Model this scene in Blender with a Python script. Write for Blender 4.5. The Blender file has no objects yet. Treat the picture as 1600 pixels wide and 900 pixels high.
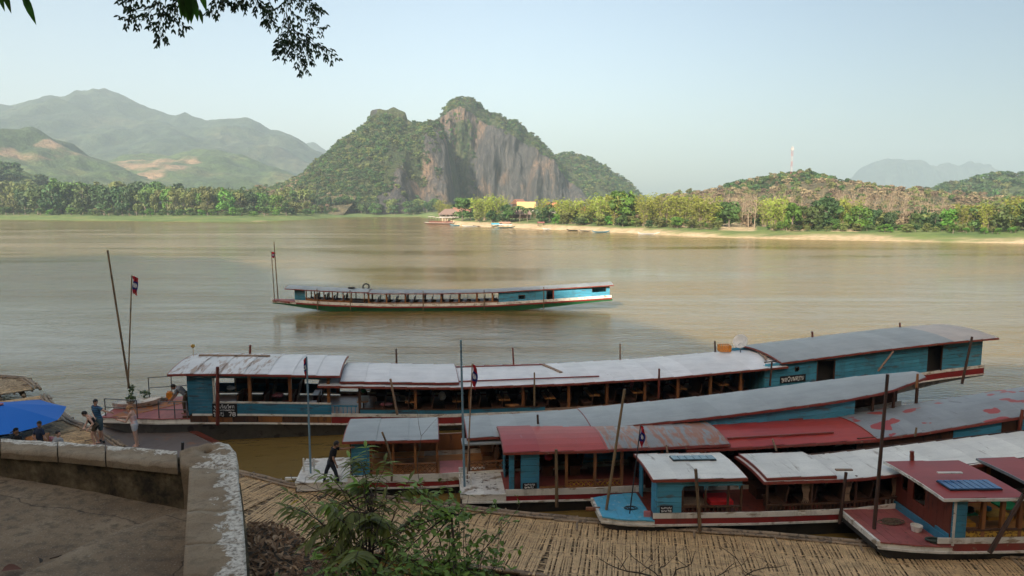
import bpy, math, random
import numpy as np
from mathutils import Vector, Matrix, Euler
rad = math.radians
SC = bpy.context.scene
COL = SC.collection
# ------------------------------------------------------------------ camera
CAM_H = 10.0
PITCH = rad(6.84)
FPX = 1067.0
cam_d = bpy.data.cameras.new('camera'); cam = bpy.data.objects.new('camera', cam_d)
COL.objects.link(cam); SC.camera = cam
cam_d.sensor_width = 36.0; cam_d.lens = 36.0 * FPX / 1600.0
cam_d.clip_start = 0.05; cam_d.clip_end = 20000
cam.location = (0, 0, CAM_H); cam.rotation_euler = (rad(90) - PITCH, 0, 0)
# ------------------------------------------------------------------ light
SUN_EL = rad(31); SUN_AZ = rad(203)          # compass: 0 = +Y, clockwise
sun_vec = Vector((math.sin(SUN_AZ) * math.cos(SUN_EL), math.cos(SUN_AZ) * math.cos(SUN_EL), math.sin(SUN_EL)))
W = bpy.data.worlds.new("World"); SC.world = W; W.use_nodes = True
wn = W.node_tree; wn.nodes.clear()
wo = wn.nodes.new('ShaderNodeOutputWorld'); wb = wn.nodes.new('ShaderNodeBackground')
sk = wn.nodes.new('ShaderNodeTexSky'); sk.sky_type = 'NISHITA'; sk.sun_disc = False
sk.sun_elevation = SUN_EL; sk.sun_rotation = SUN_AZ
sk.air_density = 1.0; sk.dust_density = 4.0; sk.ozone_density = 1.0; sk.altitude = 300
wb.inputs['Strength'].default_value = 0.15
# the sky of the photograph is paler towards the left and deepens steadily to the right
tcw = wn.nodes.new('ShaderNodeTexCoord'); sxw = wn.nodes.new('ShaderNodeSeparateXYZ'); wn.links.new(tcw.outputs['Generated'], sxw.inputs[0])
mrw = wn.nodes.new('ShaderNodeMapRange'); mrw.interpolation_type = 'SMOOTHSTEP'; wn.links.new(sxw.outputs[0], mrw.inputs[0])
mrw.inputs[1].default_value = -.15; mrw.inputs[2].default_value = .85; mrw.inputs[3].default_value = 0; mrw.inputs[4].default_value = 1
mxw = wn.nodes.new('ShaderNodeMix'); mxw.data_type = 'RGBA'; mxw.blend_type = 'MULTIPLY'; mxw.inputs[0].default_value = 1
cmw = wn.nodes.new('ShaderNodeMix'); cmw.data_type = 'RGBA'; wn.links.new(mrw.outputs[0], cmw.inputs[0]); cmw.inputs[6].default_value = (1.07, .94, .79, 1); cmw.inputs[7].default_value = (.30, .34, .35, 1)
wn.links.new(sk.outputs[0], mxw.inputs[6]); wn.links.new(cmw.outputs[2], mxw.inputs[7])
wn.links.new(mxw.outputs[2], wb.inputs['Color']); wn.links.new(wb.outputs[0], wo.inputs['Surface'])
sun_d = bpy.data.lights.new('sun', 'SUN'); sun_d.energy = 5.0; sun_d.angle = rad(0.8); sun_d.color = (1.0, 0.93, 0.80)
sun = bpy.data.objects.new('sun', sun_d); COL.objects.link(sun); sun.location = (0, 0, 300)
sun.rotation_euler = (-sun_vec).to_track_quat('-Z', 'Y').to_euler()
SC.view_settings.view_transform = 'Standard'; SC.view_settings.look = 'None'
SC.view_settings.exposure = 1.0; SC.view_settings.gamma = 1.0
SC.cycles.volume_bounces = 1

# ------------------------------------------------------------------ helpers
def P(px, py, z):
    """point of the place at height z seen at (px,py) of the 1600x900 photograph"""
    dx = (px - 800) / FPX; dy = -(py - 450) / FPX
    d = Vector((dx, math.cos(PITCH) + dy * math.sin(PITCH), -math.sin(PITCH) + dy * math.cos(PITCH)))
    return d * ((z - CAM_H) / d.z) + Vector((0, 0, CAM_H))
def PD(px, py, dist):
    """same, at horizontal depth dist (world Y)"""
    dx = (px - 800) / FPX; dy = -(py - 450) / FPX
    d = Vector((dx, math.cos(PITCH) + dy * math.sin(PITCH), -math.sin(PITCH) + dy * math.cos(PITCH)))
    return d * (dist / d.y) + Vector((0, 0, CAM_H))
def interp(x, tab):
    return float(np.interp(x, [t[0] for t in tab], [t[1] for t in tab]))

class MB:
    def __init__(s): s.v = []; s.f = []; s.sm = False
    def add(s, vs, fs):
        b = len(s.v); s.v += [tuple(v) for v in vs]; s.f += [tuple(b + i for i in f) for f in fs]; return s
    def box(s, c, d, rz=0.0, m=None):
        hx, hy, hz = d[0] / 2, d[1] / 2, d[2] / 2
        R = m if m is not None else Matrix.Rotation(rz, 3, 'Z')
        vs = [Vector(c) + R @ Vector((x * hx, y * hy, z * hz)) for x in (-1, 1) for y in (-1, 1) for z in (-1, 1)]
        return s.add(vs, [(0, 1, 3, 2), (4, 6, 7, 5), (0, 4, 5, 1), (2, 3, 7, 6), (0, 2, 6, 4), (1, 5, 7, 3)])
    def bb(s, x0, x1, y0, y1, z0, z1):
        return s.box(((x0 + x1) / 2, (y0 + y1) / 2, (z0 + z1) / 2), (abs(x1 - x0), abs(y1 - y0), abs(z1 - z0)))
    def hexa(s, p):   # 8 points: bottom ring 0-3, top ring 4-7
        return s.add(p, [(3, 2, 1, 0), (4, 5, 6, 7), (0, 1, 5, 4), (1, 2, 6, 5), (2, 3, 7, 6), (3, 0, 4, 7)])
    def bar(s, a, b, w, h=None):
        a = Vector(a); b = Vector(b); h = h or w
        d = (b - a); L = d.length; d.normalize()
        up = Vector((0, 0, 1)) if abs(d.z) < .95 else Vector((0, 1, 0))
        x = d.cross(up).normalized(); y = x.cross(d)
        ps = []
        for q in (a, b):
            for i, j in ((-1, -1), (1, -1), (1, 1), (-1, 1)): ps.append(q + x * i * w / 2 + y * j * h / 2)
        return s.add(ps, [(3, 2, 1, 0), (4, 5, 6, 7), (0, 1, 5, 4), (1, 2, 6, 5), (2, 3, 7, 6), (3, 0, 4, 7)])
    def tube(s, pts, rs, n=6, cap=True):
        pts = [Vector(p) for p in pts]
        if not hasattr(rs, '__len__'): rs = [rs] * len(pts)
        rings = []; prev = None
        for i, p in enumerate(pts):
            d = (pts[min(i + 1, len(pts) - 1)] - pts[max(i - 1, 0)])
            if d.length < 1e-9: d = Vector((0, 0, 1))
            d.normalize()
            if prev is None:
                up = Vector((0, 0, 1)) if abs(d.z) < .9 else Vector((1, 0, 0))
                x = d.cross(up).normalized()
            else:
                x = (prev - d * prev.dot(d)).normalized()
            prev = x; y = d.cross(x)
            rings.append([p + (x * math.cos(2 * math.pi * k / n) + y * math.sin(2 * math.pi * k / n)) * rs[i] for k in range(n)])
        b = len(s.v)
        for r in rings: s.v += [tuple(q) for q in r]
        for i in range(len(rings) - 1):
            for k in range(n):
                k2 = (k + 1) % n
                s.f.append((b + i * n + k, b + i * n + k2, b + (i + 1) * n + k2, b + (i + 1) * n + k))
        if cap:
            s.f.append(tuple(b + k for k in reversed(range(n)))); s.f.append(tuple(b + (len(rings) - 1) * n + k for k in range(n)))
        return s
    def ell(s, c, r, nu=10, nv=6, m=None, jit=0.0, rng=random):
        c = Vector(c); vs = []; fs = []
        R = m if m is not None else Matrix.Identity(3)
        vs.append(c + R @ Vector((0, 0, r[2])))
        for j in range(1, nv):
            t = math.pi * j / nv
            for i in range(nu):
                a = 2 * math.pi * i / nu; q = 1 + (rng.uniform(-jit, jit) if jit else 0)
                vs.append(c + R @ Vector((r[0] * math.sin(t) * math.cos(a) * q, r[1] * math.sin(t) * math.sin(a) * q, r[2] * math.cos(t) * q)))
        vs.append(c + R @ Vector((0, 0, -r[2])))
        for i in range(nu): fs.append((0, 1 + i, 1 + (i + 1) % nu))
        for j in range(nv - 2):
            for i in range(nu):
                a = 1 + j * nu + i; b = 1 + j * nu + (i + 1) % nu
                fs.append((a, a + nu, b + nu, b))
        l = len(vs) - 1
        for i in range(nu): fs.append((l, 1 + (nv - 2) * nu + (i + 1) % nu, 1 + (nv - 2) * nu + i))
        return s.add(vs, fs)
    def loft(s, rings, close=True, cap=True):
        n = len(rings[0]); b = len(s.v)
        for r in rings: s.v += [tuple(q) for q in r]
        m = n if close else n - 1
        for i in range(len(rings) - 1):
            for k in range(m):
                k2 = (k + 1) % n
                s.f.append((b + i * n + k, b + i * n + k2, b + (i + 1) * n + k2, b + (i + 1) * n + k))
        if cap and close:
            s.f.append(tuple(b + k for k in reversed(range(n)))); s.f.append(tuple(b + (len(rings) - 1) * n + k for k in range(n)))
        return s
    def mesh(s, name, smooth=False):
        me = bpy.data.meshes.new(name); me.from_pydata(s.v, [], s.f)
        if smooth: me.shade_smooth()
        me.update(); return me
    def build(s, name, m, parent=None, kind=None, smooth=False, label=None):
        me = s.mesh(name, smooth)
        return link(name, me, m, parent, kind, label)

def link(name, me, m=None, parent=None, kind=None, label=None):
    if m is not None and len(me.materials) == 0: me.materials.append(m)
    o = bpy.data.objects.new(name, me); COL.objects.link(o)
    if parent is not None: o.parent = parent
    if kind: o['kind'] = kind
    if label: o['label'] = label
    return o
def tag(o, label, cat, group=None, kind=None):
    o['label'] = label; o['category'] = cat
    if group: o['group'] = group
    if kind: o['kind'] = kind
    return o
def empty(name, loc, rz=0.0, label=None, cat=None, group=None):
    o = bpy.data.objects.new(name, None); COL.objects.link(o)
    o.location = loc; o.rotation_euler = (0, 0, rz); o.empty_display_size = .2
    if label: tag(o, label, cat, group)
    return o
def copy_tree(o, parent=None):
    c = o.copy(); COL.objects.link(c); c.parent = parent
    for ch in list(o.children): copy_tree(ch, c)
    return c

# ------------------------------------------------------------------ materials
def newmat(name):
    m = bpy.data.materials.new(name); m.use_nodes = True
    nt = m.node_tree; nt.nodes.clear()
    out = nt.nodes.new('ShaderNodeOutputMaterial'); b = nt.nodes.new('ShaderNodeBsdfPrincipled')
    nt.links.new(b.outputs[0], out.inputs[0])
    return m, nt, b
def texco(nt, kind='Object', scale=(1, 1, 1)):
    tc = nt.nodes.new('ShaderNodeTexCoord'); mp = nt.nodes.new('ShaderNodeMapping')
    if kind == 'World':
        g = nt.nodes.new('ShaderNodeNewGeometry'); nt.links.new(g.outputs['Position'], mp.inputs[0])
    else: nt.links.new(tc.outputs[kind], mp.inputs[0])
    mp.inputs['Scale'].default_value = scale
    return mp.outputs[0]
def noise(nt, co, scale, detail=4, rough=.55, dist=0):
    n = nt.nodes.new('ShaderNodeTexNoise'); nt.links.new(co, n.inputs['Vector'])
    n.inputs['Scale'].default_value = scale; n.inputs['Detail'].default_value = detail
    n.inputs['Roughness'].default_value = rough; n.inputs['Distortion'].default_value = dist
    return n.outputs['Fac']
def ramp(nt, fac, stops):
    r = nt.nodes.new('ShaderNodeValToRGB'); nt.links.new(fac, r.inputs[0])
    e = r.color_ramp.elements
    while len(e) < len(stops): e.new(.5)
    for i, (p, c) in enumerate(stops):
        e[i].position = p; e[i].color = (c[0], c[1], c[2], 1) if hasattr(c, '__len__') else (c, c, c, 1)
    return r.outputs[0]
def mix(nt, fac, a, b, mode='MIX'):
    x = nt.nodes.new('ShaderNodeMix'); x.data_type = 'RGBA'; x.blend_type = mode
    def setv(sock, v):
        if hasattr(v, 'default_value') or hasattr(v, 'links'): nt.links.new(v, sock)
        elif hasattr(v, '__len__'): sock.default_value = (v[0], v[1], v[2], 1)
        else: sock.default_value = v
    setv(x.inputs[0], fac); setv(x.inputs[6], a); setv(x.inputs[7], b)
    return x.outputs[2]
def bump(nt, b, h, strength=.3, dist=.02):
    n = nt.nodes.new('ShaderNodeBump'); nt.links.new(h, n.inputs['Height'])
    n.inputs['Strength'].default_value = strength; n.inputs['Distance'].default_value = dist
    nt.links.new(n.outputs[0], b.inputs['Normal']); return n
def objrand(nt):
    o = nt.nodes.new('ShaderNodeObjectInfo'); return o.outputs['Random']
def hsv(nt, col, rnd, dh=.02, dv=.35, ds=0):
    h = nt.nodes.new('ShaderNodeHueSaturation')
    if hasattr(col, 'links'): nt.links.new(col, h.inputs['Color'])
    else: h.inputs['Color'].default_value = (*col, 1)
    for k, (lo, hi) in {'Hue': (.5 - dh, .5 + dh), 'Value': (1 - dv, 1 + dv), 'Saturation': (1 - ds, 1 + ds)}.items():
        mr = nt.nodes.new('ShaderNodeMapRange'); nt.links.new(rnd, mr.inputs[0])
        mr.inputs[3].default_value = lo; mr.inputs[4].default_value = hi
        nt.links.new(mr.outputs[0], h.inputs[k])
    return h.outputs[0]
def paint(name, c, wear=(.2, .16, .12), w=.62, scale=2.5, rough=.55, stretch=(1, 1, 1), var=.12, bmp=.15, fine=40, coords='Object', metallic=0):
    """painted or weathered surface: slow tone drift, patches of wear above threshold w, fine relief"""
    m, nt, b = newmat(name); co = texco(nt, coords, stretch)
    n1 = noise(nt, co, scale, 6, .62); n2 = noise(nt, co, scale * .35, 3); n3 = noise(nt, co, fine, 3)
    drift = ramp(nt, n2, [(.3, [x * (1 - var) for x in c]), (.7, [min(1, x * (1 + var)) for x in c])])
    spot = ramp(nt, n1, [(w, 0), (min(.99, w + .07), 1)])
    col = mix(nt, spot, drift, wear)
    grime = noise(nt, texco(nt, coords, (1.4 * stretch[0], 1.4, .22)), 3.2, 6, .7)
    col = mix(nt, ramp(nt, grime, [(.50, 0), (.72, .5)]), col, [x * .35 + .02 for x in wear])
    col = hsv(nt, col, objrand(nt), .004, var * .6)
    nt.links.new(col, b.inputs['Base Color'])
    b.inputs['Roughness'].default_value = rough; b.inputs['Metallic'].default_value = metallic
    bump(nt, b, n3, bmp, .01)
    return m
def plain(name, c, rough=.7, bmp=0, var=0.0, metallic=0, dh=0.0):
    m, nt, b = newmat(name); b.inputs['Roughness'].default_value = rough; b.inputs['Metallic'].default_value = metallic
    co = texco(nt); n = noise(nt, co, 6, 4)
    col = ramp(nt, n, [(.3, [x * .8 for x in c]), (.7, [min(1, x * 1.2) for x in c])])
    if var: col = hsv(nt, col, objrand(nt), dh, var)
    nt.links.new(col, b.inputs['Base Color'])
    if bmp: bump(nt, b, noise(nt, co, 60, 3), bmp, .01)
    return m
M = {}
M['white'] = paint('white_paint', (.72, .69, .61), (.34, .27, .19), .55, 3, .5, (.6, 1, 2))
M['red'] = paint('red_paint', (.26, .022, .018), (.14, .04, .03), .6, 3, .45, (.5, 1, 2))
M['maroon'] = paint('maroon_trim', (.24, .045, .03), (.25, .15, .10), .6, 5, .5)
M['blue'] = paint('blue_paint', (.045, .22, .33), (.06, .12, .15), .60, 3, .5, (.4, 1, 2.5), .18)
M['bluelit'] = paint('light_blue_paint', (.07, .32, .46), (.09, .16, .19), .56, 3, .5, (.4, 1, 2.5), .18)
M['bluegreen'] = paint('blue_green_paint', (.035, .16, .21), (.05, .09, .1), .62, 3, .5, (.4, 1, 2.5), .15)
M['teal'] = paint('teal_paint', (.035, .19, .29), (.05, .09, .12), .56, 3, .5, (.4, 1, 2.5), .18)
M['skydeck'] = paint('light_blue_deck', (.10, .42, .60), (.3, .5, .6), .58, 6, .5)
M['green'] = paint('green_hull', (.01, .10, .03), (.03, .06, .03), .6, 3, .5)
M['hullgrey'] = paint('grey_hull', (.13, .125, .115), (.06, .06, .055), .55, 2, .6)
M['hulldark'] = paint('dark_hull', (.03, .028, .025), (.015, .015, .015), .55, 2, .7)
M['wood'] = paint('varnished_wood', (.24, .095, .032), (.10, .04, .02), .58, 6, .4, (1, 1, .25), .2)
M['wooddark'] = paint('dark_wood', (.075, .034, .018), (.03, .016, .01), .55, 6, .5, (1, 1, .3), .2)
M['woodred'] = paint('red_brown_wood', (.16, .035, .02), (.07, .02, .015), .58, 6, .4, (1, 1, .3), .2)
M['woodlight'] = paint('orange_wood', (.42, .19, .06), (.25, .1, .03), .6, 6, .4, (.3, 1, 1), .2)
M['plank'] = paint('weathered_plank', (.30, .20, .13), (.14, .10, .07), .55, 8, .8, (.3, 1, 1), .2)
M['pole'] = paint('bamboo_pole', (.20, .13, .065), (.09, .06, .035), .55, 10, .7, (1, 1, .2), .25)
M['poledark'] = paint('dark_pole', (.07, .035, .022), (.03, .02, .015), .55, 10, .7, (1, 1, .2), .25)
M['steelblue'] = paint('blue_steel_pole', (.16, .27, .33), (.1, .12, .13), .6, 8, .4)
M['metal'] = paint('grey_metal', (.22, .23, .24), (.13, .09, .06), .62, 10, .45, metallic=.3)
M['railing'] = paint('dark_railing', (.10, .105, .11), (.12, .07, .04), .6, 10, .5)
M['black'] = plain('black_board', (.012, .012, .014), .5)
M['letter'] = plain('white_letter', (.75, .75, .72), .6)
M['pinkdeck'] = paint('pink_deck', (.34, .10, .085), (.20, .08, .06), .6, 5, .6)
M['pinkmat'] = paint('pink_mat', (.58, .20, .20), (.5, .3, .28), .66, 4, .6)
M['redmat'] = plain('red_cushion', (.55, .015, .015), .8)
M['redfloor'] = paint('red_floor', (.25, .06, .05), (.15, .05, .04), .6, 5, .5)
M['rope'] = paint('rope', (.16, .115, .07), (.08, .06, .04), .5, 30, .9)
M['ropegreen'] = plain('green_rope', (.05, .07, .055), .9)
M['orange'] = plain('orange_plastic', (.65, .24, .02), .4)
M['solar'] = plain('solar_cell', (.035, .12, .26), .15)
M['solargrey'] = plain('grey_solar_cell', (.10, .19, .23), .2)
M['frame'] = plain('dark_frame', (.03, .035, .04), .4)
M['gold'] = paint('gold_panel', (.48, .27, .035), (.12, .05, .01), .5, 14, .45)
M['cloth'] = plain('cloth', (.3, .3, .3), .9, 0, .5)
M['pinkcloth'] = paint('pink_checked_cloth', (.45, .10, .13), (.6, .5, .5), .52, 25, .9)
M['whitecloth'] = plain('white_cloth', (.55, .58, .6), .9)
M['greencloth'] = plain('green_cloth', (.02, .26, .10), .8)
M['yellowcloth'] = plain('yellow_cushion', (.55, .27, .03), .8)
M['tyre'] = plain('black_rubber', (.02, .02, .02), .8)
M['dish'] = paint('dish_paint', (.66, .66, .62), (.15, .15, .15), .66, 6, .5)
def roofmat(name, c, stain, w=.6, streak=(1.2, .22, 1), sc=1.6, rough=.45, extra=None):
    m, nt, b = newmat(name); co = texco(nt, 'Object', streak); co1 = texco(nt, 'Object')
    n1 = noise(nt, co, sc * 2.2, 7, .65, .4); n2 = noise(nt, co1, 1.3, 4); n3 = noise(nt, co1, 22, 4, .6)
    n4 = noise(nt, texco(nt, 'Object', (.25, 2.2, 1)), 3.0, 5, .6, .3)
    base = ramp(nt, n2, [(.3, [x * .84 for x in c]), (.7, [min(1, x * 1.08) for x in c])])
    base = mix(nt, ramp(nt, n3, [(.35, .35), (.7, 0)]), base, [x * .72 for x in c])
    base = mix(nt, ramp(nt, n4, [(.52, 0), (.75, .55)]), base, [x * .66 for x in c])
    col = mix(nt, ramp(nt, n1, [(w, 0), (w + .09, .85)]), base, stain)
    if extra:   # hard edged patches of a second paint
        e = noise(nt, texco(nt, 'Object', (.45, .8, 1)), extra[1], 2, .4, .25)
        col = mix(nt, ramp(nt, e, [(extra[2], 0), (extra[2] + .015, 1)]), col, extra[0])
    col = hsv(nt, col, objrand(nt), .003, .07)
    nt.links.new(col, b.inputs['Base Color']); b.inputs['Roughness'].default_value = rough
    bump(nt, b, n3, .12, .01); return m
M['r_white'] = roofmat('white_roof_paint', (.76, .76, .74), (.26, .23, .20), .66)
M['r_whiteold'] = roofmat('worn_white_roof_paint', (.70, .70, .67), (.30, .18, .10), .50)
M['r_whited'] = roofmat('cream_white_roof_paint', (.76, .75, .67), (.28, .24, .18), .60)
M['r_grey'] = roofmat('grey_roof_paint', (.33, .355, .345), (.17, .18, .18), .64)
M['r_greyd'] = roofmat('darker_grey_roof_paint', (.27, .28, .27), (.13, .13, .13), .60)
M['r_red'] = roofmat('red_roof_paint', (.40, .042, .028), (.36, .14, .12), .66)
M['r_rust'] = roofmat('rusty_zinc_roof', (.24, .24, .225), (.30, .095, .025), .455, (1.7, .34, 1), 1.25, .4)
M['r_patch'] = roofmat('grey_roof_with_red_patches', (.27, .29, .29), (.13, .13, .13), .62, extra=((.34, .05, .04), 2.1, .60))
M['r_greysun'] = roofmat('sunlit_grey_roof_paint', (.48, .42, .36), (.35, .28, .2), .66)  # warmer, lighter colour standing in for sunlight on the stern roof end
M['r_redd'] = roofmat('dark_red_roof_paint', (.32, .037, .026), (.28, .08, .06), .68)
# ================================================================== BOATS
class Boat:
    """slow river boat. local frame: x from bow to stern, y=0 near roof edge .. y=W far roof edge, z up"""
    def __init__(s, P0, deg, W, sheer, zroof, u0, u1, label, hb=None, zoff=0.0, name='river_boat', group='long covered river boats'):
        s.root = empty(name, (P0[0], P0[1], 0), rad(deg), label, 'boat', group)
        s.W = W; s.c = W / 2; s.sh = sheer; s.zr = zroof; s.u0 = u0; s.u1 = u1; s.zo = zoff
        s.hbt = hb; s.crown = .15
        s.rng = random.Random(hash(label) % 1000 if False else len(label))
    def S(s, u): return interp(u, s.sh)
    def Z(s, u, z): return s.S(u) + s.zo + z
    def hb(s, u): return interp(u, s.hbt)
    def us(s, a, b, step=.8):
        n = max(1, int(math.ceil((b - a) / step))); return [a + (b - a) * i / n for i in range(n + 1)]
    def part(s, mb, name, m, parent=None, smooth=False, label=None, kind=None):
        return mb.build(name, m, parent or s.root, kind, smooth, label)
    def strip(s, mb, a, b, z0, z1, off, th=.04, sides=(-1, 1)):
        for sd in sides:
            rings = []
            for u in s.us(a, b):
                y0 = s.c + sd * (s.hb(u) + off - th); y1 = s.c + sd * (s.hb(u) + off)
                rings.append([(u, y0, s.Z(u, z0)), (u, y1, s.Z(u, z0)), (u, y1, s.Z(u, z1)), (u, y0, s.Z(u, z1))][::sd])
            mb.loft(rings)
        return mb
    def hull(s, m, keel, bow_len=4.5, stern_len=4.0, top=.38, narrow=.8, bowp=None):
        mb = MB(); rings = []
        for u in s.us(s.u0, s.u1, .5):
            t = min(1, (u - s.u0) / bow_len, ); t2 = min(1, (s.u1 - u) / stern_len)
            zt = s.Z(u, top) - .02
            k = (1 - (1 - t) ** 2) if bowp is None else t ** bowp; k2 = t2 ** 1.7
            zb = (zt - .14) + (keel - (zt - .14)) * min(k, k2)
            h = s.hb(u) - .03; nb = h * (1 - (1 - narrow) * min(k, k2))
            rings.append([(u, s.c - h, zt), (u, s.c - nb, zb), (u, s.c + nb, zb), (u, s.c + h, zt)])
        mb.loft(rings); s.hullo = s.part(mb, 'hull', m); return s.hullo
    def bands(s, lst):
        for (a, b, z0, z1, m, off, nm) in lst:
            for sd in (-1, 1): s.part(s.strip(MB(), a, b, z0, z1, off, .04, (sd,)), nm, m, s.hullo)
    def floor(s, a, b, z, m, name='floor'):
        mb = MB(); rings = []
        for u in s.us(a, b):
            h = s.hb(u) - .06
            rings.append([(u, s.c - h, s.Z(u, z)), (u, s.c + h, s.Z(u, z)), (u, s.c + h, s.Z(u, z) - .03), (u, s.c - h, s.Z(u, z) - .03)])
        mb.loft(rings); return s.part(mb, name, m)
    def deck(s, a, b, z, m, plank=.22, ext=.04, name='fore_deck'):
        base = None; n = max(1, int(round((b - a) / plank)))
        mb = MB(); rings = []
        for u in s.us(a, b):
            h = s.hb(u) + ext - .02; rings.append([(u, s.c - h, s.Z(u, z - .23)), (u, s.c - h, s.Z(u, z - .045)), (u, s.c + h, s.Z(u, z - .045)), (u, s.c + h, s.Z(u, z - .23))])
        mb.loft(rings); par = s.part(mb, name, M['white'])
        mb = MB(); h0 = s.hb(a)
        mb.hexa([(a - .05, s.c - h0 - ext, s.Z(a, z - .14)), (a + .03, s.c - h0 - ext, s.Z(a, z - .14)), (a + .03, s.c + h0 + ext, s.Z(a, z - .14)), (a - .05, s.c + h0 + ext, s.Z(a, z - .14)),
                 (a - .05, s.c - h0 - ext, s.Z(a, z + .01)), (a + .03, s.c - h0 - ext, s.Z(a, z + .01)), (a + .03, s.c + h0 + ext, s.Z(a, z + .01)), (a - .05, s.c + h0 + ext, s.Z(a, z + .01))])
        s.part(mb, 'prow_board', M['white'], par)
        for i in range(n):
            ua = a + .035 + (b - a - .035) * i / n; ub = a + .035 + (b - a - .035) * (i + 1) / n - .004
            dz = s.rng.uniform(-.006, .006); mb = MB(); p = []
            for zz in (z - .04, z):
                for (u, sg) in ((ua, -1), (ub, -1), (ub, 1), (ua, 1)):
                    p.append((u, s.c + sg * (s.hb(u) + ext), s.Z(u, zz) + dz))
            mb.hexa(p); s.part(mb, 'deck_plank', m, par)
        return par
    def roof(s, a, b, dz, m, inset=0.0, crown=None, sheet=.95, trim=None, th=.05, trimh=.07, name='roof', label=None, colour2=None, taper=None):
        crown = s.crown if crown is None else crown; trim = trim or M['maroon']; Wr = s.W - 2 * inset
        def pt(u, t, e=0.0):
            w = Wr * (1.0 if taper is None else interp(u, taper))
            return (u, s.c + (t - .5) * w, s.S(u) + s.zr + dz + crown * (1 - (2 * t - 1) ** 2) + e)
        mb = MB(); rings = []
        for u in s.us(a, b):
            top = [pt(u, t, -.012) for t in np.linspace(0, 1, 7)]; bot = [pt(u, t, -th) for t in np.linspace(1, 0, 7)]
            rings.append(top + bot)
        mb.loft(rings); R = s.part(mb, name, M['wooddark'], label=label)
        for sd in (0, 1):
            mb = MB(); rings = []
            for u in s.us(a - .02, b + .02):
                x, y, z = pt(u, sd); o = -.03 if sd == 0 else .03
                rings.append([(x, y, z - trimh), (x, y + o, z - trimh), (x, y + o, z + .012), (x, y, z + .012)][::1 if sd else -1])
            mb.loft(rings); s.part(mb, 'roof_trim', trim, R)
        for u, o in ((a, -.03), (b, .03)):
            mb = MB(); rings = []
            for t in np.linspace(0, 1, 7):
                x, y, z = pt(u, t); rings.append([(x, y, z - trimh), (x + o, y, z - trimh), (x + o, y, z + .012), (x, y, z + .012)])
            mb.loft(rings); s.part(mb, 'end_trim', trim, R)
        n = max(1, int(round((b - a) / sheet))); ed = [a + (b - a) * i / n for i in range(n + 1)]
        for i in range(n):
            ua, ub = ed[i], min(b, ed[i + 1] + .03); mb = MB(); rings = []
            e0 = s.rng.uniform(.0, .006)
            for u, e in ((ua, .006 + e0), (ub, .028 + e0)):
                tp = [pt(u, t, e) for t in np.linspace(.004, .996, 7)]; bt = [pt(u, t, e - .008) for t in np.linspace(.996, .004, 7)]
                rings.append(tp + bt)
            mb.loft(rings)
            mm = m
            if colour2 and ua >= colour2[0] - .01: mm = colour2[1]
            s.part(mb, 'roof_sheet', mm, R)
        return R
    def posts(s, ulist, z0, m, dz=0.0, w=.09, sides=(-1, 1), ins=.07, name='post'):
        for u in ulist:
            for sd in sides:
                y = s.c + sd * (s.hb(u) - ins)
                mb = MB().bb(u - w / 2, u + w / 2, y - w / 2, y + w / 2, s.Z(u, z0), s.S(u) + s.zr + dz - .03)
                s.part(mb, name, m)
    def wall(s, a, b, z0, z1, m, openings=(), side=-1, n=None, off=0.0, th=.03, name='side_wall', single=False, topfn=None, plankname='wall_plank'):
        """horizontal planks from z0 to z1 (z1 None = up to the roof)"""
        rows = []
        def ztop(u): return s.Z(u, z1) if z1 is not None else s.S(u) + s.zr + (topfn or 0.0) - .04
        hgt = ztop((a + b) / 2) - s.Z((a + b) / 2, z0)
        n = n or max(1, int(round(hgt / .17)))
        par = None; segs = []
        for r in range(n):
            spans = [(a, b)]
            for (oa, ob, za, zb) in openings:
                um = (oa + ob) / 2; mid = s.Z(um, z0) + (r + .5) / n * (ztop(um) - s.Z(um, z0))
                if s.Z(um, za) < mid < s.Z(um, zb):
                    ns = []
                    for (x, y) in spans:
                        if ob <= x or oa >= y: ns.append((x, y)); continue
                        if oa > x: ns.append((x, oa))
                        if ob < y: ns.append((ob, y))
                    spans = ns
            for (x, y) in spans:
                mb = MB(); rings = []
                jit = s.rng.uniform(-.004, .004)
                for u in s.us(x, y, 1.6):
                    yy0 = s.c + side * (s.hb(u) + off + jit); yy1 = yy0 - side * th
                    zl = s.Z(u, z0); zh = ztop(u); q0 = zl + (zh - zl) * r / n + .006; q1 = zl + (zh - zl) * (r + 1) / n - .006
                    rings.append([(u, yy1, q0), (u, yy0, q0), (u, yy0, q1), (u, yy1, q1)][::-side])
                mb.loft(rings); segs.append(mb)
        if single or len(segs) == 1:
            mb = MB()
            for q in segs: mb.add(q.v, q.f)
            return s.part(mb, name, m)
        mb = MB()   # backing frame
        for u in (a + .02, b - .02):
            y = s.c + side * (s.hb(u) + off - th - .02)
            mb.bb(u - .02, u + .02, y - .018, y + .018, s.Z(u, z0), ztop(u))
        par = s.part(mb, name, m)
        for q in segs: s.part(q, plankname, m, par)
        for (oa, ob, za, zb) in openings:   # frames
            mb = MB(); y = s.c + side * (s.hb((oa + ob) / 2) + off - .01)
            um = (oa + ob) / 2
            for u in (oa, ob): mb.bb(u - .025, u + .025, y - .035, y + .035, s.Z(um, za) + .01, min(s.Z(um, zb), ztop(um)))
            mb.bb(oa + .025, ob - .025, y - .035, y + .035, min(s.Z(um, zb), ztop(um)) - .05, min(s.Z(um, zb), ztop(um)) - .001)
            s.part(mb, 'opening_frame', M['wooddark'], par)
        return par
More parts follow.
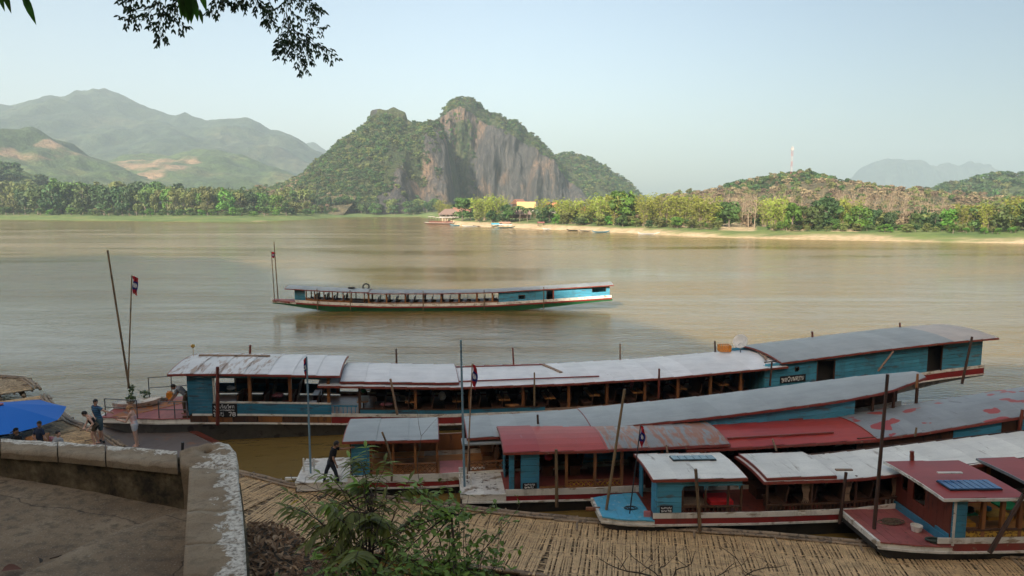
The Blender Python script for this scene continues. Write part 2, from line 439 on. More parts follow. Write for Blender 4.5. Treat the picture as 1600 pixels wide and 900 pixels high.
    def cross(s, u, z0, m, dz=0.0, openings=(), th=.04, y0=0.0, y1=1.0, name='cabin_end', planks=True):
        """transverse wall made of upright boards"""
        h = s.hb(u) - .05; ya = s.c - h + 2 * h * y0; yb = s.c - h + 2 * h * y1
        n = max(1, int(round((yb - ya) / .28))); par = None
        par = s.part(MB().bb(u - th / 2, u + th / 2, ya, yb, s.S(u) + s.zr + dz - .10, s.S(u) + s.zr + dz - .02), name, m)
        for i in range(n):
            p = ya + (yb - ya) * i / n; q = ya + (yb - ya) * (i + 1) / n; mid = (p + q) / 2; z = s.Z(u, z0); zt = s.S(u) + s.zr + dz - .10
            sp = [(z, zt)]
            for (oa, ob, za, zb) in openings:
                if oa < (mid - s.c) / h < ob: sp = [(z, s.Z(u, za)), (s.Z(u, zb), zt)]
            for (z_, t_) in sp:
                if t_ - z_ > .03: s.part(MB().bb(u - th / 2, u + th / 2, p + .003, q - .003, z_, t_), 'wall_board', m, par)
        return par
    def lowpanel(s, a, b, z0, z1, m, style='solid', side=-1, rail=None, step=.12):
        y_ = lambda u: s.c + side * (s.hb(u) - .04)
        mb = MB(); par = s.part(s.strip(MB(), a, b, z1 - .05, z1, -.01, .06, (side,)), 'side_rail', rail or m)
        if style == 'solid':
            s.part(s.strip(MB(), a, b, z0, z1 - .055, -.03, .025, (side,)), 'low_panel', m, par)
        elif style == 'balusters':
            n = int((b - a) / step)
            for i in range(n):
                u = a + (b - a) * (i + .5) / n
                mb.bb(u - .016, u + .016, y_(u) - .016, y_(u) + .016, s.Z(u, z0), s.Z(u, z1) - .05)
            s.part(mb, 'baluster_row', m, par)
        elif style == 'lattice':
            h = z1 - z0 - .05; d = .16; u = a - h
            while u < b:
                for sg in (1, -1):
                    p0, p1 = (u, u + h) if sg > 0 else (u + h, u)
                    q0, q1 = (p0, z0), (p1, z1 - .05)
                    def clip(q, r):
                        (x, z), (x2, z2) = q, r
                        if x < a: z = z + (z2 - z) * (a - x) / (x2 - x); x = a
                        if x > b: z = z + (z2 - z) * (b - x) / (x2 - x); x = b
                        return x, z
                    if max(p0, p1) <= a or min(p0, p1) >= b: continue
                    c0 = clip(q0, q1); c1 = clip(q1, q0)
                    if abs(c0[0] - c1[0]) < .02: continue
                    mb.bar((c0[0], y_(c0[0]) + .006 * sg, s.Z(c0[0], c0[1])), (c1[0], y_(c1[0]) + .006 * sg, s.Z(c1[0], c1[1])), .012, .024)
                u += d
            s.part(mb, 'lattice', m, par)
            s.part(s.strip(MB(), a, b, z0 - .0, z0 + .04, -.01, .05, (side,)), 'lower_rail', rail or m, par)
        return par
    def seats(s, a, b, step, z, m, mback, rows=(-.55, .5), wid=.9, tabs=None, skip=0):
        i = 0; u = a
        while u < b:
            for r in rows:
                y = s.c + r * s.hb(u)
                e = s.part(MB().bb(u - .22, u + .22, y - wid / 2, y + wid / 2, s.Z(u, z + .30), s.Z(u, z + .36)).bb(u - .18, u + .18, y - wid / 2 + .03, y + wid / 2 - .03, s.Z(u, z), s.Z(u, z + .3)), 'bench_seat', m)
                s.part(MB().hexa([(u + .20, y - wid / 2, s.Z(u, z + .34)), (u + .24, y - wid / 2, s.Z(u, z + .34)), (u + .24, y + wid / 2, s.Z(u, z + .34)), (u + .20, y + wid / 2, s.Z(u, z + .34)),
                                  (u + .30, y - wid / 2, s.Z(u, z + .86)), (u + .34, y - wid / 2, s.Z(u, z + .86)), (u + .34, y + wid / 2, s.Z(u, z + .86)), (u + .30, y + wid / 2, s.Z(u, z + .86))]), 'backrest', mback, e)
                if tabs and (i % tabs == 0):
                    tb = s.part(MB().bb(u - .95, u - .45, y - wid / 2, y + wid / 2, s.Z(u, z + .62), s.Z(u, z + .66)), 'table_top', M['woodlight'])
                    s.part(MB().bb(u - .72, u - .66, y - .03, y + .03, s.Z(u, z), s.Z(u, z + .62)), 'table_leg', M['wooddark'], tb)
            i += 1; u += step
    def w(s, u, y, z):
        """world point of local (u,y,z) """
        a = s.root.rotation_euler.z; x0, y0, _ = s.root.location
        return Vector((x0 + u * math.cos(a) - y * math.sin(a), y0 + u * math.sin(a) + y * math.cos(a), z))

def pole_thing(top, bot, r, m, label, name='mooring_pole', bend=0.0, cat='pole', group=None, n=7, taper=.8):
    top = Vector(top); bot = Vector(bot); e = empty(name, bot, 0, label, cat, group)
    pts = []; rr = []
    for i in range(n + 1):
        t = i / n; p = (top - bot) * t; p.x += bend * math.sin(math.pi * t); pts.append(p)
        rr.append(r * (1 + (taper - 1) * t) * (1.12 if i % 2 else 1.0))
    MB().tube(pts, rr, 6).build('pole_shaft', m, e)
    return e

def P_on(px, py, boat, y, extra=0.0):
    """point at (px,py) on the upright plane y=const of a boat's own frame"""
    dx = (px - 800) / FPX; dy = -(py - 450) / FPX
    d = Vector((dx, math.cos(PITCH) + dy * math.sin(PITCH), -math.sin(PITCH) + dy * math.cos(PITCH)))
    a = boat.root.rotation_euler.z; n = Vector((-math.sin(a), math.cos(a)))
    p0 = boat.w(0, y, 0); t = n.dot(p0.xy) / n.dot(d.xy)
    q = d * t; q.z += CAM_H; return q

# ---------------- boat A: the biggest moored boat (number 78)
A = Boat((-15.3, 27.4), 8.3, 4.0,
         [(-2.2, .66), (0, .62), (2, .58), (4, .50), (8, .27), (12.6, .03), (18, 0), (22.6, .10), (28.6, .42), (34, .90), (37, 1.13), (40.5, 1.3)],
         2.05, -1.9, 39.6, 'longest moored boat with white and grey roofs and black number board 78',
         hb=[(-1.9, 1.25), (0.5, 1.7), (3, 1.8), (30, 1.8), (36, 1.65), (39.6, 1.4)])
A.hull(M['hullgrey'], -.35, 5.5, 11.0, narrow=.7)
A.bands([(-1.9, 39.6, .30, .37, M['white'], .05, 'rub_rail'), (7.6, 39.6, .37, .66, M['red'], .015, 'red_stripe'),
         (1.9, 7.6, .66, .74, M['white'], .03, 'white_stripe'), (7.6, 39.6, .66, .80, M['white'], .03, 'white_stripe')])
# brown kick boards under the front cabin
for i in range(6):
    u = 1.5 + i * 1.02; A.part(A.strip(MB(), u, u + .98, .38, .65, .012, .03, (-1,)), 'kick_board', M['wood'] if i % 2 else M['wooddark'], A.hullo)
A.floor(1.6, 39.2, .62, M['wood'])
A.deck(-1.9, 1.8, .55, M['pinkdeck'], .25)
A.roof(1.1, 8.0, .45, M['r_whiteold'], colour2=(4.6, M['r_white']))
A.roof(7.1, 28.6, .0, M['r_white'])
A.roof(8.0, 13.1, .16, M['r_white'], inset=.2)
A.roof(28.3, 39.7, .22, M['r_grey'], sheet=.8, colour2=(36.6, M['r_greysun']))
A.part(A.strip(MB(), 1.9, 7.6, .74, 1.16, 0, .03, (1,)), 'far_wall', M['teal'])
A.wall(1.75, 7.6, .74, 1.20, M['teal'], n=3)
A.wall(1.75, 2.75, 1.20, None, M['teal'], n=8, topfn=.45)
A.part(A.strip(MB(), 2.75, 7.6, 1.20, 1.27, .02, .06, (-1,)), 'window_sill', M['white'])
A.part(A.strip(MB(), 2.75, 7.6, 2.28, 2.46, -.02, .04, (-1, 1)), 'valance', M['bluegreen'])
A.cross(1.75, .62, M['teal'], .45, openings=[(-.35, .35, .65, 2.2)])
A.posts([2.8], .74, M['white'], .45, .07)
A.posts([4.25, 5.9, 7.5], .74, M['wood'], .45, .13)
A.posts([8.8], .74, M['wooddark'], .0, .11)
A.lowpanel(7.65, 8.7, .80, 1.15, M['blue'], 'balusters', step=.16)
A.wall(8.8, 17.0, .80, .98, M['teal'], n=1)
A.part(A.strip(MB(), 8.8, 17.0, .98, 1.03, .015, .06, (-1,)), 'window_sill', M['wooddark'])
A.part(A.strip(MB(), 17.0, 27.6, .80, .90, .012, .05, (-1,)), 'window_sill', M['plank'])
A.posts([11.2, 13.6, 16.0, 18.1, 19.9, 21.7, 23.3, 24.9, 26.4], .80, M['wood'], 0, .12)
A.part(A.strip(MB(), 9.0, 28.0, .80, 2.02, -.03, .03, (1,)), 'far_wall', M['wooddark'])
A.seats(9.6, 27, 1.05, .62, M['wooddark'], M['wooddark'], tabs=2, wid=1.0)
A.seats(3.4, 7.2, 1.1, .62, M['woodred'], M['wooddark'], wid=1.0)
A.wall(27.6, 39.4, .80, None, M['bluelit'], n=8, topfn=.22, openings=[(29.1, 29.28, 1.75, 1.95), (30.25, 31.15, .8, 2.08), (36.2, 37.0, .8, 2.12)] )
A.cross(27.6, .62, M['bluelit'], .1)
A.part(A.strip(MB(), 27.8, 39.0, .66, 2.2, -.5, .03, (-1,)), 'doorway_shade_sheet', M['hulldark'])  # dark sheet added behind the doorways to imitate interior shade
A.part(A.strip(MB(), 27.6, 39.4, .80, 2.24, 0, .03, (1,)), 'far_wall', M['bluelit'])
A.part(A.strip(MB(), 2.75, 5.9, 1.16, 2.28, -.02, .03, (1,)), 'far_shade_sheet', M['wooddark'])  # dark sheet added on the far side so the front windows look shaded
for u in (28.8,): pass
# stern lean-to openings are dark; poles at the stern
for u in (38.4, 39.2): A.posts([u], 1.4, M['bluelit'], .2, .08)
# name board glyphs and number board: drawn strokes
def strokes(mb, glyph, ox, oz, h, wst, Zf, y):
    for line in glyph:
        pts = [(ox + p[0] * h, oz + p[1] * h) for p in line]
        for (a, b) in zip(pts, pts[1:]):
            mb.bar((a[0], y, Zf(a[0]) + a[1]), (b[0], y, Zf(b[0]) + b[1]), .012, wst)
def arc(cx, cz, r, a0, a1, n=6, ry=None):
    ry = ry or r
    return [(cx + r * math.cos(rad(a0 + (a1 - a0) * i / n)), cz + ry * math.sin(rad(a0 + (a1 - a0) * i / n))) for i in range(n + 1)]
# Lao letters as strokes on a unit height box
LAO = {
 'ho': ([arc(.12, .78, .12, 200, -160, 8), [(.22, .72), (.12, .15)], arc(.25, .15, .13, 180, 360, 5), [(.38, .15), (.45, .9)], [(.45, .9), (.62, .1), (.78, .9)]], .95),
 'lo': ([arc(.15, .25, .13, 0, 360, 8), [(.28, .25), (.15, .6), (.3, .9), (.52, .75), (.5, 0)], [(.5, .45), (.75, .6), (.8, .9)]], .95),
 'wo': ([arc(.3, .75, .28, 150, -20, 6), [(.57, .7), (.52, .2), (.3, .02), (.1, .15)], arc(.12, .25, .1, 0, 300, 6)], .72),
 'ngo': ([arc(.15, .7, .12, 0, 360, 8), [(.25, .62), (.3, .05), (.55, .25), (.62, .9)]], .78),
 'pho': ([arc(.12, .75, .12, 0, 360, 8), [(.12, .62), (.2, .05), (.38, .6), (.55, .05), (.68, .95)]], .85),
 'a': ([arc(.15, .78, .12, 0, 180, 4), arc(.15, .62, .11, 180, 400, 6), arc(.15, .3, .12, 0, 360, 7), [(.27, .35), (.42, .5)], [(.27, .8), (.42, .95)]], .5),
 'bo': ([arc(.12, .8, .12, 0, 360, 8), [(.12, .68), (.12, .12), (.2, .02), (.48, .02), (.56, .12), (.56, .95)]], .75),
 'aa': ([arc(.15, .72, .16, 180, 0, 5), [(.31, .72), (.31, 0)]], .48),
 'cho': ([arc(.14, .75, .12, 0, 360, 8), [(.2, .62), (.15, .3), (.3, .05), (.5, .1), (.55, .45), (.35, .55)], [(.55, .45), (.6, .95)]], .78),
 'u': ([[(.1, -.15), (.25, -.15), (.25, -.35)]], .0),
 'no': ([arc(.1, .8, .1, 0, 360, 8), [(.1, .7), (.12, .1), (.3, .05), (.5, .4)], arc(.58, .2, .12, 0, 360, 8), [(.5, .3), (.5, .9)]], .82),
 'e': ([arc(.12, .15, .11, 0, 360, 8), [(.02, .15), (.02, .95)]], .34),
 'mo': ([arc(.1, .8, .1, 0, 360, 8), [(.1, .7), (.1, .1)], arc(.18, .1, .1, 0, 360, 8), [(.25, .12), (.55, .12), (.58, .95)]], .78),
 'i': ([arc(.2, 1.12, .18, 0, 180, 5), [(.02, 1.12), (.38, 1.12)]], .0),
 'oo': ([[(.1, .05), (.3, .0), (.2, .9), (.0, 1.1), (.25, 1.3), (.4, 1.15)]], .4),
 'so': ([arc(.14, .6, .12, 0, 360, 8), [(.14, .48), (.3, .05), (.5, .35), (.3, .6), (.5, .9), (.65, .8)]], .8),
 'ko': ([[(.05, .75), (.2, .95), (.5, .9), (.55, 0)], [(.08, .7), (.12, 0)], [(.12, .45), (.3, .45)]], .75),
 '7': ([[(.0, .98), (.5, .98), (.2, .0)]], .66),
 '8': ([arc(.26, .74, .22, 0, 360, 10), arc(.26, .26, .26, 0, 360, 10)], .66),
 ' ': ([], .35),
}
def write(mb, text, ox, oz, h, wst, Zf, y, tot=None):
    adv = sum(LAO[t][1] for t in text) * h; k = 1.0 if tot is None else tot / adv
    x = ox
    for t in text:
        g, a = LAO[t]
        gl = [[(p[0] * k, p[1]) for p in line] for line in g]
        strokes(mb, gl, x, oz, h, wst, Zf, y); x += a * h * k
ysd = lambda B, u: B.c - B.hb(u) - .035
bd = A.part(MB().hexa([(2.72, ysd(A, 3) - .0, A.Z(2.72, .60)), (3.72, ysd(A, 3), A.Z(3.72, .60)), (3.72, ysd(A, 3) + .03, A.Z(3.72, .60)), (2.72, ysd(A, 3) + .03, A.Z(2.72, .60)),
                       (2.72, ysd(A, 3), A.Z(2.72, 1.19)), (3.72, ysd(A, 3), A.Z(3.72, 1.19)), (3.72, ysd(A, 3) + .03, A.Z(3.72, 1.19)), (2.72, ysd(A, 3) + .03, A.Z(2.72, 1.19))]), 'number_board', M['black'])
Zf = lambda u: A.S(u)
mb = MB(); yb = ysd(A, 3) - .008
write(mb, ['cho', 'u', 'no', 'e', 'i', 'ngo', 'mo', 'oo', 'so', 'ko'], 2.80, .99, .12, .020, Zf, yb, .84)
write(mb, ['e', 'mo', 'aa', 'ho', 'lo', 'wo', 'ngo', 'pho', 'a', 'bo', 'aa', 'ngo'], 2.78, .875, .065, .012, Zf, yb, .84)
write(mb, ['ho', 'pho', 'bo'], 2.78, .65, .17, .028, Zf, yb, .42)
write(mb, ['7', '8'], 3.38, .65, .17, .030, Zf, yb, .30)
A.part(mb, 'lettering', M['letter'], bd)
yb2 = A.c - A.hb(29) - .035
bd = A.part(MB().hexa([(28.35, yb2, A.Z(28.35, 1.22)), (29.65, yb2, A.Z(29.65, 1.20)), (29.65, yb2 + .03, A.Z(29.65, 1.20)), (28.35, yb2 + .03, A.Z(28.35, 1.22)),
                       (28.35, yb2, A.Z(28.35, 1.56)), (29.65, yb2, A.Z(29.65, 1.54)), (29.65, yb2 + .03, A.Z(29.65, 1.54)), (28.35, yb2 + .03, A.Z(28.35, 1.56))]), 'name_board', M['black'])
mb = MB(); write(mb, ['ho', 'lo', 'wo', 'ngo', 'pho', 'a', 'bo', 'aa', 'ngo'], 28.42, 1.27, .22, .036, Zf, yb2 - .008, 1.14)
A.part(mb, 'lettering', M['letter'], bd)
# maroon runner boards and plank lying on the roof
def lying(name, boat, u0, y0, u1, y1, dz, w, m, label, cat='plank', h=.05):
    z = lambda u, y: boat.S(u) + boat.zr + dz + boat.crown * (1 - (2 * y / boat.W - 1) ** 2) + .06
    a = boat.w(u0, y0, z(u0, y0)); b = boat.w(u1, y1, z(u1, y1)); e = MB()
    c = (a + b) / 2; e.bar(a - c, b - c, w, h); o = e.build(name, m); o.location = c; return tag(o, label, cat)
lying('roof_batten', A, 13.1, .55, 19.6, .55, .0, .07, M['maroon'], 'maroon batten along the near side of the long white roof')
lying('roof_batten', A, 13.1, 3.3, 17.6, 3.3, .0, .07, M['maroon'], 'maroon batten along the far side of the long white roof')
lying('loose_plank', A, 17.5, 3.2, 18.0, 1.4, .0, .16, M['plank'], 'loose weathered plank lying across the long white roof')
lying('loose_plank', A, 1.5, 2.9, 4.6, 2.85, .45, .16, M['plank'], 'weathered board lying along the front white roof')

# ---------------- boat B: grey roofs, white fore deck
B = Boat((-5.6, 22.25), 7, 2.5, [(-2, .10), (0, .07), (3, 0), (6, .04), (9, .16), (12.6, .38), (14.5, .53), (17.5, .80), (19.5, 1.03), (22, 1.40)],
         2.03, -1.75, 21.9, 'grey roofed boat with white fore deck and a pink mat amidships',
         hb=[(-1.75, 1.08), (0, 1.12), (3, 1.15), (18, 1.12), (21.9, .8)])
B.crown = .09; B.hull(M['hulldark'], -.3, 3.5, 8, bowp=.8)
B.bands([(-1.7, 21.8, .30, .36, M['white'], .05, 'rub_rail'), (0, 21.8, .36, .53, M['red'], .015, 'red_stripe'), (0, 21.8, .53, .80, M['white'], .03, 'white_stripe')])
B.floor(0, 21.5, .62, M['woodlight'])
B.deck(-1.7, .02, .60, M['white'], .24)
B.roof(-.1, 3.1, .0, M['r_grey'], sheet=1.0)
B.roof(4.1, 8.6, .0, M['r_grey'])
B.roof(8.5, 21.8, .03, M['r_grey'], taper=[(8.5, 1), (18, 1), (20, .85), (21.8, .35)])
B.wall(.15, .75, .80, None, M['blue'], n=6)
B.cross(.12, .62, M['wooddark'], 0, openings=[(-.6, .7, .65, 1.9)])
B.posts([.8, 1.55, 2.3, 3.05], .80, M['wood'], 0, .08)
B.lowpanel(.8, 1.5, .80, .90, M['wood'])
B.lowpanel(1.55, 2.28, .80, 1.18, M['wood'], 'lattice'); B.lowpanel(2.32, 3.02, .80, 1.18, M['wood'], 'lattice')
B.lowpanel(.3, 4.2, .80, 1.45, M['wood'], 'solid', side=1)
B.part(MB().bb(.8, 2.6, 1.2, 1.7, B.Z(1, .95), B.Z(1, 1.0)), 'bench_seat', M['woodlight'])
B.part(MB().bb(.8, 2.6, 2.1, 2.16, B.Z(1, .9), B.Z(1, 1.6)), 'backrest', M['wood'])
B.part(MB().bb(3.15, 4.0, .25, 1.6, B.Z(3.3, .64), B.Z(3.3, .67)), 'pink_mat', M['pinkmat'])
B.posts([4.15], .8, M['wooddark'], 0, .09)
B.lowpanel(4.2, 6.5, .80, 1.15, M['wood'], 'lattice')
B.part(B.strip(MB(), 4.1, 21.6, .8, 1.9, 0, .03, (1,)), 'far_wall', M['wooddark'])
B.posts([5.6, 7.2, 9, 11], .8, M['wood'], 0, .08)
B.wall(8, 18.5, .8, None, M['bluelit'], n=6)
B.posts([19.3, 20.2, 21.2], .7, M['wooddark'], 0, .08, (-1,))
B.seats(4.9, 8, 1.0, .62, M['wood'], M['wood'], wid=.8)
# long eave slab under roof 2 at its front
B.part(MB().bb(3.9, 6.4, -.15, .45, B.Z(5, 1.82), B.Z(5, 1.88)), 'eave_board', M['r_grey'])

# ---------------- boat C: red and rusty roofs
C = Boat((-.2, 21.05), 6, 2.6, [(-2, .10), (0, .07), (3, .02), (7.5, .04), (12.6, .13), (14.3, .28), (18, .74), (22, 1.2)],
         2.05, -1.45, 21.5, 'boat roofed in red, rusty zinc and patched grey with a littered white deck',
         hb=[(-1.45, 1.12), (0, 1.18), (3, 1.2), (18, 1.2), (21.5, .9)], zoff=.08)
C.crown = .14; C.hull(M['hulldark'], -.3, 3.5, 8, bowp=.8)
C.bands([(-1.4, 21.3, .30, .36, M['white'], .05, 'rub_rail'), (0, 21.3, .36, .53, M['red'], .015, 'red_stripe'), (0, 21.3, .53, .74, M['white'], .03, 'white_stripe')])
C.floor(0, 21, .62, M['redfloor'])
C.deck(-1.4, .02, .60, M['white'], .24)
C.roof(-.05, 3.35, .05, M['r_red'], sheet=1.1)
C.roof(3.3, 7.45, .07, M['r_rust'], sheet=.75)
C.roof(6.0, 12.7, -.06, M['r_red'], sheet=1.2)
C.roof(12.65, 21.4, -.02, M['r_patch'], sheet=.55, colour2=(20.6, M['r_redd']))
C.wall(.12, .28, .74, None, M['blue'], n=6); C.wall(.5, 1.1, .74, None, M['blue'], n=6)
C.cross(.3, .62, M['wooddark'], 0, y0=0, y1=.3); C.cross(.1, .62, M['blue'], 0, y0=.55, y1=1)
C.posts([2.0, 2.95, 3.85, 5.2, 6.6], .74, M['wood'], 0, .09)
C.lowpanel(1.12, 1.98, .74, .80, M['wood']); C.lowpanel(2.04, 2.92, .74, 1.0, M['gold'], 'lattice', rail=M['wood']); C.lowpanel(3.0, 3.8, .74, 1.0, M['gold'], 'lattice', rail=M['wood'])
C.lowpanel(4.9, 21, .74, 1.1, M['woodred'], 'solid')
C.lowpanel(1.12, 12, .74, 1.1, M['wooddark'], 'solid', side=1)
C.part(C.strip(MB(), 12, 21, .74, 1.98, 0, .03, (-1, 1)), 'side_wall', M['wooddark'])
C.wall(15.5, 21, .74, None, M['bluelit'], n=6, off=.02, openings=[(17.3, 17.9, .74, 1.9)])
C.seats(1.6, 3.0, .95, .62, M['wood'], M['wooddark'], rows=(.45,), wid=.9)
C.seats(4.8, 12, 1.0, .62, M['woodred'], M['wooddark'], wid=.8)
C.part(MB().bb(3.1, 4.6, .4, 2.1, C.Z(4, .64), C.Z(4, .68)), 'red_mat', M['redfloor'])
lying('roof_batten', C, 7.6, .55, 11.4, .55, -.06, .07, M['maroon'], 'dark red batten along the near side of the red roof')
lying('roof_batten', C, 7.6, 2.2, 11.2, 2.2, -.06, .07, M['maroon'], 'dark red batten along the far side of the red roof')

# ---------------- boat D: white roofs, pale blue deck
D = Boat((4.2, 19.25), 5, 2.1, [(-2, .15), (0, .12), (3, .06), (6, .04), (7.3, .13), (13, .6), (17, .95), (20, 1.2)],
         1.84, -1.5, 19, 'white roofed boat with a pointed light blue fore deck and red cushions',
         hb=[(-1.5, .62), (-.9, .84), (0, .95), (3, 1.0), (16, 1.0), (19, .7)], zoff=.12)
D.crown = .06; D.hull(M['hulldark'], -.3, 3.0, 6)
D.bands([(-1.5, 18.9, .30, .36, M['white'], .05, 'rub_rail'), (0, 18.9, .36, .54, M['red'], .015, 'red_stripe'), (0, 18.9, .54, .70, M['white'], .03, 'white_stripe')])
D.floor(0, 18.8, .55, M['woodred'])
D.deck(-1.5, .05, .50, M['skydeck'], .26)
D.roof(-.05, 2.8, .05, M['r_whited'], sheet=.75)
D.roof(3.35, 18.9, -.08, M['r_whited'], sheet=.62, inset=.0)
D.roof(3.45, 5.6, .02, M['r_whited'], sheet=1.1, inset=.05)
D.wall(.12, .85, .70, None, M['bluelit'], n=6)
D.part(D.strip(MB(), .85, 2.7, 1.52, 1.66, -.02, .03, (-1, 1)), 'valance', M['bluelit'])
for u in (.86, 1.55, 1.62, 2.62): D.part(MB().hexa([(u, .1, D.Z(u, 1.38)), (u + .05, .1, D.Z(u, 1.5)), (u + .05, .13, D.Z(u, 1.5)), (u, .13, D.Z(u, 1.38)), (u - .02, .1, D.Z(u, 1.53)), (u + .16, .1, D.Z(u, 1.53)), (u + .16, .13, D.Z(u, 1.53)), (u - .02, .13, D.Z(u, 1.53))]), 'arch_bracket', M['bluelit'])
D.cross(.12, .55, M['bluelit'], 0, y0=0, y1=.28); D.cross(.1, .55, M['blue'], 0, y0=.8, y1=1)
D.posts([.9, 1.6, 2.3, 2.7], .7, M['wooddark'], 0, .06)
D.lowpanel(.9, 2.68, .70, .90, M['wooddark'], 'balusters', step=.12)
D.lowpanel(.3, 2.7, .70, 1.2, M['woodred'], 'solid', side=1)
D.posts([3.5, 4.9, 6.3], .7, M['wooddark'], 0, .06)
D.lowpanel(3.5, 9, .70, .90, M['wooddark'], 'balusters', step=.12)
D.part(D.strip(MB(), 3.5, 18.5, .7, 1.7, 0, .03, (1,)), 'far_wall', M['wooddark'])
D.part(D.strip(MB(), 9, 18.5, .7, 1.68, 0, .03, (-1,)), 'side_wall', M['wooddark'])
D.part(MB().bb(1.85, 2.55, .3, .95, D.Z(2, .78), D.Z(2, .92)), 'red_cushion', M['redmat'])
D.part(MB().bb(1.0, 1.8, .45, 1.0, D.Z(1, .72), D.Z(1, .78)), 'table_top', M['plank'])
D.seats(3.9, 9, .9, .55, M['wooddark'], M['wooddark'], wid=.65)
nb = D.part(MB().bb(.2, .58, ysd(D, .4) - .0, ysd(D, .4) + .03, D.Z(.4, .72), D.Z(.4, .93)), 'number_board', M['black'])
mb = MB(); Zd = lambda u: D.S(.4) + D.zo
write(mb, ['no', 'ko', 'mo', 'bo'], .23, .85, .05, .010, Zd, ysd(D, .4) - .008, .32); write(mb, ['ho', 'pho', '7', '8'], .23, .75, .06, .012, Zd, ysd(D, .4) - .008, .32)
D.part(mb, 'lettering', M['letter'], nb)
nb = C.part(MB().bb(.56, 1.02, ysd(C, .8) - .0, ysd(C, .8) + .03, C.Z(.8, .76), C.Z(.8, .95)), 'number_board', M['black'])
mb = MB(); Zc = lambda u: C.S(.8) + C.zo
write(mb, ['no', 'ko', 'mo', 'bo'], .62, .88, .05, .010, Zc, ysd(C, .8) - .008, .34); write(mb, ['ho', 'pho', 'bo', ' '], .62, .78, .06, .012, Zc, ysd(C, .8) - .008, .34)
C.part(mb, 'lettering', M['letter'], nb)

# ---------------- boat E: dark red roofs, nearest
E_ = Boat((11.3, 17.5), 3, 2.7, [(-2, .26), (0, .2), (2.6, .17), (5, .2), (9, .35)],
          2.0, -1.25, 9, 'nearest boat with dark red roofs, blue solar panels and maroon fore deck',
          hb=[(-1.25, .95), (-.5, 1.12), (.6, 1.25), (9, 1.25)], zoff=.12)
E_.crown = .04; E_.hull(M['hulldark'], -.3, 2.5, 2)
E_.bands([(-1.2, 9, .28, .34, M['white'], .05, 'rub_rail'), (.3, 9, .34, .56, M['maroon'], .015, 'red_stripe'), (.3, 9, .56, .72, M['white'], .03, 'white_stripe')])
E_.floor(.6, 9, .60, M['woodlight'])
E_.deck(-1.2, .7, .50, M['pinkdeck'], .27)
E_.roof(.3, 2.65, .0, M['r_redd'], sheet=1.2, trim=M['white'])
E_.roof(3.25, 9, .05, M['r_redd'], sheet=1.2, trim=M['metal'])
E_.wall(.66, 1.05, .72, None, M['blue'], n=7)
E_.cross(.64, .5, M['woodred'], 0, openings=[(-.2, .3, 1.1, 1.75), (.55, .85, 1.2, 1.75)])
E_.cross(.60, .5, M['blue'], -1.05, y0=0, y1=.22, name='corner_panel')
E_.posts([.70], .5, M['white'], 0, .07, ins=.02)
E_.posts([1.55, 2.1, 2.6, 3.5], .72, M['wood'], 0, .10)
E_.lowpanel(1.08, 3.4, .72, .95, M['gold'], 'solid', rail=M['wooddark'])
E_.lowpanel(1.08, 3.4, .72, 1.0, M['wooddark'], 'solid', side=1)
E_.part(MB().bb(1.2, 2.0, .9, 1.7, E_.Z(1, .95), E_.Z(1, 1.0)), 'green_table', M['greencloth'])
E_.part(MB().bb(2.15, 2.9, .7, 1.2, E_.Z(1, .9), E_.Z(1, 1.0)), 'bench_seat', M['yellowcloth'])
E_.part(MB().bb(1.15, 1.6, .45, .8, E_.Z(1, .85), E_.Z(1, .95)), 'bench_seat', M['yellowcloth'])
E_.part(MB().bb(3.0, 3.6, 1.2, 1.7, E_.Z(1, .95), E_.Z(1, 1.0)), 'green_table', M['greencloth'])
E_.part(E_.strip(MB(), 4.2, 9, .72, 1.95, 0, .03, (-1, 1)), 'side_wall', M['wooddark'])
# kick boards, blue foot of the cabin front
E_.part(MB().bb(.55, .60, .2, 2.5, E_.Z(.5, .50), E_.Z(.5, .72)), 'blue_foot_board', M['blue'])

# ---------------- boat R: cruising boat in mid river
R_ = Boat((-20.65, 64.0), 2, 2.6, [(-3, .55), (-.8, .45), (3, .2), (8, 0), (14, -.02), (19, .07), (23, .29), (30.4, .72)],
          1.75, -2.3, 30.4, 'slow boat cruising alone in mid river with green hull and blue stern cabin',
          hb=[(-2.3, .35), (0, .9), (3, 1.15), (25, 1.15), (30.4, .95)])
R_.hull(M['green'], -.2, 7, 12, top=.36, bowp=1.8)
R_.bands([(-2.2, 30.3, .36, .50, M['red'], .02, 'red_stripe'), (0, 30.3, .50, .76, M['white'], .03, 'white_stripe')])
R_.floor(0, 29, .55, M['wooddark'])
R_.deck(-2.3, 0.1, .55, M['pinkdeck'], .4)
R_.roof(-.8, 7.0, .06, M['r_grey'], sheet=1.6); R_.roof(6.9, 30.4, .0, M['r_greyd'], sheet=1.2)
R_.wall(.0, 1.0, .76, None, M['blue'], n=4, single=True)
R_.cross(.0, .55, M['blue'], 0, openings=[(-.5, .5, .55, 1.6)])
R_.posts([1.1, 1.9, 2.8, 3.6, 4.6, 5.4, 6.6], .76, M['wood'], 0, .09)
R_.posts([7.0, 8.7, 10.5, 12.2, 13.9, 15.6, 17.3, 18.8], .76, M['wood'], 0, .15)
R_.lowpanel(1.05, 5.4, .76, .95, M['wood'], 'solid'); R_.lowpanel(7.0, 19.3, .76, .88, M['wood'], 'solid'); R_.lowpanel(1.0, 19.3, .76, .88, M['wood'], 'solid', side=1)
R_.lowpanel(5.45, 6.5, .76, 1.04, M['railing'], 'balusters')
R_.seats(7.6, 19, .85, .5, M['wooddark'], M['wooddark'], wid=.7)
R_.seats(1.6, 5, .9, .5, M['wooddark'], M['wooddark'], wid=.7)
R_.wall(19.4, 30.1, .76, None, M['bluelit'], n=5, openings=[(21.3, 21.9, .92, 1.3), (24.0, 24.6, .76, 1.6), (28.4, 29.7, 1.2, 1.6)])
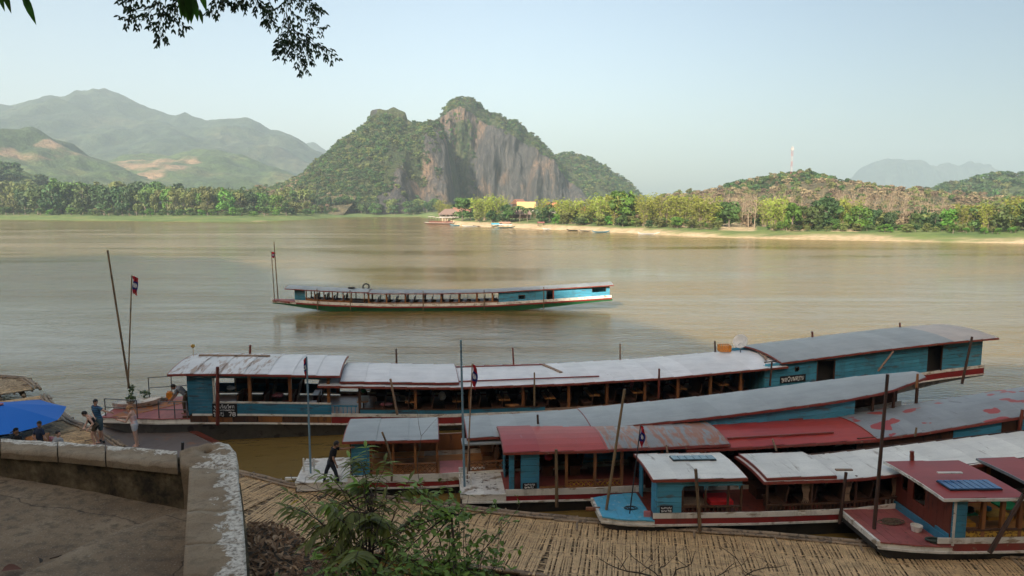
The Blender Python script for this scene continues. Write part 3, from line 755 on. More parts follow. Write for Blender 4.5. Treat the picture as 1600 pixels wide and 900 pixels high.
R_.part(R_.strip(MB(), 19.4, 30.1, .76, 1.68, 0, .03, (1,)), 'far_wall', M['bluelit'])
R_.cross(19.4, .55, M['wooddark'], 0)
R_.part(MB().bb(24.6, 24.7, .1, .16, R_.Z(24, .76), R_.Z(24, 1.68)), 'door_post', M['maroon'])
for k, (u, r) in enumerate(((5.2, .28), (6.5, .30))):
    mb = MB(); rr = []
    for i in range(17):
        a = 2 * math.pi * i / 16; rr.append((r * math.cos(a), r * math.sin(a), 0))
    mb.tube(rr, .07, 6, cap=False)
    o = mb.build('tyre', M['tyre']); o.location = R_.w(u, 1.3 + k * .5, R_.S(u) + 2.05 + k * .1); o.rotation_euler = (rad(70 * k), 0, 0)
    tag(o, ['black tyre lying flat on the roof of the cruising boat', 'black tyre standing tilted on the roof of the cruising boat'][k], 'tyre')

# ---------------- flags
def flag(top, length, m_w, hang, label, r=.02, pole_bot=None, polem=None, fh=.45, fw=.32, yaw=0.0):
    """bare pole (thing) with a drooping red-blue-red flag whose blue band carries a white disc"""
    e = pole_thing(top, pole_bot, r, polem or M['pole'], label, 'flag_pole', cat='flag')
    t = Vector(top) - Vector(pole_bot); fw *= .68
    fl = None; nx, nz = 6, 12
    def pt(i, j, side):
        a = i / nx; b = j / nz
        x = fw * a * (1 - .35 * b) + .03 * math.sin(7 * b + 5 * a); y = .05 * math.sin(9 * a + 4 * b) + side * .004; z = -fh * b - hang * a * a
        c, s_ = math.cos(yaw), math.sin(yaw)
        return (t.x + x * c - y * s_, t.y + x * s_ + y * c, t.z - .04 + z)
    def band(j0, j1, m, nm, par):
        mb = MB()
        for side in (-1, 1):
            vs = [pt(i, j, side) for j in range(j0, j1 + 1) for i in range(nx + 1)]
            fs = [(q * (nx + 1) + i, q * (nx + 1) + i + 1, (q + 1) * (nx + 1) + i + 1, (q + 1) * (nx + 1) + i) for q in range(j1 - j0) for i in range(nx)]
            mb.add(vs, fs if side < 0 else [f[::-1] for f in fs])
        return mb.build(nm, m, par, smooth=True)
    f = band(3, 9, M['flagblue'], 'flag_cloth', e)
    band(0, 3, M['flagred'], 'red_band', f); band(9, 12, M['flagred'], 'red_band', f)
    mb = MB()
    for side in (-1, 1):
        ce = Vector(pt(3, 6, side * 2.5)); ring = [Vector(pt(3 + 1.3 * math.cos(2 * math.pi * k / 10), 6 + 1.9 * math.sin(2 * math.pi * k / 10), side * 2.5)) for k in range(10)]
        mb.add([ce] + ring, [(0, 1 + k, 1 + (k + 1) % 10) for k in range(10)])
    mb.build('white_disc', M['letter'], f)
    return e
M['flagblue'] = plain('flag_blue', (.01, .02, .16), .8); M['flagred'] = plain('flag_red', (.45, .01, .02), .8)
# ================================================================== POLES, FLAGS, THINGS ON THE BOATS
def stand(px0, py0, px1, py1, boat, y, r, m, label, **k):
    return pole_thing(P_on(px0, py0, boat, y), P_on(px1, py1, boat, y), r, m, label, **k)
for a in [
    (340, 573, 340, 664, A, -.14, .075, M['woodred'], 'thick red brown mooring post in front of the black number board 78'),
    (610, 592, 621, 648, A, -.14, .055, M['plank'], 'leaning weathered post on the near side of the longest boat'),
    (835, 582, 835, 634, A, -.14, .045, M['pole'], 'post at the near eave under the end of the maroon roof batten'),
    (1030, 576, 1029, 622, A, -.14, .055, M['woodred'], 'post at the near eave halfway along the open windows of the longest boat'),
    (1206, 566, 1203, 603, A, -.14, .045, M['poledark'], 'dark post beside the start of the blue stern cabin'),
    (1396, 549, 1372, 580, A, -.14, .05, M['plank'], 'slanting grey timber propped against the blue stern cabin'),
    (1519, 526, 1503, 600, A, -.2, .06, M['poledark'], 'dark leaning post at the stern of the longest boat'),
    (391, 539, 390, 575, A, 3.9, .06, M['woodred'], 'short post top behind the front white roof'),
    (619, 545, 620, 580, A, 3.9, .05, M['poledark'], 'short post top behind the raised white roof'),
    (801, 543, 803, 578, A, 3.9, .05, M['woodred'], 'short post top behind the maroon roof batten'),
    (969, 537, 969, 572, A, 3.9, .045, M['plank'], 'short post top behind the middle of the long white roof'),
    (1117, 533, 1118, 565, A, 3.9, .05, M['poledark'], 'short dark post top left of the orange crate'),
    (1269, 518, 1271, 548, A, 3.9, .06, M['woodred'], 'short post top behind the left half of the grey stern roof'),
    (1406, 504, 1407, 530, A, 3.9, .05, M['woodred'], 'short post top behind the right half of the grey stern roof'),
    (869, 702, 870, 792, C, -.12, .06, M['pole'], 'bamboo post standing on the near side of the red roofed boat'),
    (1041, 695, 1044, 714, C, -.14, .035, M['plank'], 'stub of bamboo at the eave of the rusty roof'),
    (1207, 686, 1213, 704, C, -.14, .035, M['plank'], 'stub of bamboo at the eave of the long red roof'),
    (1432, 668, 1430, 682, C, -.14, .035, M['pole'], 'yellowish stub at the eave of the patched grey roof'),
    (840, 648, 842, 690, C, 2.7, .05, M['poledark'], 'post top standing behind the red front roof'),
    (1145, 640, 1147, 672, C, 2.7, .04, M['poledark'], 'post top behind the far edge of the rusty roof'),
    (1202, 632, 1212, 660, C, 2.7, .04, M['poledark'], 'tilted post top behind the red roof'),
    (1434, 584, 1432, 606, B, -.12, .05, M['wood'], 'post at the stern of the grey roofed boat'),
    (1087, 733, 1094, 829, D, -.12, .055, M['pole'], 'crooked post on the near side of the boat with the red cushions'),
    (1322, 738, 1312, 818, D, -.16, .05, M['poledark'], 'dark post with a crossboard between the white roofed boat and the maroon deck'),
    (1425, 705, 1425, 735, E_, 2.75, .07, M['woodred'], 'stub of post behind the nearest dark red roof'),
    (1600, 772, 1546, 864, E_, -.3, .06, M['poledark'], 'slanting dark timber leaning on the nearest boat'),
    (1598, 640, 1592, 676, C, -.12, .06, M['woodred'], 'red brown post at the right edge of the patched roof'),
    (447, 0, 0, 0, None, 0, 0, None, None),
]:
    if a[4] is None: continue
    stand(*a[:5], a[5], a[6], a[7], a[8], group='posts and pole stubs along the boats')
stand(597, 675, 612, 752, B, -.1, .04, M['pole'], 'bent branch used as a post on the grey roofed boat with lattice', bend=.12)
for i, (x0, x1, z) in enumerate(((.15, 12.2, .42), (12.4, 27.2, .42))): pass
for i, (u, lab) in enumerate([(5.3, 'thin bamboo post by the open front part of the cruising boat'), (2.2, 'thin dark post near the front blue panel of the cruising boat'), (12.2, 'dark post on the near side of the cruising boat, third from its bow'),
                              (18.0, 'dark post on the near side of the cruising boat near its blue cabin'), (23.7, 'brown post beside the doorway of the cruising boat')]):
    pole_thing(R_.w(u, .02, R_.S(u) + 2.0), R_.w(u, .02, .15), .045, M['pole'], lab, group='posts on the cruising boat')
def P_dist(px, py, ref): return PD(px, py, ref.y)
# long poles at the bows
bA = A.w(-1.45, 2.9, A.Z(-1.45, .55))
pole_thing(P_dist(168, 391, bA), PD(202, 607, bA.y), .045, M['pole'], 'tall bare bamboo pole leaning left at the bow with potted plants')
flag(P_dist(206, 430, bA), 1, 0, .1, 'flag on a bamboo pole beside the tall bare pole at the left', .03, PD(200, 607, bA.y), fh=.78, fw=.42)
bB = B.w(-1.35, .9, B.Z(-1.35, .62))
flag(P_dist(479, 557, bB), 1, 0, .1, 'drooping flag on the blue steel pole above the white fore deck', .035, bB, M['steelblue'], fh=.62, fw=.2, yaw=2.9)
bC = C.w(-1.3, .75, C.Z(-1.3, .62)); bC2 = C.w(-1.2, 1.15, C.Z(-1.2, .62))
pole_thing(P_dist(720, 531, bC), bC, .042, M['steelblue'], 'tall thin blue steel pole at the bow with the littered white deck')
flag(P_dist(738, 568, bC2), 1, 0, .15, 'folded flag on a thin pale pole beside the tall blue pole', .028, bC2, M['plank'], fh=.72, fw=.26)
bD = D.w(-1.25, .8, D.Z(-1.25, .52))
pole_thing(P_dist(976, 608, bD), bD, .045, M['pole'], 'long bamboo pole rising from the light blue fore deck')
bD2 = D.w(-.6, .5, D.Z(-.6, .52))
flag(P_dist(1001, 664, bD2), 1, 0, .1, 'small flag in front of the rusty roof', .02, bD2, M['frame'], fh=.6, fw=.2)
bE = E_.w(-.9, 1.1, E_.Z(-.9, .5))
pole_thing(P_dist(1387, 585, bE), bE, .05, M['poledark'], 'long bamboo pole with yellow foot rising from the maroon fore deck')
bR = R_.w(-2.2, 1.3, R_.Z(-2.2, .55))
pole_thing(P_dist(428, 378, bR), bR + Vector((.35, 0, 0)), .05, M['pole'], 'tall thin pole at the bow of the cruising boat')
flag(P_dist(424, 393, bR), 1, 0, .05, 'small flag on the lower pole at the bow of the cruising boat', .04, bR, fh=.55, fw=.6)

# railings on the bow of boat A
def railing(pts, h, label, mids=(.52,)):
    """pts: world foot points"""
    e = empty('deck_railing', pts[0], 0, label, 'railing', 'railings round the bow deck')
    o = Vector(pts[0])
    for p in pts: MB().tube([Vector(p) - o, Vector(p) - o + Vector((0, 0, h))], .022, 6).build('upright', M['railing'], e)
    for t in (1.0,) + tuple(mids):
        MB().tube([Vector(p) - o + Vector((0, 0, h * t)) for p in pts], .02, 6).build('rail', M['railing'], e)
dk = lambda u, y: A.w(u, y, A.Z(u, .55))
railing([dk(-1.7, 3.2), dk(-1.8, 2.0), dk(-1.75, .85)][::-1][:1] + [dk(-.35, .45)], .75, 'low railing at the tip of the pink bow deck, behind the woman in pink')
railing([dk(.55, .32), dk(1.2, .25), dk(1.7, .22)], .72, 'low railing on the near side of the pink bow deck, before the blue cabin')
railing([dk(-.9, 3.35), dk(-.0, 3.6), dk(.7, 3.68)], 1.0, 'taller railing on the far side of the pink bow deck')
# potted plants in a basket boat, mats, jerrycan and ropes on the bow
def blob_leaves(mb, c, r, n, size, rng, up=.4):
    for i in range(n):
        d = Vector((rng.gauss(0, 1), rng.gauss(0, 1), rng.gauss(0, 1) + up)).normalized()
        p = Vector(c) + Vector((d.x * r[0], d.y * r[1], d.z * r[2])) * rng.uniform(.45, 1)
        a = Vector((rng.gauss(0, 1), rng.gauss(0, 1), rng.gauss(0, .6))).normalized(); b = a.cross(d + Vector((.01, .02, 0))).normalized()
        s = size * rng.uniform(.6, 1.3)
        mb.add([p - a * s, p + b * s * .45, p + a * s, p - b * s * .45], [(0, 1, 2, 3)])
    return mb
rng = random.Random(5)
def leafmat(name, c, var=.35, dh=.03, trans=.25, rough=.6, coords='Object', sc=8, rnd=True):
    m, nt, b = newmat(name)
    co = texco(nt, coords); n = noise(nt, co, sc, 3)
    col = ramp(nt, n, [(.3, [x * .6 for x in c]), (.7, [min(1, x * 1.35) for x in c])])
    if rnd: col = hsv(nt, col, objrand(nt), dh, var)
    nt.links.new(col, b.inputs['Base Color']); b.inputs['Roughness'].default_value = rough
    b.inputs['Transmission Weight'].default_value = 0
    tr = nt.nodes.new('ShaderNodeBsdfTranslucent'); nt.links.new(col, tr.inputs['Color'])
    mx = nt.nodes.new('ShaderNodeMixShader'); mx.inputs[0].default_value = trans
    nt.links.new(b.outputs[0], mx.inputs[1]); nt.links.new(tr.outputs[0], mx.inputs[2])
    out = [n_ for n_ in nt.nodes if n_.type == 'OUTPUT_MATERIAL'][0]; nt.links.new(mx.outputs[0], out.inputs[0])
    return m
M['potleaf'] = leafmat('pot_plant_leaf', (.07, .13, .03))
M['clay'] = paint('clay_pot', (.20, .12, .07), (.1, .06, .04), .55, 8, .8)
def pot_plant(loc, r, h, label):
    e = empty('potted_plant', loc, 0, label, 'potted plant')
    mb = MB(); rings = []
    for z, q in ((0, .6), (.05, .75), (.16, 1.0), (.2, 1.05), (.19, .9)):
        rings.append([(r * .6 * q * math.cos(2 * math.pi * k / 10), r * .6 * q * math.sin(2 * math.pi * k / 10), z) for k in range(10)])
    mb.loft(rings).build('pot', M['clay'], e)
    blob_leaves(MB(), (0, 0, .2 + h * .45), (r, r, h * .5), 90, .07, rng, .8).build('foliage', M['potleaf'], e)
    return e
for k, (u, y, r, h, lab) in enumerate([(-1.3, 2.3, .26, .3, 'bushy pot plant on the bow deck directly behind the low railing'), (-.85, 2.75, .28, .42, 'tallest light green pot plant on the bow deck'),
                                       (-1.45, 2.9, .16, .65, 'spiky pot plant at the foot of the tall bamboo poles')]):
    pot_plant(dk(u, y), r, h, lab)
mb = MB(); rings = []      # shallow basin boat holding the plants
for t in np.linspace(-1, 1, 11):
    wd = .42 * math.sqrt(max(0.02, 1 - t * t)); rings.append([(t * .95, -wd, .24 + .06 * t * t), (t * .9, -wd * .6, .02), (t * .9, wd * .6, .02), (t * .95, wd, .24 + .06 * t * t), (t * .95, wd - .04, .2 + .06 * t * t), (t * .9, 0, .06), (t * .95, -wd + .04, .2 + .06 * t * t)])
o = mb.loft(rings).build('plant_trough', M['white']); o.location = dk(-1.0, 2.15) + Vector((0, 0, .01)); o.rotation_euler = (0, 0, rad(25)); tag(o, 'white trough shaped like a little boat on the bow deck', 'trough')
def coil(loc, r, turns, th, m, label, seed=0, squash=.8, name='rope_coil'):
    q = random.Random(seed); pts = []
    for i in range(turns * 14):
        a = 2 * math.pi * i / 14; rr = r * (.7 + .3 * math.sin(i * .37 + seed)) * q.uniform(.93, 1.07)
        pts.append((rr * math.cos(a), rr * squash * math.sin(a), th + th * 1.2 * (i / 14) * .6))
    o = MB().tube(pts, th, 5).build(name, m, smooth=True); o.location = loc; tag(o, label, 'rope'); return o
coil(dk(-.45, 3.0), .42, 4, .025, M['rope'], 'tangled rope on the far side of the bow deck before the orange jerrycan', 2)
mb = MB().bb(-.13, .13, -.08, .08, 0, .30).bb(-.04, .04, -.03, .03, .30, .35); mb.tube([(-.1, 0, .30), (-.08, 0, .37), (.04, 0, .37), (.1, 0, .30)], .016, 6)
o = mb.build('jerrycan', M['orange']); o.location = dk(.0, 3.3); tag(o, 'orange jerrycan under the taller deck railing', 'jerrycan')
M['orangemat'] = roofmat('worn_orange_mat', (.38, .14, .05), (.12, .13, .16), .52, (1, 1, 1), 2.2, .8)
mb = MB(); ps = [(-1.5, .75), (-.9, .62), (.95, 2.7), (.6, 3.2), (-.6, 2.5), (-1.2, 1.7)]
base = dk(0, 0)
top = [A.w(u, y, A.Z(u, .55) + .014) for u, y in ps]; mb.add(top + [p - Vector((0, 0, .02)) for p in top], [tuple(range(6)), tuple(range(11, 5, -1))] + [(i, i + 6, (i + 1) % 6 + 6, (i + 1) % 6) for i in range(6)])
tag(mb.build('deck_mat', M['orangemat']), 'worn orange and blue mat lying diagonally on the pink bow deck', 'mat')
# dish and crate on A roof
cr = A.w(27.0, 3.3, A.S(27) + 2.05 + .18)
e = empty('satellite_dish', cr + Vector((.75, -.25, 0)), 0, 'white satellite dish on the roof beside the orange crate', 'satellite dish')
mb = MB(); rings = []
Rm = Euler((rad(62), 0, rad(-35))).to_matrix()
for q, z in ((.02, 0), (.16, .02), (.29, .06), (.37, .11), (.36, .12), (.28, .075), (.16, .035), (.02, .02)):
    rings.append([Rm @ Vector((q * 1.02 * math.cos(2 * math.pi * k / 20), q * math.sin(2 * math.pi * k / 20), z)) + Vector((0, 0, .55)) for k in range(20)])
mb.loft(rings).build('dish', M['dish'], e, smooth=True)
MB().tube([(0, 0, 0), (0, 0, .5)], .025, 6).tube([(0, .0, .5), Rm @ Vector((0, -.3, .35)) + Vector((0, 0, .55))], .012, 5).build('dish_mount', M['metal'], e)
mb = MB().bb(-.28, .28, -.2, .2, 0, .03)
for i in range(7):
    x = -.28 + i * .56 / 6
    for y in (-.2, .2): mb.bb(x - .02, x + .02, y - .01, y + .01, .03, .33)
for i in range(5):
    y = -.17 + i * .34 / 4
    for x in (-.28, .28): mb.bb(x - .01, x + .01, y - .02, y + .02, .03, .33)
for z in (.12, .31):
    for y in (-.2, .2): mb.bb(-.29, .29, y - .012, y + .012, z, z + .035)
    for x in (-.28, .28): mb.bb(x - .012, x + .012, -.2, .2, z, z + .035)
o = mb.build('plastic_crate', M['orange']); o.location = cr; tag(o, 'orange plastic crate on the white roof beside the satellite dish', 'crate')
for i, (x, y, L, a) in enumerate(((28.3, 2.0, 2.2, 1.45), (28.15, 1.2, 1.3, 1.2))):
    c = A.w(x, y, A.S(x) + 2.05 + .24); e = MB().bar((-L / 2 * math.cos(a), -L / 2 * math.sin(a), 0), (L / 2 * math.cos(a), L / 2 * math.sin(a), 0), .09, .05)
    o = e.build('loose_plank', M['plank']); o.location = c; tag(o, ['long loose plank in the step between the white roof and the grey stern roof', 'short loose plank near the front corner of the grey stern roof'][i], 'plank')
ball = MB().tube([(0, 0, 0), (0, 0, .42)], .012, 5).ell((0, 0, .48), (.09, .09, .09), 10, 6)
o = ball.build('horn_ball', M['gold'], smooth=True); o.location = A.w(1.25, 2.9, A.S(1.2) + 2.05 + .45 + .12); tag(o, 'yellow ball on a rod at the front corner of the white roof', 'ornament')

# solar panels
def solar(B_, u0, u1, y0, y1, dz, n, m, label, gap=.02):
    z = lambda u, y: B_.S(u) + B_.zr + dz + B_.crown * (1 - (2 * y / B_.W - 1) ** 2) + .06
    e = empty('solar_panel_array', B_.w(u0, y0, z(u0, y0)), B_.root.rotation_euler.z, label, 'solar panel')
    o = Vector((u0, y0, z(u0, y0)))
    sk_ = (u1 - u0) / n
    for i in range(n):
        a = u0 + i * sk_ + gap / 2; b = u0 + (i + 1) * sk_ - gap / 2
        p = [Vector(q) - o for q in ((a, y0, z(a, y0)), (b, y0, z(b, y0)), (b, y1, z(b, y1)), (a, y1, z(a, y1)))]
        mb = MB().hexa(p + [q + Vector((0, 0, .025)) for q in p]); mb.build('solar_panel', m, e)
    p = [Vector(q) - o for q in ((u0, y0 - .02, z(u0, y0) - .03), (u1, y0 - .02, z(u1, y0) - .03), (u1, y1 + .02, z(u1, y1) - .03), (u0, y1 + .02, z(u0, y1) - .03))]
    MB().hexa(p + [q + Vector((0, 0, .028)) for q in p]).build('panel_frame', M['frame'], e)
solar(D, .95, 2.35, 1.25, 1.62, .05, 6, M['solargrey'], 'narrow row of grey blue solar panels on the white roof')
solar(E_, .75, 2.25, .42, .98, .0, 8, M['solar'], 'blue solar panel array near the corner of the dark red roof', .03)
o = MB().bb(-.35, .35, -.04, .04, 0, .03).build('white_sheet', M['white']); o.location = E_.w(1.25, 1.15, E_.S(1.2) + 2.0 + .25); tag(o, 'crumpled white sheet edge behind the blue solar panels', 'sheet')
# things on decks
def bucket(loc, r, h, m, label, name='bucket'):
    mb = MB(); rings = []
    for z, q in ((0, .8), (h, 1.0), (h, .9), (.03, .72)):
        rings.append([(r * q * math.cos(2 * math.pi * k / 14), r * q * math.sin(2 * math.pi * k / 14), z) for k in range(14)])
    mb.loft(rings); o = mb.build(name, m); o.location = loc; tag(o, label, name.replace('_', ' ')); return o
bucket(E_.w(.25, .95, E_.Z(.2, .5) + .01), .16, .17, M['white'], 'white bucket on the maroon fore deck')
coil(E_.w(.35, .3, E_.Z(.3, .5)), .26, 5, .022, M['ropegreen'], 'green rope coil at the near corner of the maroon fore deck', 3, .6)
coil(E_.w(-.2, 1.5, E_.Z(-.2, .5)), .42, 3, .02, M['rope'], 'dark tangled rope at the foot of the long pole on the maroon deck', 4, .5)
coil(D.w(-.45, .9, D.Z(-.5, .5)), .22, 3, .012, M['frame'], 'thin black cable coil on the light blue fore deck', 5, .7)
o = MB().bb(-.1, .1, -.02, .02, 0, .18).build('pink_box', M['pinkmat']); o.location = D.w(-.12, .3, D.Z(-.1, .5)); tag(o, 'small pink box against the light blue deck by the cabin', 'box')
o = MB().tube([(-.22, 0, 0), (.22, 0, 0)], .07, 8).build('orange_float', M['wood']); o.location = D.w(-1.62, 1.0, D.Z(-1.5, .46)); tag(o, 'brown wooden roller at the tip of the light blue deck', 'roller')
def windlass(loc, sc, label):
    e = empty('bow_bitts', loc, 0, label, 'mooring bitts')
    for x in (-.14, .14): MB().bb(x * sc - .02, x * sc + .02, -.03, .03, 0, .36 * sc).build('post', M['white'], e)
    for z in (.12, .27): MB().bb(-.14 * sc, .14 * sc, -.015, .015, z * sc, z * sc + .03).build('rung', M['white'], e)
windlass(B.w(-1.45, 1.15, B.Z(-1.4, .60)), 1.3, 'white timber bitts at the foot of the blue steel pole')
windlass(C.w(-1.25, .95, C.Z(-1.2, .60)), 1.2, 'white timber bitts on the littered white deck')
o = MB().bb(-.35, .2, -.05, .05, -.04, .04).build('white_spar', M['white']); o.location = B.w(-1.85, .75, B.Z(-1.7, .50)); tag(o, 'white painted spar sticking out left of the white fore deck', 'spar')
rngd = random.Random(9)
mb = MB()
for i in range(34):      # leaf litter on deck C
    u = rngd.uniform(-1.2, -.1); y = C.c + rngd.uniform(-.9, .9); a = rngd.uniform(0, 6); s_ = rngd.uniform(.02, .06)
    c = Vector((u, y, C.Z(u, .6) + .012)); d = Vector((math.cos(a), math.sin(a), .1)) * s_; f = Vector((-math.sin(a), math.cos(a), 0)) * s_ * .5
    mb.add([c - d, c - f, c + d, c + f], [(0, 1, 2, 3)])
o = mb.build('leaf_litter', M['poledark']); o.location = C.root.location; o.rotation_euler = C.root.rotation_euler
tag(o, 'dark dead leaves scattered on the white deck of the red roofed boat', 'leaf litter', kind='stuff')
for (B_, u, y, z, s, m, lab) in [
    (A, 5.2, 1.3, 1.15, (.55, .4, .22), M['pinkcloth'], 'pink checked bundle in the second window of the front cabin'),
    (A, 3.3, 1.0, 1.55, (.4, .3, .2), M['whitecloth'], 'white bundle in the first window of the front cabin'),
    (A, 9.9, .8, 1.0, (.6, .4, .12), M['pinkcloth'], 'pink cloth on the sill right of the boarding gap'),
    (A, 12.4, .9, 1.25, (.35, .3, .4), M['whitecloth'], 'white and grey clothing on a seat behind the wooden post'),
    (A, 8.9, 1.2, 1.45, (.25, .25, .25), M['greencloth'], 'green bag hanging at the start of the dark window row'),
    (A, 15.6, .7, .9, (.7, .35, .12), M['woodlight'], 'wooden tray on the sill of the fourth open bay'),
    (A, 21.4, 1.2, 1.3, (.2, .2, .4), M['pinkcloth'], 'pink cloth hung on a post among the open windows'),
    (C, 1.55, 1.0, 1.35, (.3, .2, .22), M['redmat'], 'red bag behind the bamboo post of the red roofed boat'),
    (E_, 1.75, .9, 1.05, (.22, .2, .2), M['black'], 'black bag on the sill near the green table'),
    (E_, 2.35, 1.0, 1.05, (.2, .2, .16), M['blue'], 'blue bag on the sill near the yellow bench')]:
    mb = MB().ell((0, 0, s[2] / 2), (s[0] / 2, s[1] / 2, s[2] / 2), 10, 7, None, .12, rngd)
    o = mb.build('cloth_bundle', m, smooth=True); o.location = B_.w(u, y, B_.Z(u, z)); tag(o, lab, 'bundle')
# curtains on D
for u in (4.75, 6.05, 7.6):
    mb = MB(); n = 9; pts = []
    for i in range(n):
        for j in range(6):
            t = j / 5; w = .28 * (1 - .55 * math.exp(-((t - .7) / .16) ** 2)) * (i / (n - 1) - .5)
            pts.append((u + w, .16 + .035 * (i % 2), D.Z(u, 1.62 - t * .75)))
    mb.add(pts, [(i * 6 + j, i * 6 + j + 1, (i + 1) * 6 + j + 1, (i + 1) * 6 + j) for i in range(n - 1) for j in range(5)])
    D.part(mb, 'curtain', M['plank'], smooth=True)
o = MB().bb(-.25, .25, -.05, .05, -.02, .02).build('cross_board', M['plank']); o.location = D.w(5.75, -.1, D.S(5.7) + 2.12); tag(o, 'small grey board nailed on top of the dark post', 'board')

# ================================================================== BAMBOO WALKWAY
M['bamboo'] = paint('split_bamboo', (.66, .455, .225), (.38, .25, .13), .56, 9, .6, (1, 1, 1), .22, .2)
M['bamboo2'] = paint('old_split_bamboo', (.46, .34, .20), (.14, .10, .06), .54, 9, .65, (1, 1, 1), .25, .2)
M['log'] = paint('grey_bamboo_log', (.30, .22, .14), (.13, .10, .07), .52, 7, .7, (1, 1, 1), .2, .3)
M['gaptone'] = paint('slat_gap_tone', (.30, .205, .11), (.05, .035, .02), .5, 14, .9)  # brown standing in for the shaded gaps between slats
def walkway(name, far, width, z, label, nparts, joint=3.1, wob=.0, m=None, m2=None):
    m = m or M['bamboo']; m2 = m2 or M['bamboo2']
    far = [Vector((*p, z)) for p in far]; O = far[0].copy()
    e = empty(name, O, 0, label, 'walkway'); r = random.Random(3)
    L = [0]
    for a, b in zip(far, far[1:]): L.append(L[-1] + (b - a).length)
    def at(s_):
        i = 0
        while i < len(far) - 2 and s_ > L[i + 1]: i += 1
        t = (s_ - L[i]) / (L[i + 1] - L[i]); p = far[i].lerp(far[i + 1], t); d = (far[i + 1] - far[i]).normalized(); return p - O, d
    step = .060; rows = 3; wl = width / rows; tot = L[-1]; k = 0; stuff = MB(); cand = []; cand_gap = {}
    s_ = 0.0
    while s_ < tot:
        seg = int(s_ / joint)
        if s_ - seg * joint < step and s_ > .1 and not cand_gap.get(seg): cand_gap[seg] = 1; s_ += .012; continue
        p, d = at(s_); nrm = Vector((d.y, -d.x, 0))
        for q in range(rows):
            a0 = q * wl + r.uniform(-.10, .03) + (.0 if q else .05); a1 = (q + 1) * wl + r.uniform(-.03, .14)
            cand.append((p + d * r.uniform(-.016, .016), d, nrm, a0, a1, r.uniform(-.004, .012) + (seg % 2) * .012 + q * .006, r.uniform(-.05, .05)))
        s_ += step
    vis = sorted(range(len(cand)), key=lambda i: -((cand[i][0].x + O.x > -3) and 1 or 0) + (cand[i][0].y + O.y) * .05 + r.random() * .0)
    chosen = set(vis[:nparts])
    for i, (p, d, nrm, a0, a1, dz, sk_) in enumerate(cand):
        mb = MB() if i in chosen else stuff
        w = r.uniform(.044, .068)
        c0 = p + nrm * a0; c1 = p + nrm * a1 + d * sk_; cm = (c0 + c1) / 2
        bend = .02 if i % 2 else .006
        pts = []
        for c, zz in ((c0, 0), (cm, bend), (c1, -.004)):
            pts += [c - d * w / 2 + Vector((0, 0, dz + zz - .006)), c + Vector((0, 0, dz + zz + .006)), c + d * w / 2 + Vector((0, 0, dz + zz - .006)), c + Vector((0, 0, dz + zz - .014))]
        fs = []
        for j in (0, 4):
            for t in range(4): fs.append((j + t, j + (t + 1) % 4, j + 4 + (t + 1) % 4, j + 4 + t))
        fs += [(3, 2, 1, 0), (8, 9, 10, 11)]
        mb.add(pts, fs)
        if i in chosen: mb.build('bamboo_slat', m if r.random() < .8 else m2, e)
    stuff.build('bamboo_slats', m, e, 'stuff')
    # lengthwise weft strips and bearers
    ul = MB(); nn = max(2, int(tot / .6)); rings = []
    for i in range(nn + 1):
        p, d = at(tot * i / nn * .999); n_ = Vector((d.y, -d.x, 0)); a, b = p + n_ * .03, p + n_ * (width - .05)
        rings.append([a + Vector((0, 0, -.035)), b + Vector((0, 0, -.035)), b + Vector((0, 0, -.045)), a + Vector((0, 0, -.045))])
    ul.loft(rings).build('gap_tone_sheet', M['gaptone'], e)  # sheet added below the slats to keep the gaps from going black
    mb = MB(); sec = max(2, int(tot / .5))
    for q in np.linspace(.2, width - .15, 9):
        pts = []
        for i in range(sec + 1):
            p, d = at(tot * i / sec * .999); pts.append(p + Vector((d.y, -d.x, 0)) * (q + .03 * math.sin(i * 2.1 + q * 9)) + Vector((0, 0, .010 + .016 * (1 if (i + int(q * 10)) % 2 else -1))))
        for a, b in zip(pts, pts[1:]): mb.bar(a, b, .035, .008)
    mb.build('weft_strips', m, e, 'stuff')
    bl = MB()
    for q in (.15, .9, 1.8, 2.7, width - .15):
        if q > width: continue
        pts = []
        for i in range(sec + 1):
            p, d = at(tot * i / sec * .999); pts.append(p + Vector((d.y, -d.x, 0)) * q + Vector((0, 0, -.09)))
        MB().tube(pts, .05, 6).build('bearer', M['log'], e)
    for q, zz, rr in ((-.05, .06, .065), (.10, .045, .045), (-.22, -.05, .08), (width + .02, -.04, .06), (width - .35, -.24, .11), (.5, -.27, .12), (width * .5, -.27, .12)):
        s0 = 0.0; cnt = 0
        while s0 < tot - .5:
            ln = r.uniform(3.2, 5.0); s1 = min(tot - .01, s0 + ln); pts = []
            for i in range(7):
                p, d = at(s0 + (s1 - s0) * i / 6); pts.append(p + Vector((d.y, -d.x, 0)) * (q + .03 * math.sin(i + s0)) + Vector((0, 0, zz + (.02 if cnt % 2 else 0))))
            MB().tube(pts, [rr * (1.06 if i % 2 else .94) for i in range(7)], 7).build('edge_pole' if zz > -.1 else 'float_log', M['log'], e, smooth=True)
            s0 = s1 - r.uniform(.1, .5) ; cnt += 1
            if s1 >= tot - .02: break
    s0 = 1.0
    while s0 < tot:
        p, d = at(s0); n_ = Vector((d.y, -d.x, 0)); a = p - n_ * .3 + Vector((0, 0, .03)); b = p + n_ * r.uniform(.25, .9) + d * r.uniform(-.1, .1) + Vector((0, 0, .05))
        MB().tube([a, b], .035, 6).build('cross_peg', M['log'], e); s0 += r.uniform(1.2, 2.4)
    return e
walkway('bamboo_walkway', [(-13.2, 25.5), (-10.2, 24.0), (-7.6, 22.7), (-5, 21.9), (-2.3, 21.15), (1.4, 20.2), (5, 19.55), (9.4, 18.75), (14.3, 17.8), (20, 16.6), (27, 15.2)], 3.2, .32,
        'long floating walkway of woven split bamboo along the moored boats', 290)
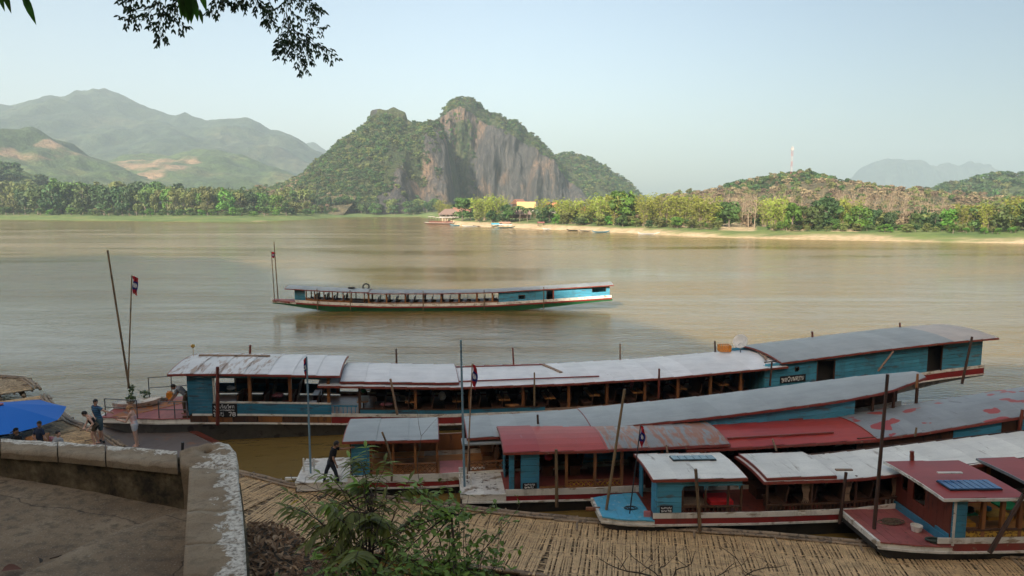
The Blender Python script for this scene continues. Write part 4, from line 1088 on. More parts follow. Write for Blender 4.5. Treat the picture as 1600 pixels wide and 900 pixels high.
walkway('bamboo_raft', [(-23.9, 33.9), (-21.8, 31.4), (-19.8, 29.6), (-17.4, 27.9), (-15.5, 26.2)], 3.6, .42, 'woven bamboo raft beneath the seated people and the blue umbrella', 120, joint=2.6)
walkway('bamboo_raft', [(-34, 37.4), (-28, 36.8), (-26.6, 36.4), (-24.6, 34.4)], 3.0, .62, 'older pale bamboo raft at the left edge above the umbrella', 60, joint=4.0, m=M['bamboo2'], m2=M['bamboo'])
# flat landing pontoon (plain sheet deck)
e = empty('landing_pontoon', (-14.5, 26.5, 0), 0, 'flat grey brown landing pontoon where the three tourists stand', 'pontoon')
M['pontoon'] = paint('dusty_pontoon_sheet', (.17, .14, .12), (.26, .14, .08), .62, 1.2, .7, (1, 1, 1), .15)
top = [P(150, 700, .46), P(150, 668, .46), P(228, 656, .46), P(300, 672, .46), P(338, 690, .46), P(330, 712, .46), P(280, 740, .46), P(150, 740, .46)]
o = Vector((-14.5, 26.5, 0))
n = 7
cx = [p - o for p in top]
mb = MB(); mb.add(cx + [p - Vector((0, 0, .30)) for p in cx], [tuple(range(7, -1, -1)), tuple(range(8, 16))] + [(i, (i + 1) % 8, (i + 1) % 8 + 8, i + 8) for i in range(8)])
mb.build('pontoon_body', M['pontoon'], e)
a, b = P(300, 673, .48) - o, P(338, 691, .48) - o; MB().bar(a, b, .25, .03).build('edge_plank', M['woodred'], e)
a, b = P(338, 691, .48) - o, P(330, 712, .48) - o; MB().bar(a, b, .25, .03).build('edge_plank', M['plank'], e)
coil(P(180, 668, .48), .5, 4, .03, M['rope'], 'brown pile of mooring rope on the pontoon behind the woman in pink', 7, .5)
MB2 = MB().ell((0, 0, .22), (.22, .16, .22), 10, 7, None, .06, rngd); o = MB2.build('backpack', M['black'], smooth=True); o.location = P(196, 672, .48); tag(o, 'dark backpack on the pontoon against the rope pile', 'backpack')

# ================================================================== TERRACE WALL
M['cem'] = None
def cement():
    m, nt, b = newmat('weathered_cement'); co = texco(nt, 'World')
    n1 = noise(nt, co, 1.1, 6, .62); n2 = noise(nt, co, 9, 8, .7); n3 = noise(nt, co, 55, 4, .6)
    col = ramp(nt, n1, [(.3, (.16, .105, .058)), (.5, (.25, .175, .10)), (.72, (.36, .27, .17))])
    col = mix(nt, ramp(nt, n2, [(.48, 0), (.62, .75)]), col, (.105, .078, .048))
    col = mix(nt, ramp(nt, n3, [(.55, 0), (.7, .5)]), col, (.42, .36, .27))
    vo = nt.nodes.new('ShaderNodeTexVoronoi'); vo.feature = 'DISTANCE_TO_EDGE'; vo.inputs['Scale'].default_value = .55
    wv = nt.nodes.new('ShaderNodeTexNoise'); wv.inputs['Scale'].default_value = 1.8; wv.inputs['Detail'].default_value = 6; nt.links.new(co, wv.inputs['Vector'])
    nt.links.new(mix(nt, .35, co, wv.outputs['Color']), vo.inputs['Vector'])
    crack = ramp(nt, vo.outputs['Distance'], [(.0, .8), (.005, 0)])
    col = mix(nt, crack, col, (.03, .022, .014))
    nt.links.new(col, b.inputs['Base Color']); b.inputs['Roughness'].default_value = .9
    h = mix(nt, .5, n2, n3); h = mix(nt, crack, h, (0, 0, 0)); bump(nt, b, h, .7, .03); return m
M['cem'] = cement()
def capmat():
    """bare cement cap with flaked whitewash towards the river edge and damp joints"""
    m, nt, b = newmat('cap_with_flaked_whitewash'); co = texco(nt, 'World')
    n1 = noise(nt, co, 1.6, 6, .62); n2 = noise(nt, co, 7, 10, .72, .6); n3 = noise(nt, co, 70, 4, .6)
    col = ramp(nt, n1, [(.3, (.22, .15, .085)), (.55, (.31, .23, .14)), (.75, (.38, .30, .20))])
    col = mix(nt, ramp(nt, n3, [(.5, 0), (.65, .4)]), col, (.14, .10, .065)); col = mix(nt, ramp(nt, n2, [(.5, 0), (.62, .55)]), col, (.15, .11, .065))
    at = nt.nodes.new('ShaderNodeAttribute'); at.attribute_name = 'wash'
    nw = noise(nt, co, 3.0, 10, .70, .8); ad = nt.nodes.new('ShaderNodeMath'); ad.operation = 'MULTIPLY_ADD'; nt.links.new(nw, ad.inputs[0]); ad.inputs[1].default_value = 1.5; nt.links.new(at.outputs['Fac'], ad.inputs[2])
    wash = ramp(nt, ad.outputs[0], [(.0, 0), (1, 1)]); mw_ = nt.nodes.new('ShaderNodeMapRange'); nt.links.new(ad.outputs[0], mw_.inputs[0]); mw_.inputs[1].default_value = 1.19; mw_.inputs[2].default_value = 1.23; wash = mw_.outputs[0]
    wc = ramp(nt, noise(nt, co, 22, 6, .7), [(.40, (.26, .22, .17)), (.50, (.60, .54, .44)), (.7, (.80, .76, .66))])
    col = mix(nt, wash, col, wc)
    nt.links.new(col, b.inputs['Base Color']); b.inputs['Roughness'].default_value = .9
    h = mix(nt, .5, n2, n3); h2 = mix(nt, .35, h, wash); bump(nt, b, h2, .6, .02); return m
M['cap'] = capmat()
M['face'] = None
def facemat():
    m, nt, b = newmat('mottled_wall_face'); co = texco(nt, 'World')  # dark brown mottling with olive blotches
    n1 = noise(nt, co, 3.2, 8, .7); n2 = noise(nt, co, 14, 6, .7); n3 = noise(nt, co, 60, 4)
    col = ramp(nt, n1, [(.38, (.03, .022, .011)), (.5, (.11, .08, .04)), (.66, (.24, .18, .10))])
    col = mix(nt, ramp(nt, n2, [(.5, 0), (.7, .6)]), col, (.06, .055, .02))
    nt.links.new(col, b.inputs['Base Color']); b.inputs['Roughness'].default_value = .95
    bump(nt, b, mix(nt, .5, n2, n3), .8, .03); return m
M['face'] = facemat()
ZC = 7.0
wl_ = empty('terrace_wall', P(280, 702, ZC), 0, 'low cement terrace wall with flaked whitewash on its cap', 'wall'); WO = Vector(wl_.location)
def gridslab(name, c00, c10, c11, c01, h, nx, ny, m, wash, rough=.012, parent=None, seed=1, roundr=.03):
    """block with a gridded uneven top; corners: near-left, near-right, far-right, far-left"""
    r = random.Random(seed); import mathutils.noise as mn
    vs = []; ws = []
    for j in range(ny + 1):
        for i in range(nx + 1):
            a = i / nx; b = j / ny
            p = c00 * (1 - a) * (1 - b) + c10 * a * (1 - b) + c11 * a * b + c01 * (1 - a) * b
            ed = min(b, 1 - b) * ny; dz = mn.noise(p * 6) * rough + mn.noise(p * 23) * rough * .4
            if ed < 1: dz -= roundr * (1 + .6 * mn.noise(p * 9))
            vs.append(p + Vector((0, 0, dz)) - WO); ws.append(wash(a, b))
    nt_ = (nx + 1) * (ny + 1); fs = [(j * (nx + 1) + i, j * (nx + 1) + i + 1, (j + 1) * (nx + 1) + i + 1, (j + 1) * (nx + 1) + i) for j in range(ny) for i in range(nx)]
    ring = [i for i in range(nx + 1)] + [j * (nx + 1) + nx for j in range(1, ny + 1)] + [ny * (nx + 1) + i for i in range(nx - 1, -1, -1)] + [j * (nx + 1) for j in range(ny - 1, 0, -1)]
    base = len(vs)
    for k in ring: vs.append(Vector((vs[k].x, vs[k].y, 0)) + Vector((0, 0, ZC - WO.z - h))); ws.append(ws[k])
    for k in range(len(ring)): k2 = (k + 1) % len(ring); fs.append((ring[k2], ring[k], base + k, base + k2))
    me = bpy.data.meshes.new(name); me.from_pydata([tuple(v) for v in vs], [], fs)
    at = me.attributes.new('wash', 'FLOAT', 'POINT'); at.data.foreach_set('value', ws)
    for p in me.polygons: p.use_smooth = p.index < nx * ny
    return link(name, me, m, parent)
q = lambda x, y, z=ZC: P(x, y, z)
Lw = [(-60, 699, 679), (0, 704, 683), (90, 710, 688), (165, 717, 693), (278, 728.5, 702)]
for i in range(4):
    (x0, n0, f0), (x1, n1, f1) = Lw[i], Lw[i + 1]
    c = [q(x0 + 1, n0), q(x1 - 1, n1), q(x1 - 1, f1), q(x0 + 1, f0)]
    gridslab('cap_block', *c, .10, 26, 8, M['cap'], lambda a, b: .24 + .46 * max(0, (b - .45) / .55) ** .8, parent=wl_, seed=i)
# wall body under the caps: inset a little
def body(name, pts_top, ztop, zbots, m, inset=0):
    t = [Vector((p.x, p.y, ztop)) - WO for p in pts_top]; bt = [Vector((p.x, p.y, zb)) - WO for p, zb in zip(pts_top, zbots)]
    return MB().hexa(bt + t).build(name, m, wl_)
ins = lambda p, dy: Vector((p.x, p.y + dy, p.z))
xs = [(-60, 699, 679), (165, 717, 693), (290, 730, 703)]
for i in range(2):
    (x0, n0, f0), (x1, n1, f1) = xs[i], xs[i + 1]
    body('wall_body', [ins(q(x0, n0), .035), ins(q(x1 - .7, n1), .035), ins(q(x1 - .7, f1), -.03), ins(q(x0, f0), -.03)], ZC - .09, [5.0] * 4, M['face'])
# right arm, running back towards the viewer; the corner block is rounded
def bez(pts, n):
    return [Vector(p) for p in pts]
nearL = [(284, 940), (289, 850), (293, 790), (297, 731)]; 
innr = [q(x, y) for x, y in [(283, 960), (286, 900), (289, 850), (292, 800), (296, 731)]]
outr = [q(x, y) for x, y in [(389, 960), (386, 900), (383, 850), (379, 800), (371, 735)]]
for i in range(4):
    a = .06
    gridslab('cap_block', innr[i], outr[i], outr[i + 1], innr[i + 1], .16, 16, 12, M['cap'], lambda a_, b_: .16 + .52 * max(0, (a_ - .32) / .68) ** .7, parent=wl_, seed=10 + i, rough=.02, roundr=.0)
mbx = MB(); rings = []
for i in range(5):
    a, b = innr[i] - WO, outr[i] - WO; w_ = (b - a)
    a2 = a + w_ * .03; b2 = b + w_ * .05
    rings.append([Vector((a2.x, a2.y, ZC - .15 - WO.z)), Vector((a2.x, a2.y, 5.0 - WO.z)), Vector((b2.x, b2.y, 5.0 - WO.z)), Vector((b2.x, b2.y, ZC - .15 - WO.z))])
mbx.loft(rings[::-1]).build('wall_body', M['face'], wl_)
# rounded corner block with a drain hole
cpts = [(280, 704), (297, 700), (322, 693), (344, 691), (360, 695), (369, 706), (373, 722), (371.5, 734), (297, 730), (281, 729)]
def corner():
    cw = [q(x, y) - WO for x, y in cpts]; cen = sum(cw, Vector()) / len(cw)
    hole = q(325, 705) - WO; hr = .045
    N = 40; outl = []
    n = len(cw)
    for k in range(N):      # resample outline by angle round the hole
        ang = 2 * math.pi * k / N; d = Vector((math.cos(ang), math.sin(ang), 0)); best = 1e9
        for i in range(n):
            a, b = cw[i], cw[(i + 1) % n]; e_ = b - a; den = d.x * e_.y - d.y * e_.x
            if abs(den) < 1e-9: continue
            t = ((a.x - hole.x) * e_.y - (a.y - hole.y) * e_.x) / den; s_ = ((a.x - hole.x) * d.y - (a.y - hole.y) * d.x) / den
            if t > 0 and -1e-6 <= s_ <= 1 + 1e-6: best = min(best, t)
        outl.append(hole + d * best)
    import mathutils.noise as mn
    rings = []; ws = []
    def ring(f, dz, w0):
        r_ = []
        for k in range(N):
            d = outl[k] - hole; p = hole + d * f if f >= 0 else hole + d.normalized() * hr * -f
            hi = .035 * math.sin(min(1, max(0, f)) * math.pi) 
            p = p + Vector((0, 0, dz + hi + mn.noise((p + WO) * 8) * .025)); r_.append(p)
            rt = max(0, (p.x - (q(285, 715) - WO).x)) / .5
            ws.append(w0 + .14 + .45 * min(1, rt))
        rings.append(r_)
    ring(-1.0, -.18, -.5); ring(-1.0, -.02, -.2); ring(-1.3, .0, 0)
    for f in (.45, .6, .72, .84, .93): ring(f, 0, 0)
    ring(.985, -.015, .05); ring(1.0, -.05, .05); ring(1.0, -.16, 0); ring(.97, -.35, -.3); ring(1.0, -.8, -.4); ring(1.02, -2.0, -.4)
    mb = MB(); mb.loft(rings, cap=True)
    me = mb.mesh('corner_block', True); at = me.attributes.new('wash', 'FLOAT', 'POINT'); at.data.foreach_set('value', ws)
    return link('corner_block', me, M['cap'], wl_)
corner()
o = MB().tube([(0, 0, 0), (.01, 0, .10)], .018, 8).build('iron_stub', M['frame']); o.location = q(285, 703); tag(o, 'short dark iron stub at the joint of the wall cap', 'iron stub')
# terrace floor, raised slab
fa, fb = q(45, 747, 6.66), q(288, 800, 6.44)
def onray(px, py, z): return P(px, py, z)
fl = MB(); import mathutils.noise as mn_
NX, NY = 60, 40; vs = []
c00, c10, c11, c01 = Vector((-6.5, .6, 6.75)), Vector((-1.2, .6, 6.40)), Vector((fb.x + .25, fb.y + .15, 6.44)), Vector((-7.5, fa.y + .35, 6.74))
for j in range(NY + 1):
    for i in range(NX + 1):
        a = i / NX; b = j / NY; p = c00 * (1 - a) * (1 - b) + c10 * a * (1 - b) + c11 * a * b + c01 * (1 - a) * b
        p.z += mn_.noise(p * 1.7) * .018 + mn_.noise(p * 9) * .005; vs.append(p)
fl.add(vs, [(j * (NX + 1) + i, j * (NX + 1) + i + 1, (j + 1) * (NX + 1) + i + 1, (j + 1) * (NX + 1) + i) for j in range(NY) for i in range(NX)])
M['terr'] = M['cem']
fl.build('terrace_floor', M['cem'], None, 'structure', smooth=True)
s1, s2, s3 = q(285, 796, 6.60), q(150, 842, 6.70), q(20, 905, 6.80)
s5 = q(-200, 1000, 6.88)
mb = MB(); tp = [s1 + Vector((.2, .05, 0)), s1, s2, s3, s5, Vector((-1.2, 1.0, 6.58))]
mb.add(tp + [p - Vector((0, 0, .3)) for p in tp], [tuple(range(6)), tuple(range(11, 5, -1))] + [((i + 1) % 6, i, i + 6, (i + 1) % 6 + 6) for i in range(6)])
mb.build('terrace_step', M['cem'], None, 'structure')
# ================================================================== PEOPLE
def skinmat(c): return plain('skin', c, .55)
SK1 = skinmat((.55, .32, .22)); SK2 = skinmat((.30, .16, .10)); SK3 = skinmat((.62, .38, .28))
HAIRB = plain('black_hair', (.012, .010, .009), .6); HAIRG = plain('blond_hair', (.36, .19, .08), .6)
def remeshed(mb, name, m, parent, vox=.011, smooth=6, label=None):
    me = mb.mesh(name); o = bpy.data.objects.new(name, me); COL.objects.link(o)
    md = o.modifiers.new('r', 'REMESH'); md.mode = 'VOXEL'; md.voxel_size = vox
    if smooth: s = o.modifiers.new('s', 'SMOOTH'); s.iterations = smooth; s.factor = .5
    dg = bpy.context.evaluated_depsgraph_get(); me2 = bpy.data.meshes.new_from_object(o.evaluated_get(dg))
    o.modifiers.clear(); o.data = me2; bpy.data.meshes.remove(me); me2.name = name
    me2.shade_smooth(); me2.materials.clear(); me2.materials.append(m); o.parent = parent
    if label: o['label'] = label
    return o
def lim(mb, pts, rs, n=10):
    """limb: tapered tube subdivided, closed by balls"""
    mb.tube(pts, rs, n)
    for p, r in zip(pts, rs): mb.ell(p, (r, r, r), 8, 6)
    return mb
def person(loc, J, label, skin, hairm, parts, hair='short', scale=1.0, look=(1, 0, -.2), seated=False):
    """J: joints in metres relative to the feet point, +x to the right of the picture, +y away"""
    e = empty('person', loc, 0, label, 'person'); V = {k: Vector(v) * scale for k, v in J.items()}
    lk = Vector(look).normalized(); up = (Vector((0, 0, 1)) - lk * lk.z).normalized(); sd = lk.cross(up)
    hm = Matrix((sd, lk, up)).transposed(); h = V['head']; s = scale
    mb = MB()
    # torso
    ch, hp, nk = V['chest'], V['hip'], V['neck']
    ax = (V['shR'] - V['shL']); aw = ax.length / 2; axn = ax.normalized() if ax.length > .01 else Vector((0, 1, 0))
    def ring(c, a, b, d):   # ellipse ring, wide along shoulder axis
        f = axn.cross(d).normalized(); x = d.cross(f).normalized()
        return [c + x * a * math.cos(2 * math.pi * k / 14) + f * b * math.sin(2 * math.pi * k / 14) for k in range(14)]
    def torso(mbx, g=1.0, lo=-.10, hi=1.0):
        d = (ch - hp).normalized(); R = []
        for t, a, b in ((lo, .155, .115), (.12, .155, .11), (.38, .135, .095), (.7, .155, .11), (1.0, .165, .115), (1.22, .13, .085), (1.34, .07, .06)):
            if t > hi + .35: break
            c = hp + (ch - hp) * t if t <= 1 else ch + (nk - ch) * ((t - 1) / .34)
            R.append(ring(c, a * s * g, b * s * g, d if t < 1 else (nk - ch).normalized()))
        mbx.loft(R); return mbx
    torso(mb)
    lim(mb, [nk - (nk - ch) * .2, nk, h - up * .07 * s], [.06 * s, .052 * s, .05 * s])
    mb.ell(h, (.075 * s, .095 * s, .115 * s), 14, 10, hm)
    mb.ell(h - up * .05 * s + lk * .03 * s, (.055 * s, .062 * s, .065 * s), 10, 7, hm)
    mb.ell(h + lk * .10 * s - up * .012 * s, (.014 * s, .022 * s, .025 * s), 7, 5, hm)
    for q in (-1, 1):
        mb.ell(h + sd * q * .078 * s - up * .01 * s, (.014 * s, .024 * s, .032 * s), 7, 5, hm)
    mb.ell(h + lk * .085 * s - up * .065 * s, (.025 * s, .014 * s, .010 * s), 7, 4, hm)
    for q, S_ in (('L', -1), ('R', 1)):
        lim(mb, [V['sh' + q], V['sh' + q].lerp(V['el' + q], .5), V['el' + q], V['el' + q].lerp(V['wr' + q], .4), V['wr' + q]], [.056 * s, .05 * s, .039 * s, .04 * s, .026 * s])
        d = (V['wr' + q] - V['el' + q]).normalized(); x = d.cross(Vector((0, 1, .1))).normalized(); w = V['wr' + q]; nrm = d.cross(x)
        mb.ell(w + d * .045 * s, (.036 * s, .018 * s, .05 * s), 10, 6, Matrix((x, nrm, d)).transposed())
        for k, (o_, ln) in enumerate(((-.028, .058), (-.010, .068), (.010, .064), (.028, .050))):
            b0 = w + d * .078 * s + x * o_ * s; b1 = b0 + d * ln * .5 * s + nrm * .008 * s; b2 = b1 + (d * .8 + nrm * .5).normalized() * ln * .5 * s
            mb.tube([b0, b1, b2], [.0105 * s, .0095 * s, .008 * s], 6)
        t0 = w + d * .03 * s + x * .03 * s; mb.tube([t0, t0 + (d * .7 + x).normalized() * .035 * s, t0 + (d * 1.1 + x * .7).normalized() * .06 * s], [.012 * s, .011 * s, .009 * s], 6)
        if 'kn' + q in V:
            hq = hp + axn * S_ * .085 * s
            hq = V.get('hp' + q, hq)
            lim(mb, [hq, hq.lerp(V['kn' + q], .5), V['kn' + q], V['kn' + q].lerp(V['an' + q], .35), V['an' + q]], [.088 * s, .075 * s, .054 * s, .056 * s, .034 * s])
            f = Vector((V['toe' + q] - V['an' + q])) if 'toe' + q in V else Vector((.16, 0, 0)) * s
            f.z = 0; fn = f.normalized(); a = V['an' + q] - Vector((0, 0, .035 * s)) 
            mb.ell(a + fn * .055 * s - Vector((0, 0, .012 * s)), (.125 * s, .044 * s, .034 * s), 10, 6, Matrix.Rotation(math.atan2(fn.y, fn.x), 3, 'Z'))
    remeshed(mb, 'body', skin, e)
    # clothing
    for p in parts:
        kind, m = p[0], p[1]; g = MB()
        if kind in ('shirt', 'tank'):
            torso(g, 1.10, p[2] if len(p) > 2 else -.05, 1.0 if kind == 'shirt' else .86)
            if kind == 'shirt':
                for q in ('L', 'R'):
                    lim(g, [V['sh' + q], V['sh' + q].lerp(V['el' + q], p[3] if len(p) > 3 else .6)], [.068 * s, .062 * s])
            else:
                for q in ('L', 'R'):
                    a = V['sh' + q].lerp(nk, .45); lim(g, [ch + (a - ch) * .5, a + Vector((0, 0, .015 * s))], [.055 * s, .032 * s])
        elif kind in ('shorts', 'trousers'):
            d = (ch - hp).normalized(); g.loft([ring(hp + d * .13 * s, .150 * s, .112 * s, d), ring(hp, .172 * s, .128 * s, d), ring(hp - d * .10 * s, .165 * s, .122 * s, d)])
            for q, S_ in (('L', -1), ('R', 1)):
                hq = V.get('hp' + q, hp + axn * S_ * .085 * s)
                if kind == 'shorts': lim(g, [hq, hq.lerp(V['kn' + q], p[2] if len(p) > 2 else .6)], [.100 * s, .088 * s])
                else: lim(g, [hq, V['kn' + q], V['an' + q] + (V['kn' + q] - V['an' + q]) * .06], [.098 * s, .070 * s, .052 * s])
        elif kind == 'shoes':
            for q in ('L', 'R'):
                f = Vector((V['toe' + q] - V['an' + q])) if 'toe' + q in V else Vector((.16, 0, 0)); f.z = 0; fn = f.normalized()
                g.ell(V['an' + q] + fn * .055 * s - Vector((0, 0, .048 * s)), (.135 * s, .052 * s, .04 * s), 10, 6, Matrix.Rotation(math.atan2(fn.y, fn.x), 3, 'Z'))
        remeshed(g, {'tank': 'tank_top'}.get(kind, kind), m, e, .012, 5)
    # hair
    g = MB(); g.ell(h + up * .022 * s - lk * .018 * s, (.086 * s, .102 * s, .112 * s), 14, 10, hm, .03, rngd)
    if hair == 'bun': g.ell(h + up * .07 * s - lk * .10 * s, (.04 * s, .045 * s, .04 * s), 8, 6, hm); g.tube([h - lk * .09 * s + up * .06 * s, h - lk * .15 * s - up * .05 * s, h - lk * .13 * s - up * .16 * s], [.035 * s, .03 * s, .012 * s], 8)
    if hair == 'long': g.ell(h - up * .06 * s - lk * .05 * s, (.09 * s, .08 * s, .16 * s), 12, 8, hm, .03, rngd)
    # cut the face free
    g2 = remeshed(g, 'hair', hairm, e, .012, 2)
    me = g2.data; import bmesh
    bm = bmesh.new(); bm.from_mesh(me)
    kill = [v for v in bm.verts if (v.co - h).dot(lk) > .045 * s and (v.co - h).dot(up) < .055 * s] if hair != 'cap' else [v for v in bm.verts if (v.co - h).dot(up) < .03 * s]
    bmesh.ops.delete(bm, geom=kill, context='VERTS'); bm.to_mesh(me); bm.free()
    if hair == 'cap': g = MB().ell(h + lk * .12 * s + up * .04 * s, (.07 * s, .07 * s, .012 * s), 12, 5, hm); g.build('cap_peak', hairm, e, smooth=True)
    return e
def striped(name, c1, c2, sc):
    m, nt, b = newmat(name); co = texco(nt); w = nt.nodes.new('ShaderNodeTexWave'); w.wave_type = 'BANDS'; w.bands_direction = 'Z'
    w.inputs['Scale'].default_value = sc; w.inputs['Distortion'].default_value = .6; w.inputs['Detail'].default_value = 1; nt.links.new(co, w.inputs['Vector'])
    nt.links.new(ramp(nt, w.outputs['Fac'], [(.42, c1), (.58, c2)]), b.inputs['Base Color']); b.inputs['Roughness'].default_value = .9; return m
STR = striped('blue_striped_cloth', (.012, .04, .11), (.05, .16, .27), 4.2)
BLK = plain('black_cloth', (.006, .006, .007), .95); PINK = plain('pale_pink_cloth', (.75, .50, .47), .9); WHT = plain('white_shorts_cloth', (.62, .64, .68), .9)
DEN = plain('dark_denim', (.016, .022, .035), .9); GRYB = plain('grey_blue_cloth', (.07, .12, .14), .9); GRY = plain('pale_grey_cloth', (.32, .34, .36), .9); NAVY = plain('navy_cloth', (.012, .025, .06), .9)
KHA = plain('khaki_cloth', (.10, .075, .045), .9); LGR = plain('grey_shirt_cloth', (.28, .30, .33), .9)
feet = P(158, 690, .48)
person(feet, dict(hip=(-.02, 0, .92), chest=(-.10, -.02, 1.30), neck=(-.10, -.02, 1.47), head=(-.07, -.06, 1.62), shL=(-.26, .08, 1.40), shR=(.06, -.10, 1.41),
                  elL=(-.30, .12, 1.12), wrL=(-.12, -.08, .98), elR=(.30, -.12, 1.28), wrR=(.52, -.10, 1.22),
                  knL=(-.06, .1, .50), anL=(-.12, .12, .07), toeL=(.0, .0, .07), knR=(.06, -.06, .50), anR=(.10, -.02, .07), toeR=(.2, -.14, .07)),
       'man in a blue striped shirt and grey blue shorts holding out his hand', SK1, HAIRB, [('shirt', STR, -.1, .5), ('shorts', GRYB, .9), ('shoes', BLK)], look=(.75, -.5, -.45), scale=1.03)
feet = P(147, 694, .48)
person(feet, dict(hip=(.10, 0, .78), chest=(-.06, -.04, 1.06), neck=(-.14, -.05, 1.20), head=(-.24, -.08, 1.28), shL=(-.20, .12, 1.12), shR=(-.02, -.18, 1.14),
                  elL=(-.28, .12, .90), wrL=(-.30, -.05, .74), elR=(.16, -.22, .92), wrR=(.02, -.28, .76),
                  knL=(.02, .06, .42), anL=(.14, .10, .07), toeL=(.0, .06, .07), knR=(.0, -.10, .42), anR=(.08, -.08, .07), toeR=(-.08, -.1, .07)),
       'dark haired woman in a black sleeveless top bending forward', SK3, HAIRB, [('tank', BLK, -.35), ('shorts', KHA, .45)], hair='short', look=(-.6, -.2, -.75))
feet = P(213, 697, .47)
person(feet, dict(hip=(-.02, 0, .88), chest=(-.08, 0, 1.22), neck=(-.10, 0, 1.38), head=(-.18, -.02, 1.48), shL=(-.12, .14, 1.32), shR=(-.06, -.16, 1.32),
                  elL=(-.28, .16, 1.10), wrL=(-.56, .06, 1.12), elR=(-.22, -.20, 1.02), wrR=(-.52, -.14, 1.08),
                  knL=(-.03, .08, .48), anL=(.02, .08, .07), toeL=(-.14, .08, .07), knR=(.02, -.08, .48), anR=(.07, -.08, .07), toeR=(-.09, -.1, .07)),
       'blond woman in a pale pink sleeveless top and white shorts', SK3, HAIRG, [('tank', PINK, -.2), ('shorts', WHT, .5)], hair='bun', look=(-.7, -.1, -.7), scale=1.04)
# seated group near the umbrella
def seated(loc, label, skin, hairm, top, bottom, look, hair='short', lean=0.0, arm=(.3, -.25, .35)):
    L = lean
    return person(loc, dict(hip=(0, 0, .30), chest=(L, 0, .66), neck=(L * 1.3, 0, .83), head=(L * 1.5, -.02, .98), shL=(L * 1.1 - .16, .08, .75), shR=(L * 1.1 + .16, -.08, .75),
                            elL=(L - .24, -.06, .50), wrL=(L + arm[0] - .25, arm[1], arm[2]), elR=(L + .26, -.14, .52), wrR=(L + arm[0] + .12, arm[1], arm[2] + .1),
                            hpL=(-.1, -.02, .26), hpR=(.1, -.02, .26), knL=(-.10, -.40, .36), anL=(-.1, -.42, .06), toeL=(-.1, -.6, .06), knR=(.16, -.38, .36), anR=(.14, -.42, .06), toeR=(.16, -.6, .06)),
                  label, skin, hairm, [('shirt', top, -.05, .6), ('trousers', bottom)], hair=hair, look=look)
seated(P(62, 700, .50), 'seated man in a dark blue shirt behind the orange board', SK2, HAIRB, NAVY, BLK, (.2, -.9, -.3), lean=.05)
seated(P(30, 712, .50), 'seated figure in a dark cap below the blue umbrella', SK2, BLK, BLK, BLK, (-.6, -.5, -.3), hair='cap', lean=-.02)
seated(P(92, 716, .50), 'seated woman in a pale grey top reaching to the right', SK3, HAIRB, GRY, DEN, (.8, -.2, -.2), lean=.04, arm=(.45, -.1, .45))
o = MB().bb(-.5, .5, -.02, .02, -.22, .22).build('orange_board', M['woodlight']); o.location = P(57, 688, .72); o.rotation_euler = (rad(-35), rad(-12), 0); tag(o, 'orange wooden board held among the seated people', 'board')
o = MB().ell((0, 0, .1), (.30, .16, .11), 12, 7, None, .1, rngd).build('pink_bag', M['pinkcloth'], smooth=True); o.location = P(76, 690, .60); tag(o, 'crumpled pink bag between the seated people', 'bag')
# man on the bow of boat A, reaching down over the railing
f = dk(1.35, 1.0); hgt = 1.0
person(f, dict(hip=(.12, 0, .80), chest=(-.12, -.05, 1.05), neck=(-.26, -.06, 1.13), head=(-.38, -.07, 1.15), shL=(-.20, .12, 1.07), shR=(-.18, -.2, 1.07),
               elL=(-.30, .10, .82), wrL=(-.42, -.1, .62), elR=(-.30, -.26, .80), wrR=(-.45, -.34, .60),
               knL=(.08, .08, .42), anL=(.14, .10, .07), toeL=(0, .1, .07), knR=(.04, -.1, .42), anR=(.06, -.1, .07), toeR=(-.1, -.1, .07)),
       'man in a grey shirt leaning over on the pink bow deck', SK2, HAIRB, [('shirt', LGR, -.1, .55), ('trousers', KHA)], look=(-.7, -.2, -.7), scale=1.02)
# man in black pushing the cabin of boat B
f = P(519, 754, .70)
person(f, dict(hip=(-.02, 0, .78), chest=(.08, 0, 1.12), neck=(.12, 0, 1.28), head=(.20, 0, 1.40), shL=(.02, .14, 1.21), shR=(.10, -.16, 1.21),
               elL=(.40, .14, 1.17), wrL=(.66, .16, 1.22), elR=(.14, -.24, .96), wrR=(.22, -.22, .74),
               knL=(-.20, .06, .42), anL=(-.30, .10, .07), toeL=(-.16, .1, .07), knR=(.14, -.06, .44), anR=(.24, -.06, .07), toeR=(.38, -.1, .07)),
       'man in black shirt and dark jeans pushing against the blue cabin', SK2, HAIRB, [('shirt', BLK, -.1, .55), ('trousers', DEN), ('shoes', BLK)], look=(.9, .1, -.35), scale=.96)
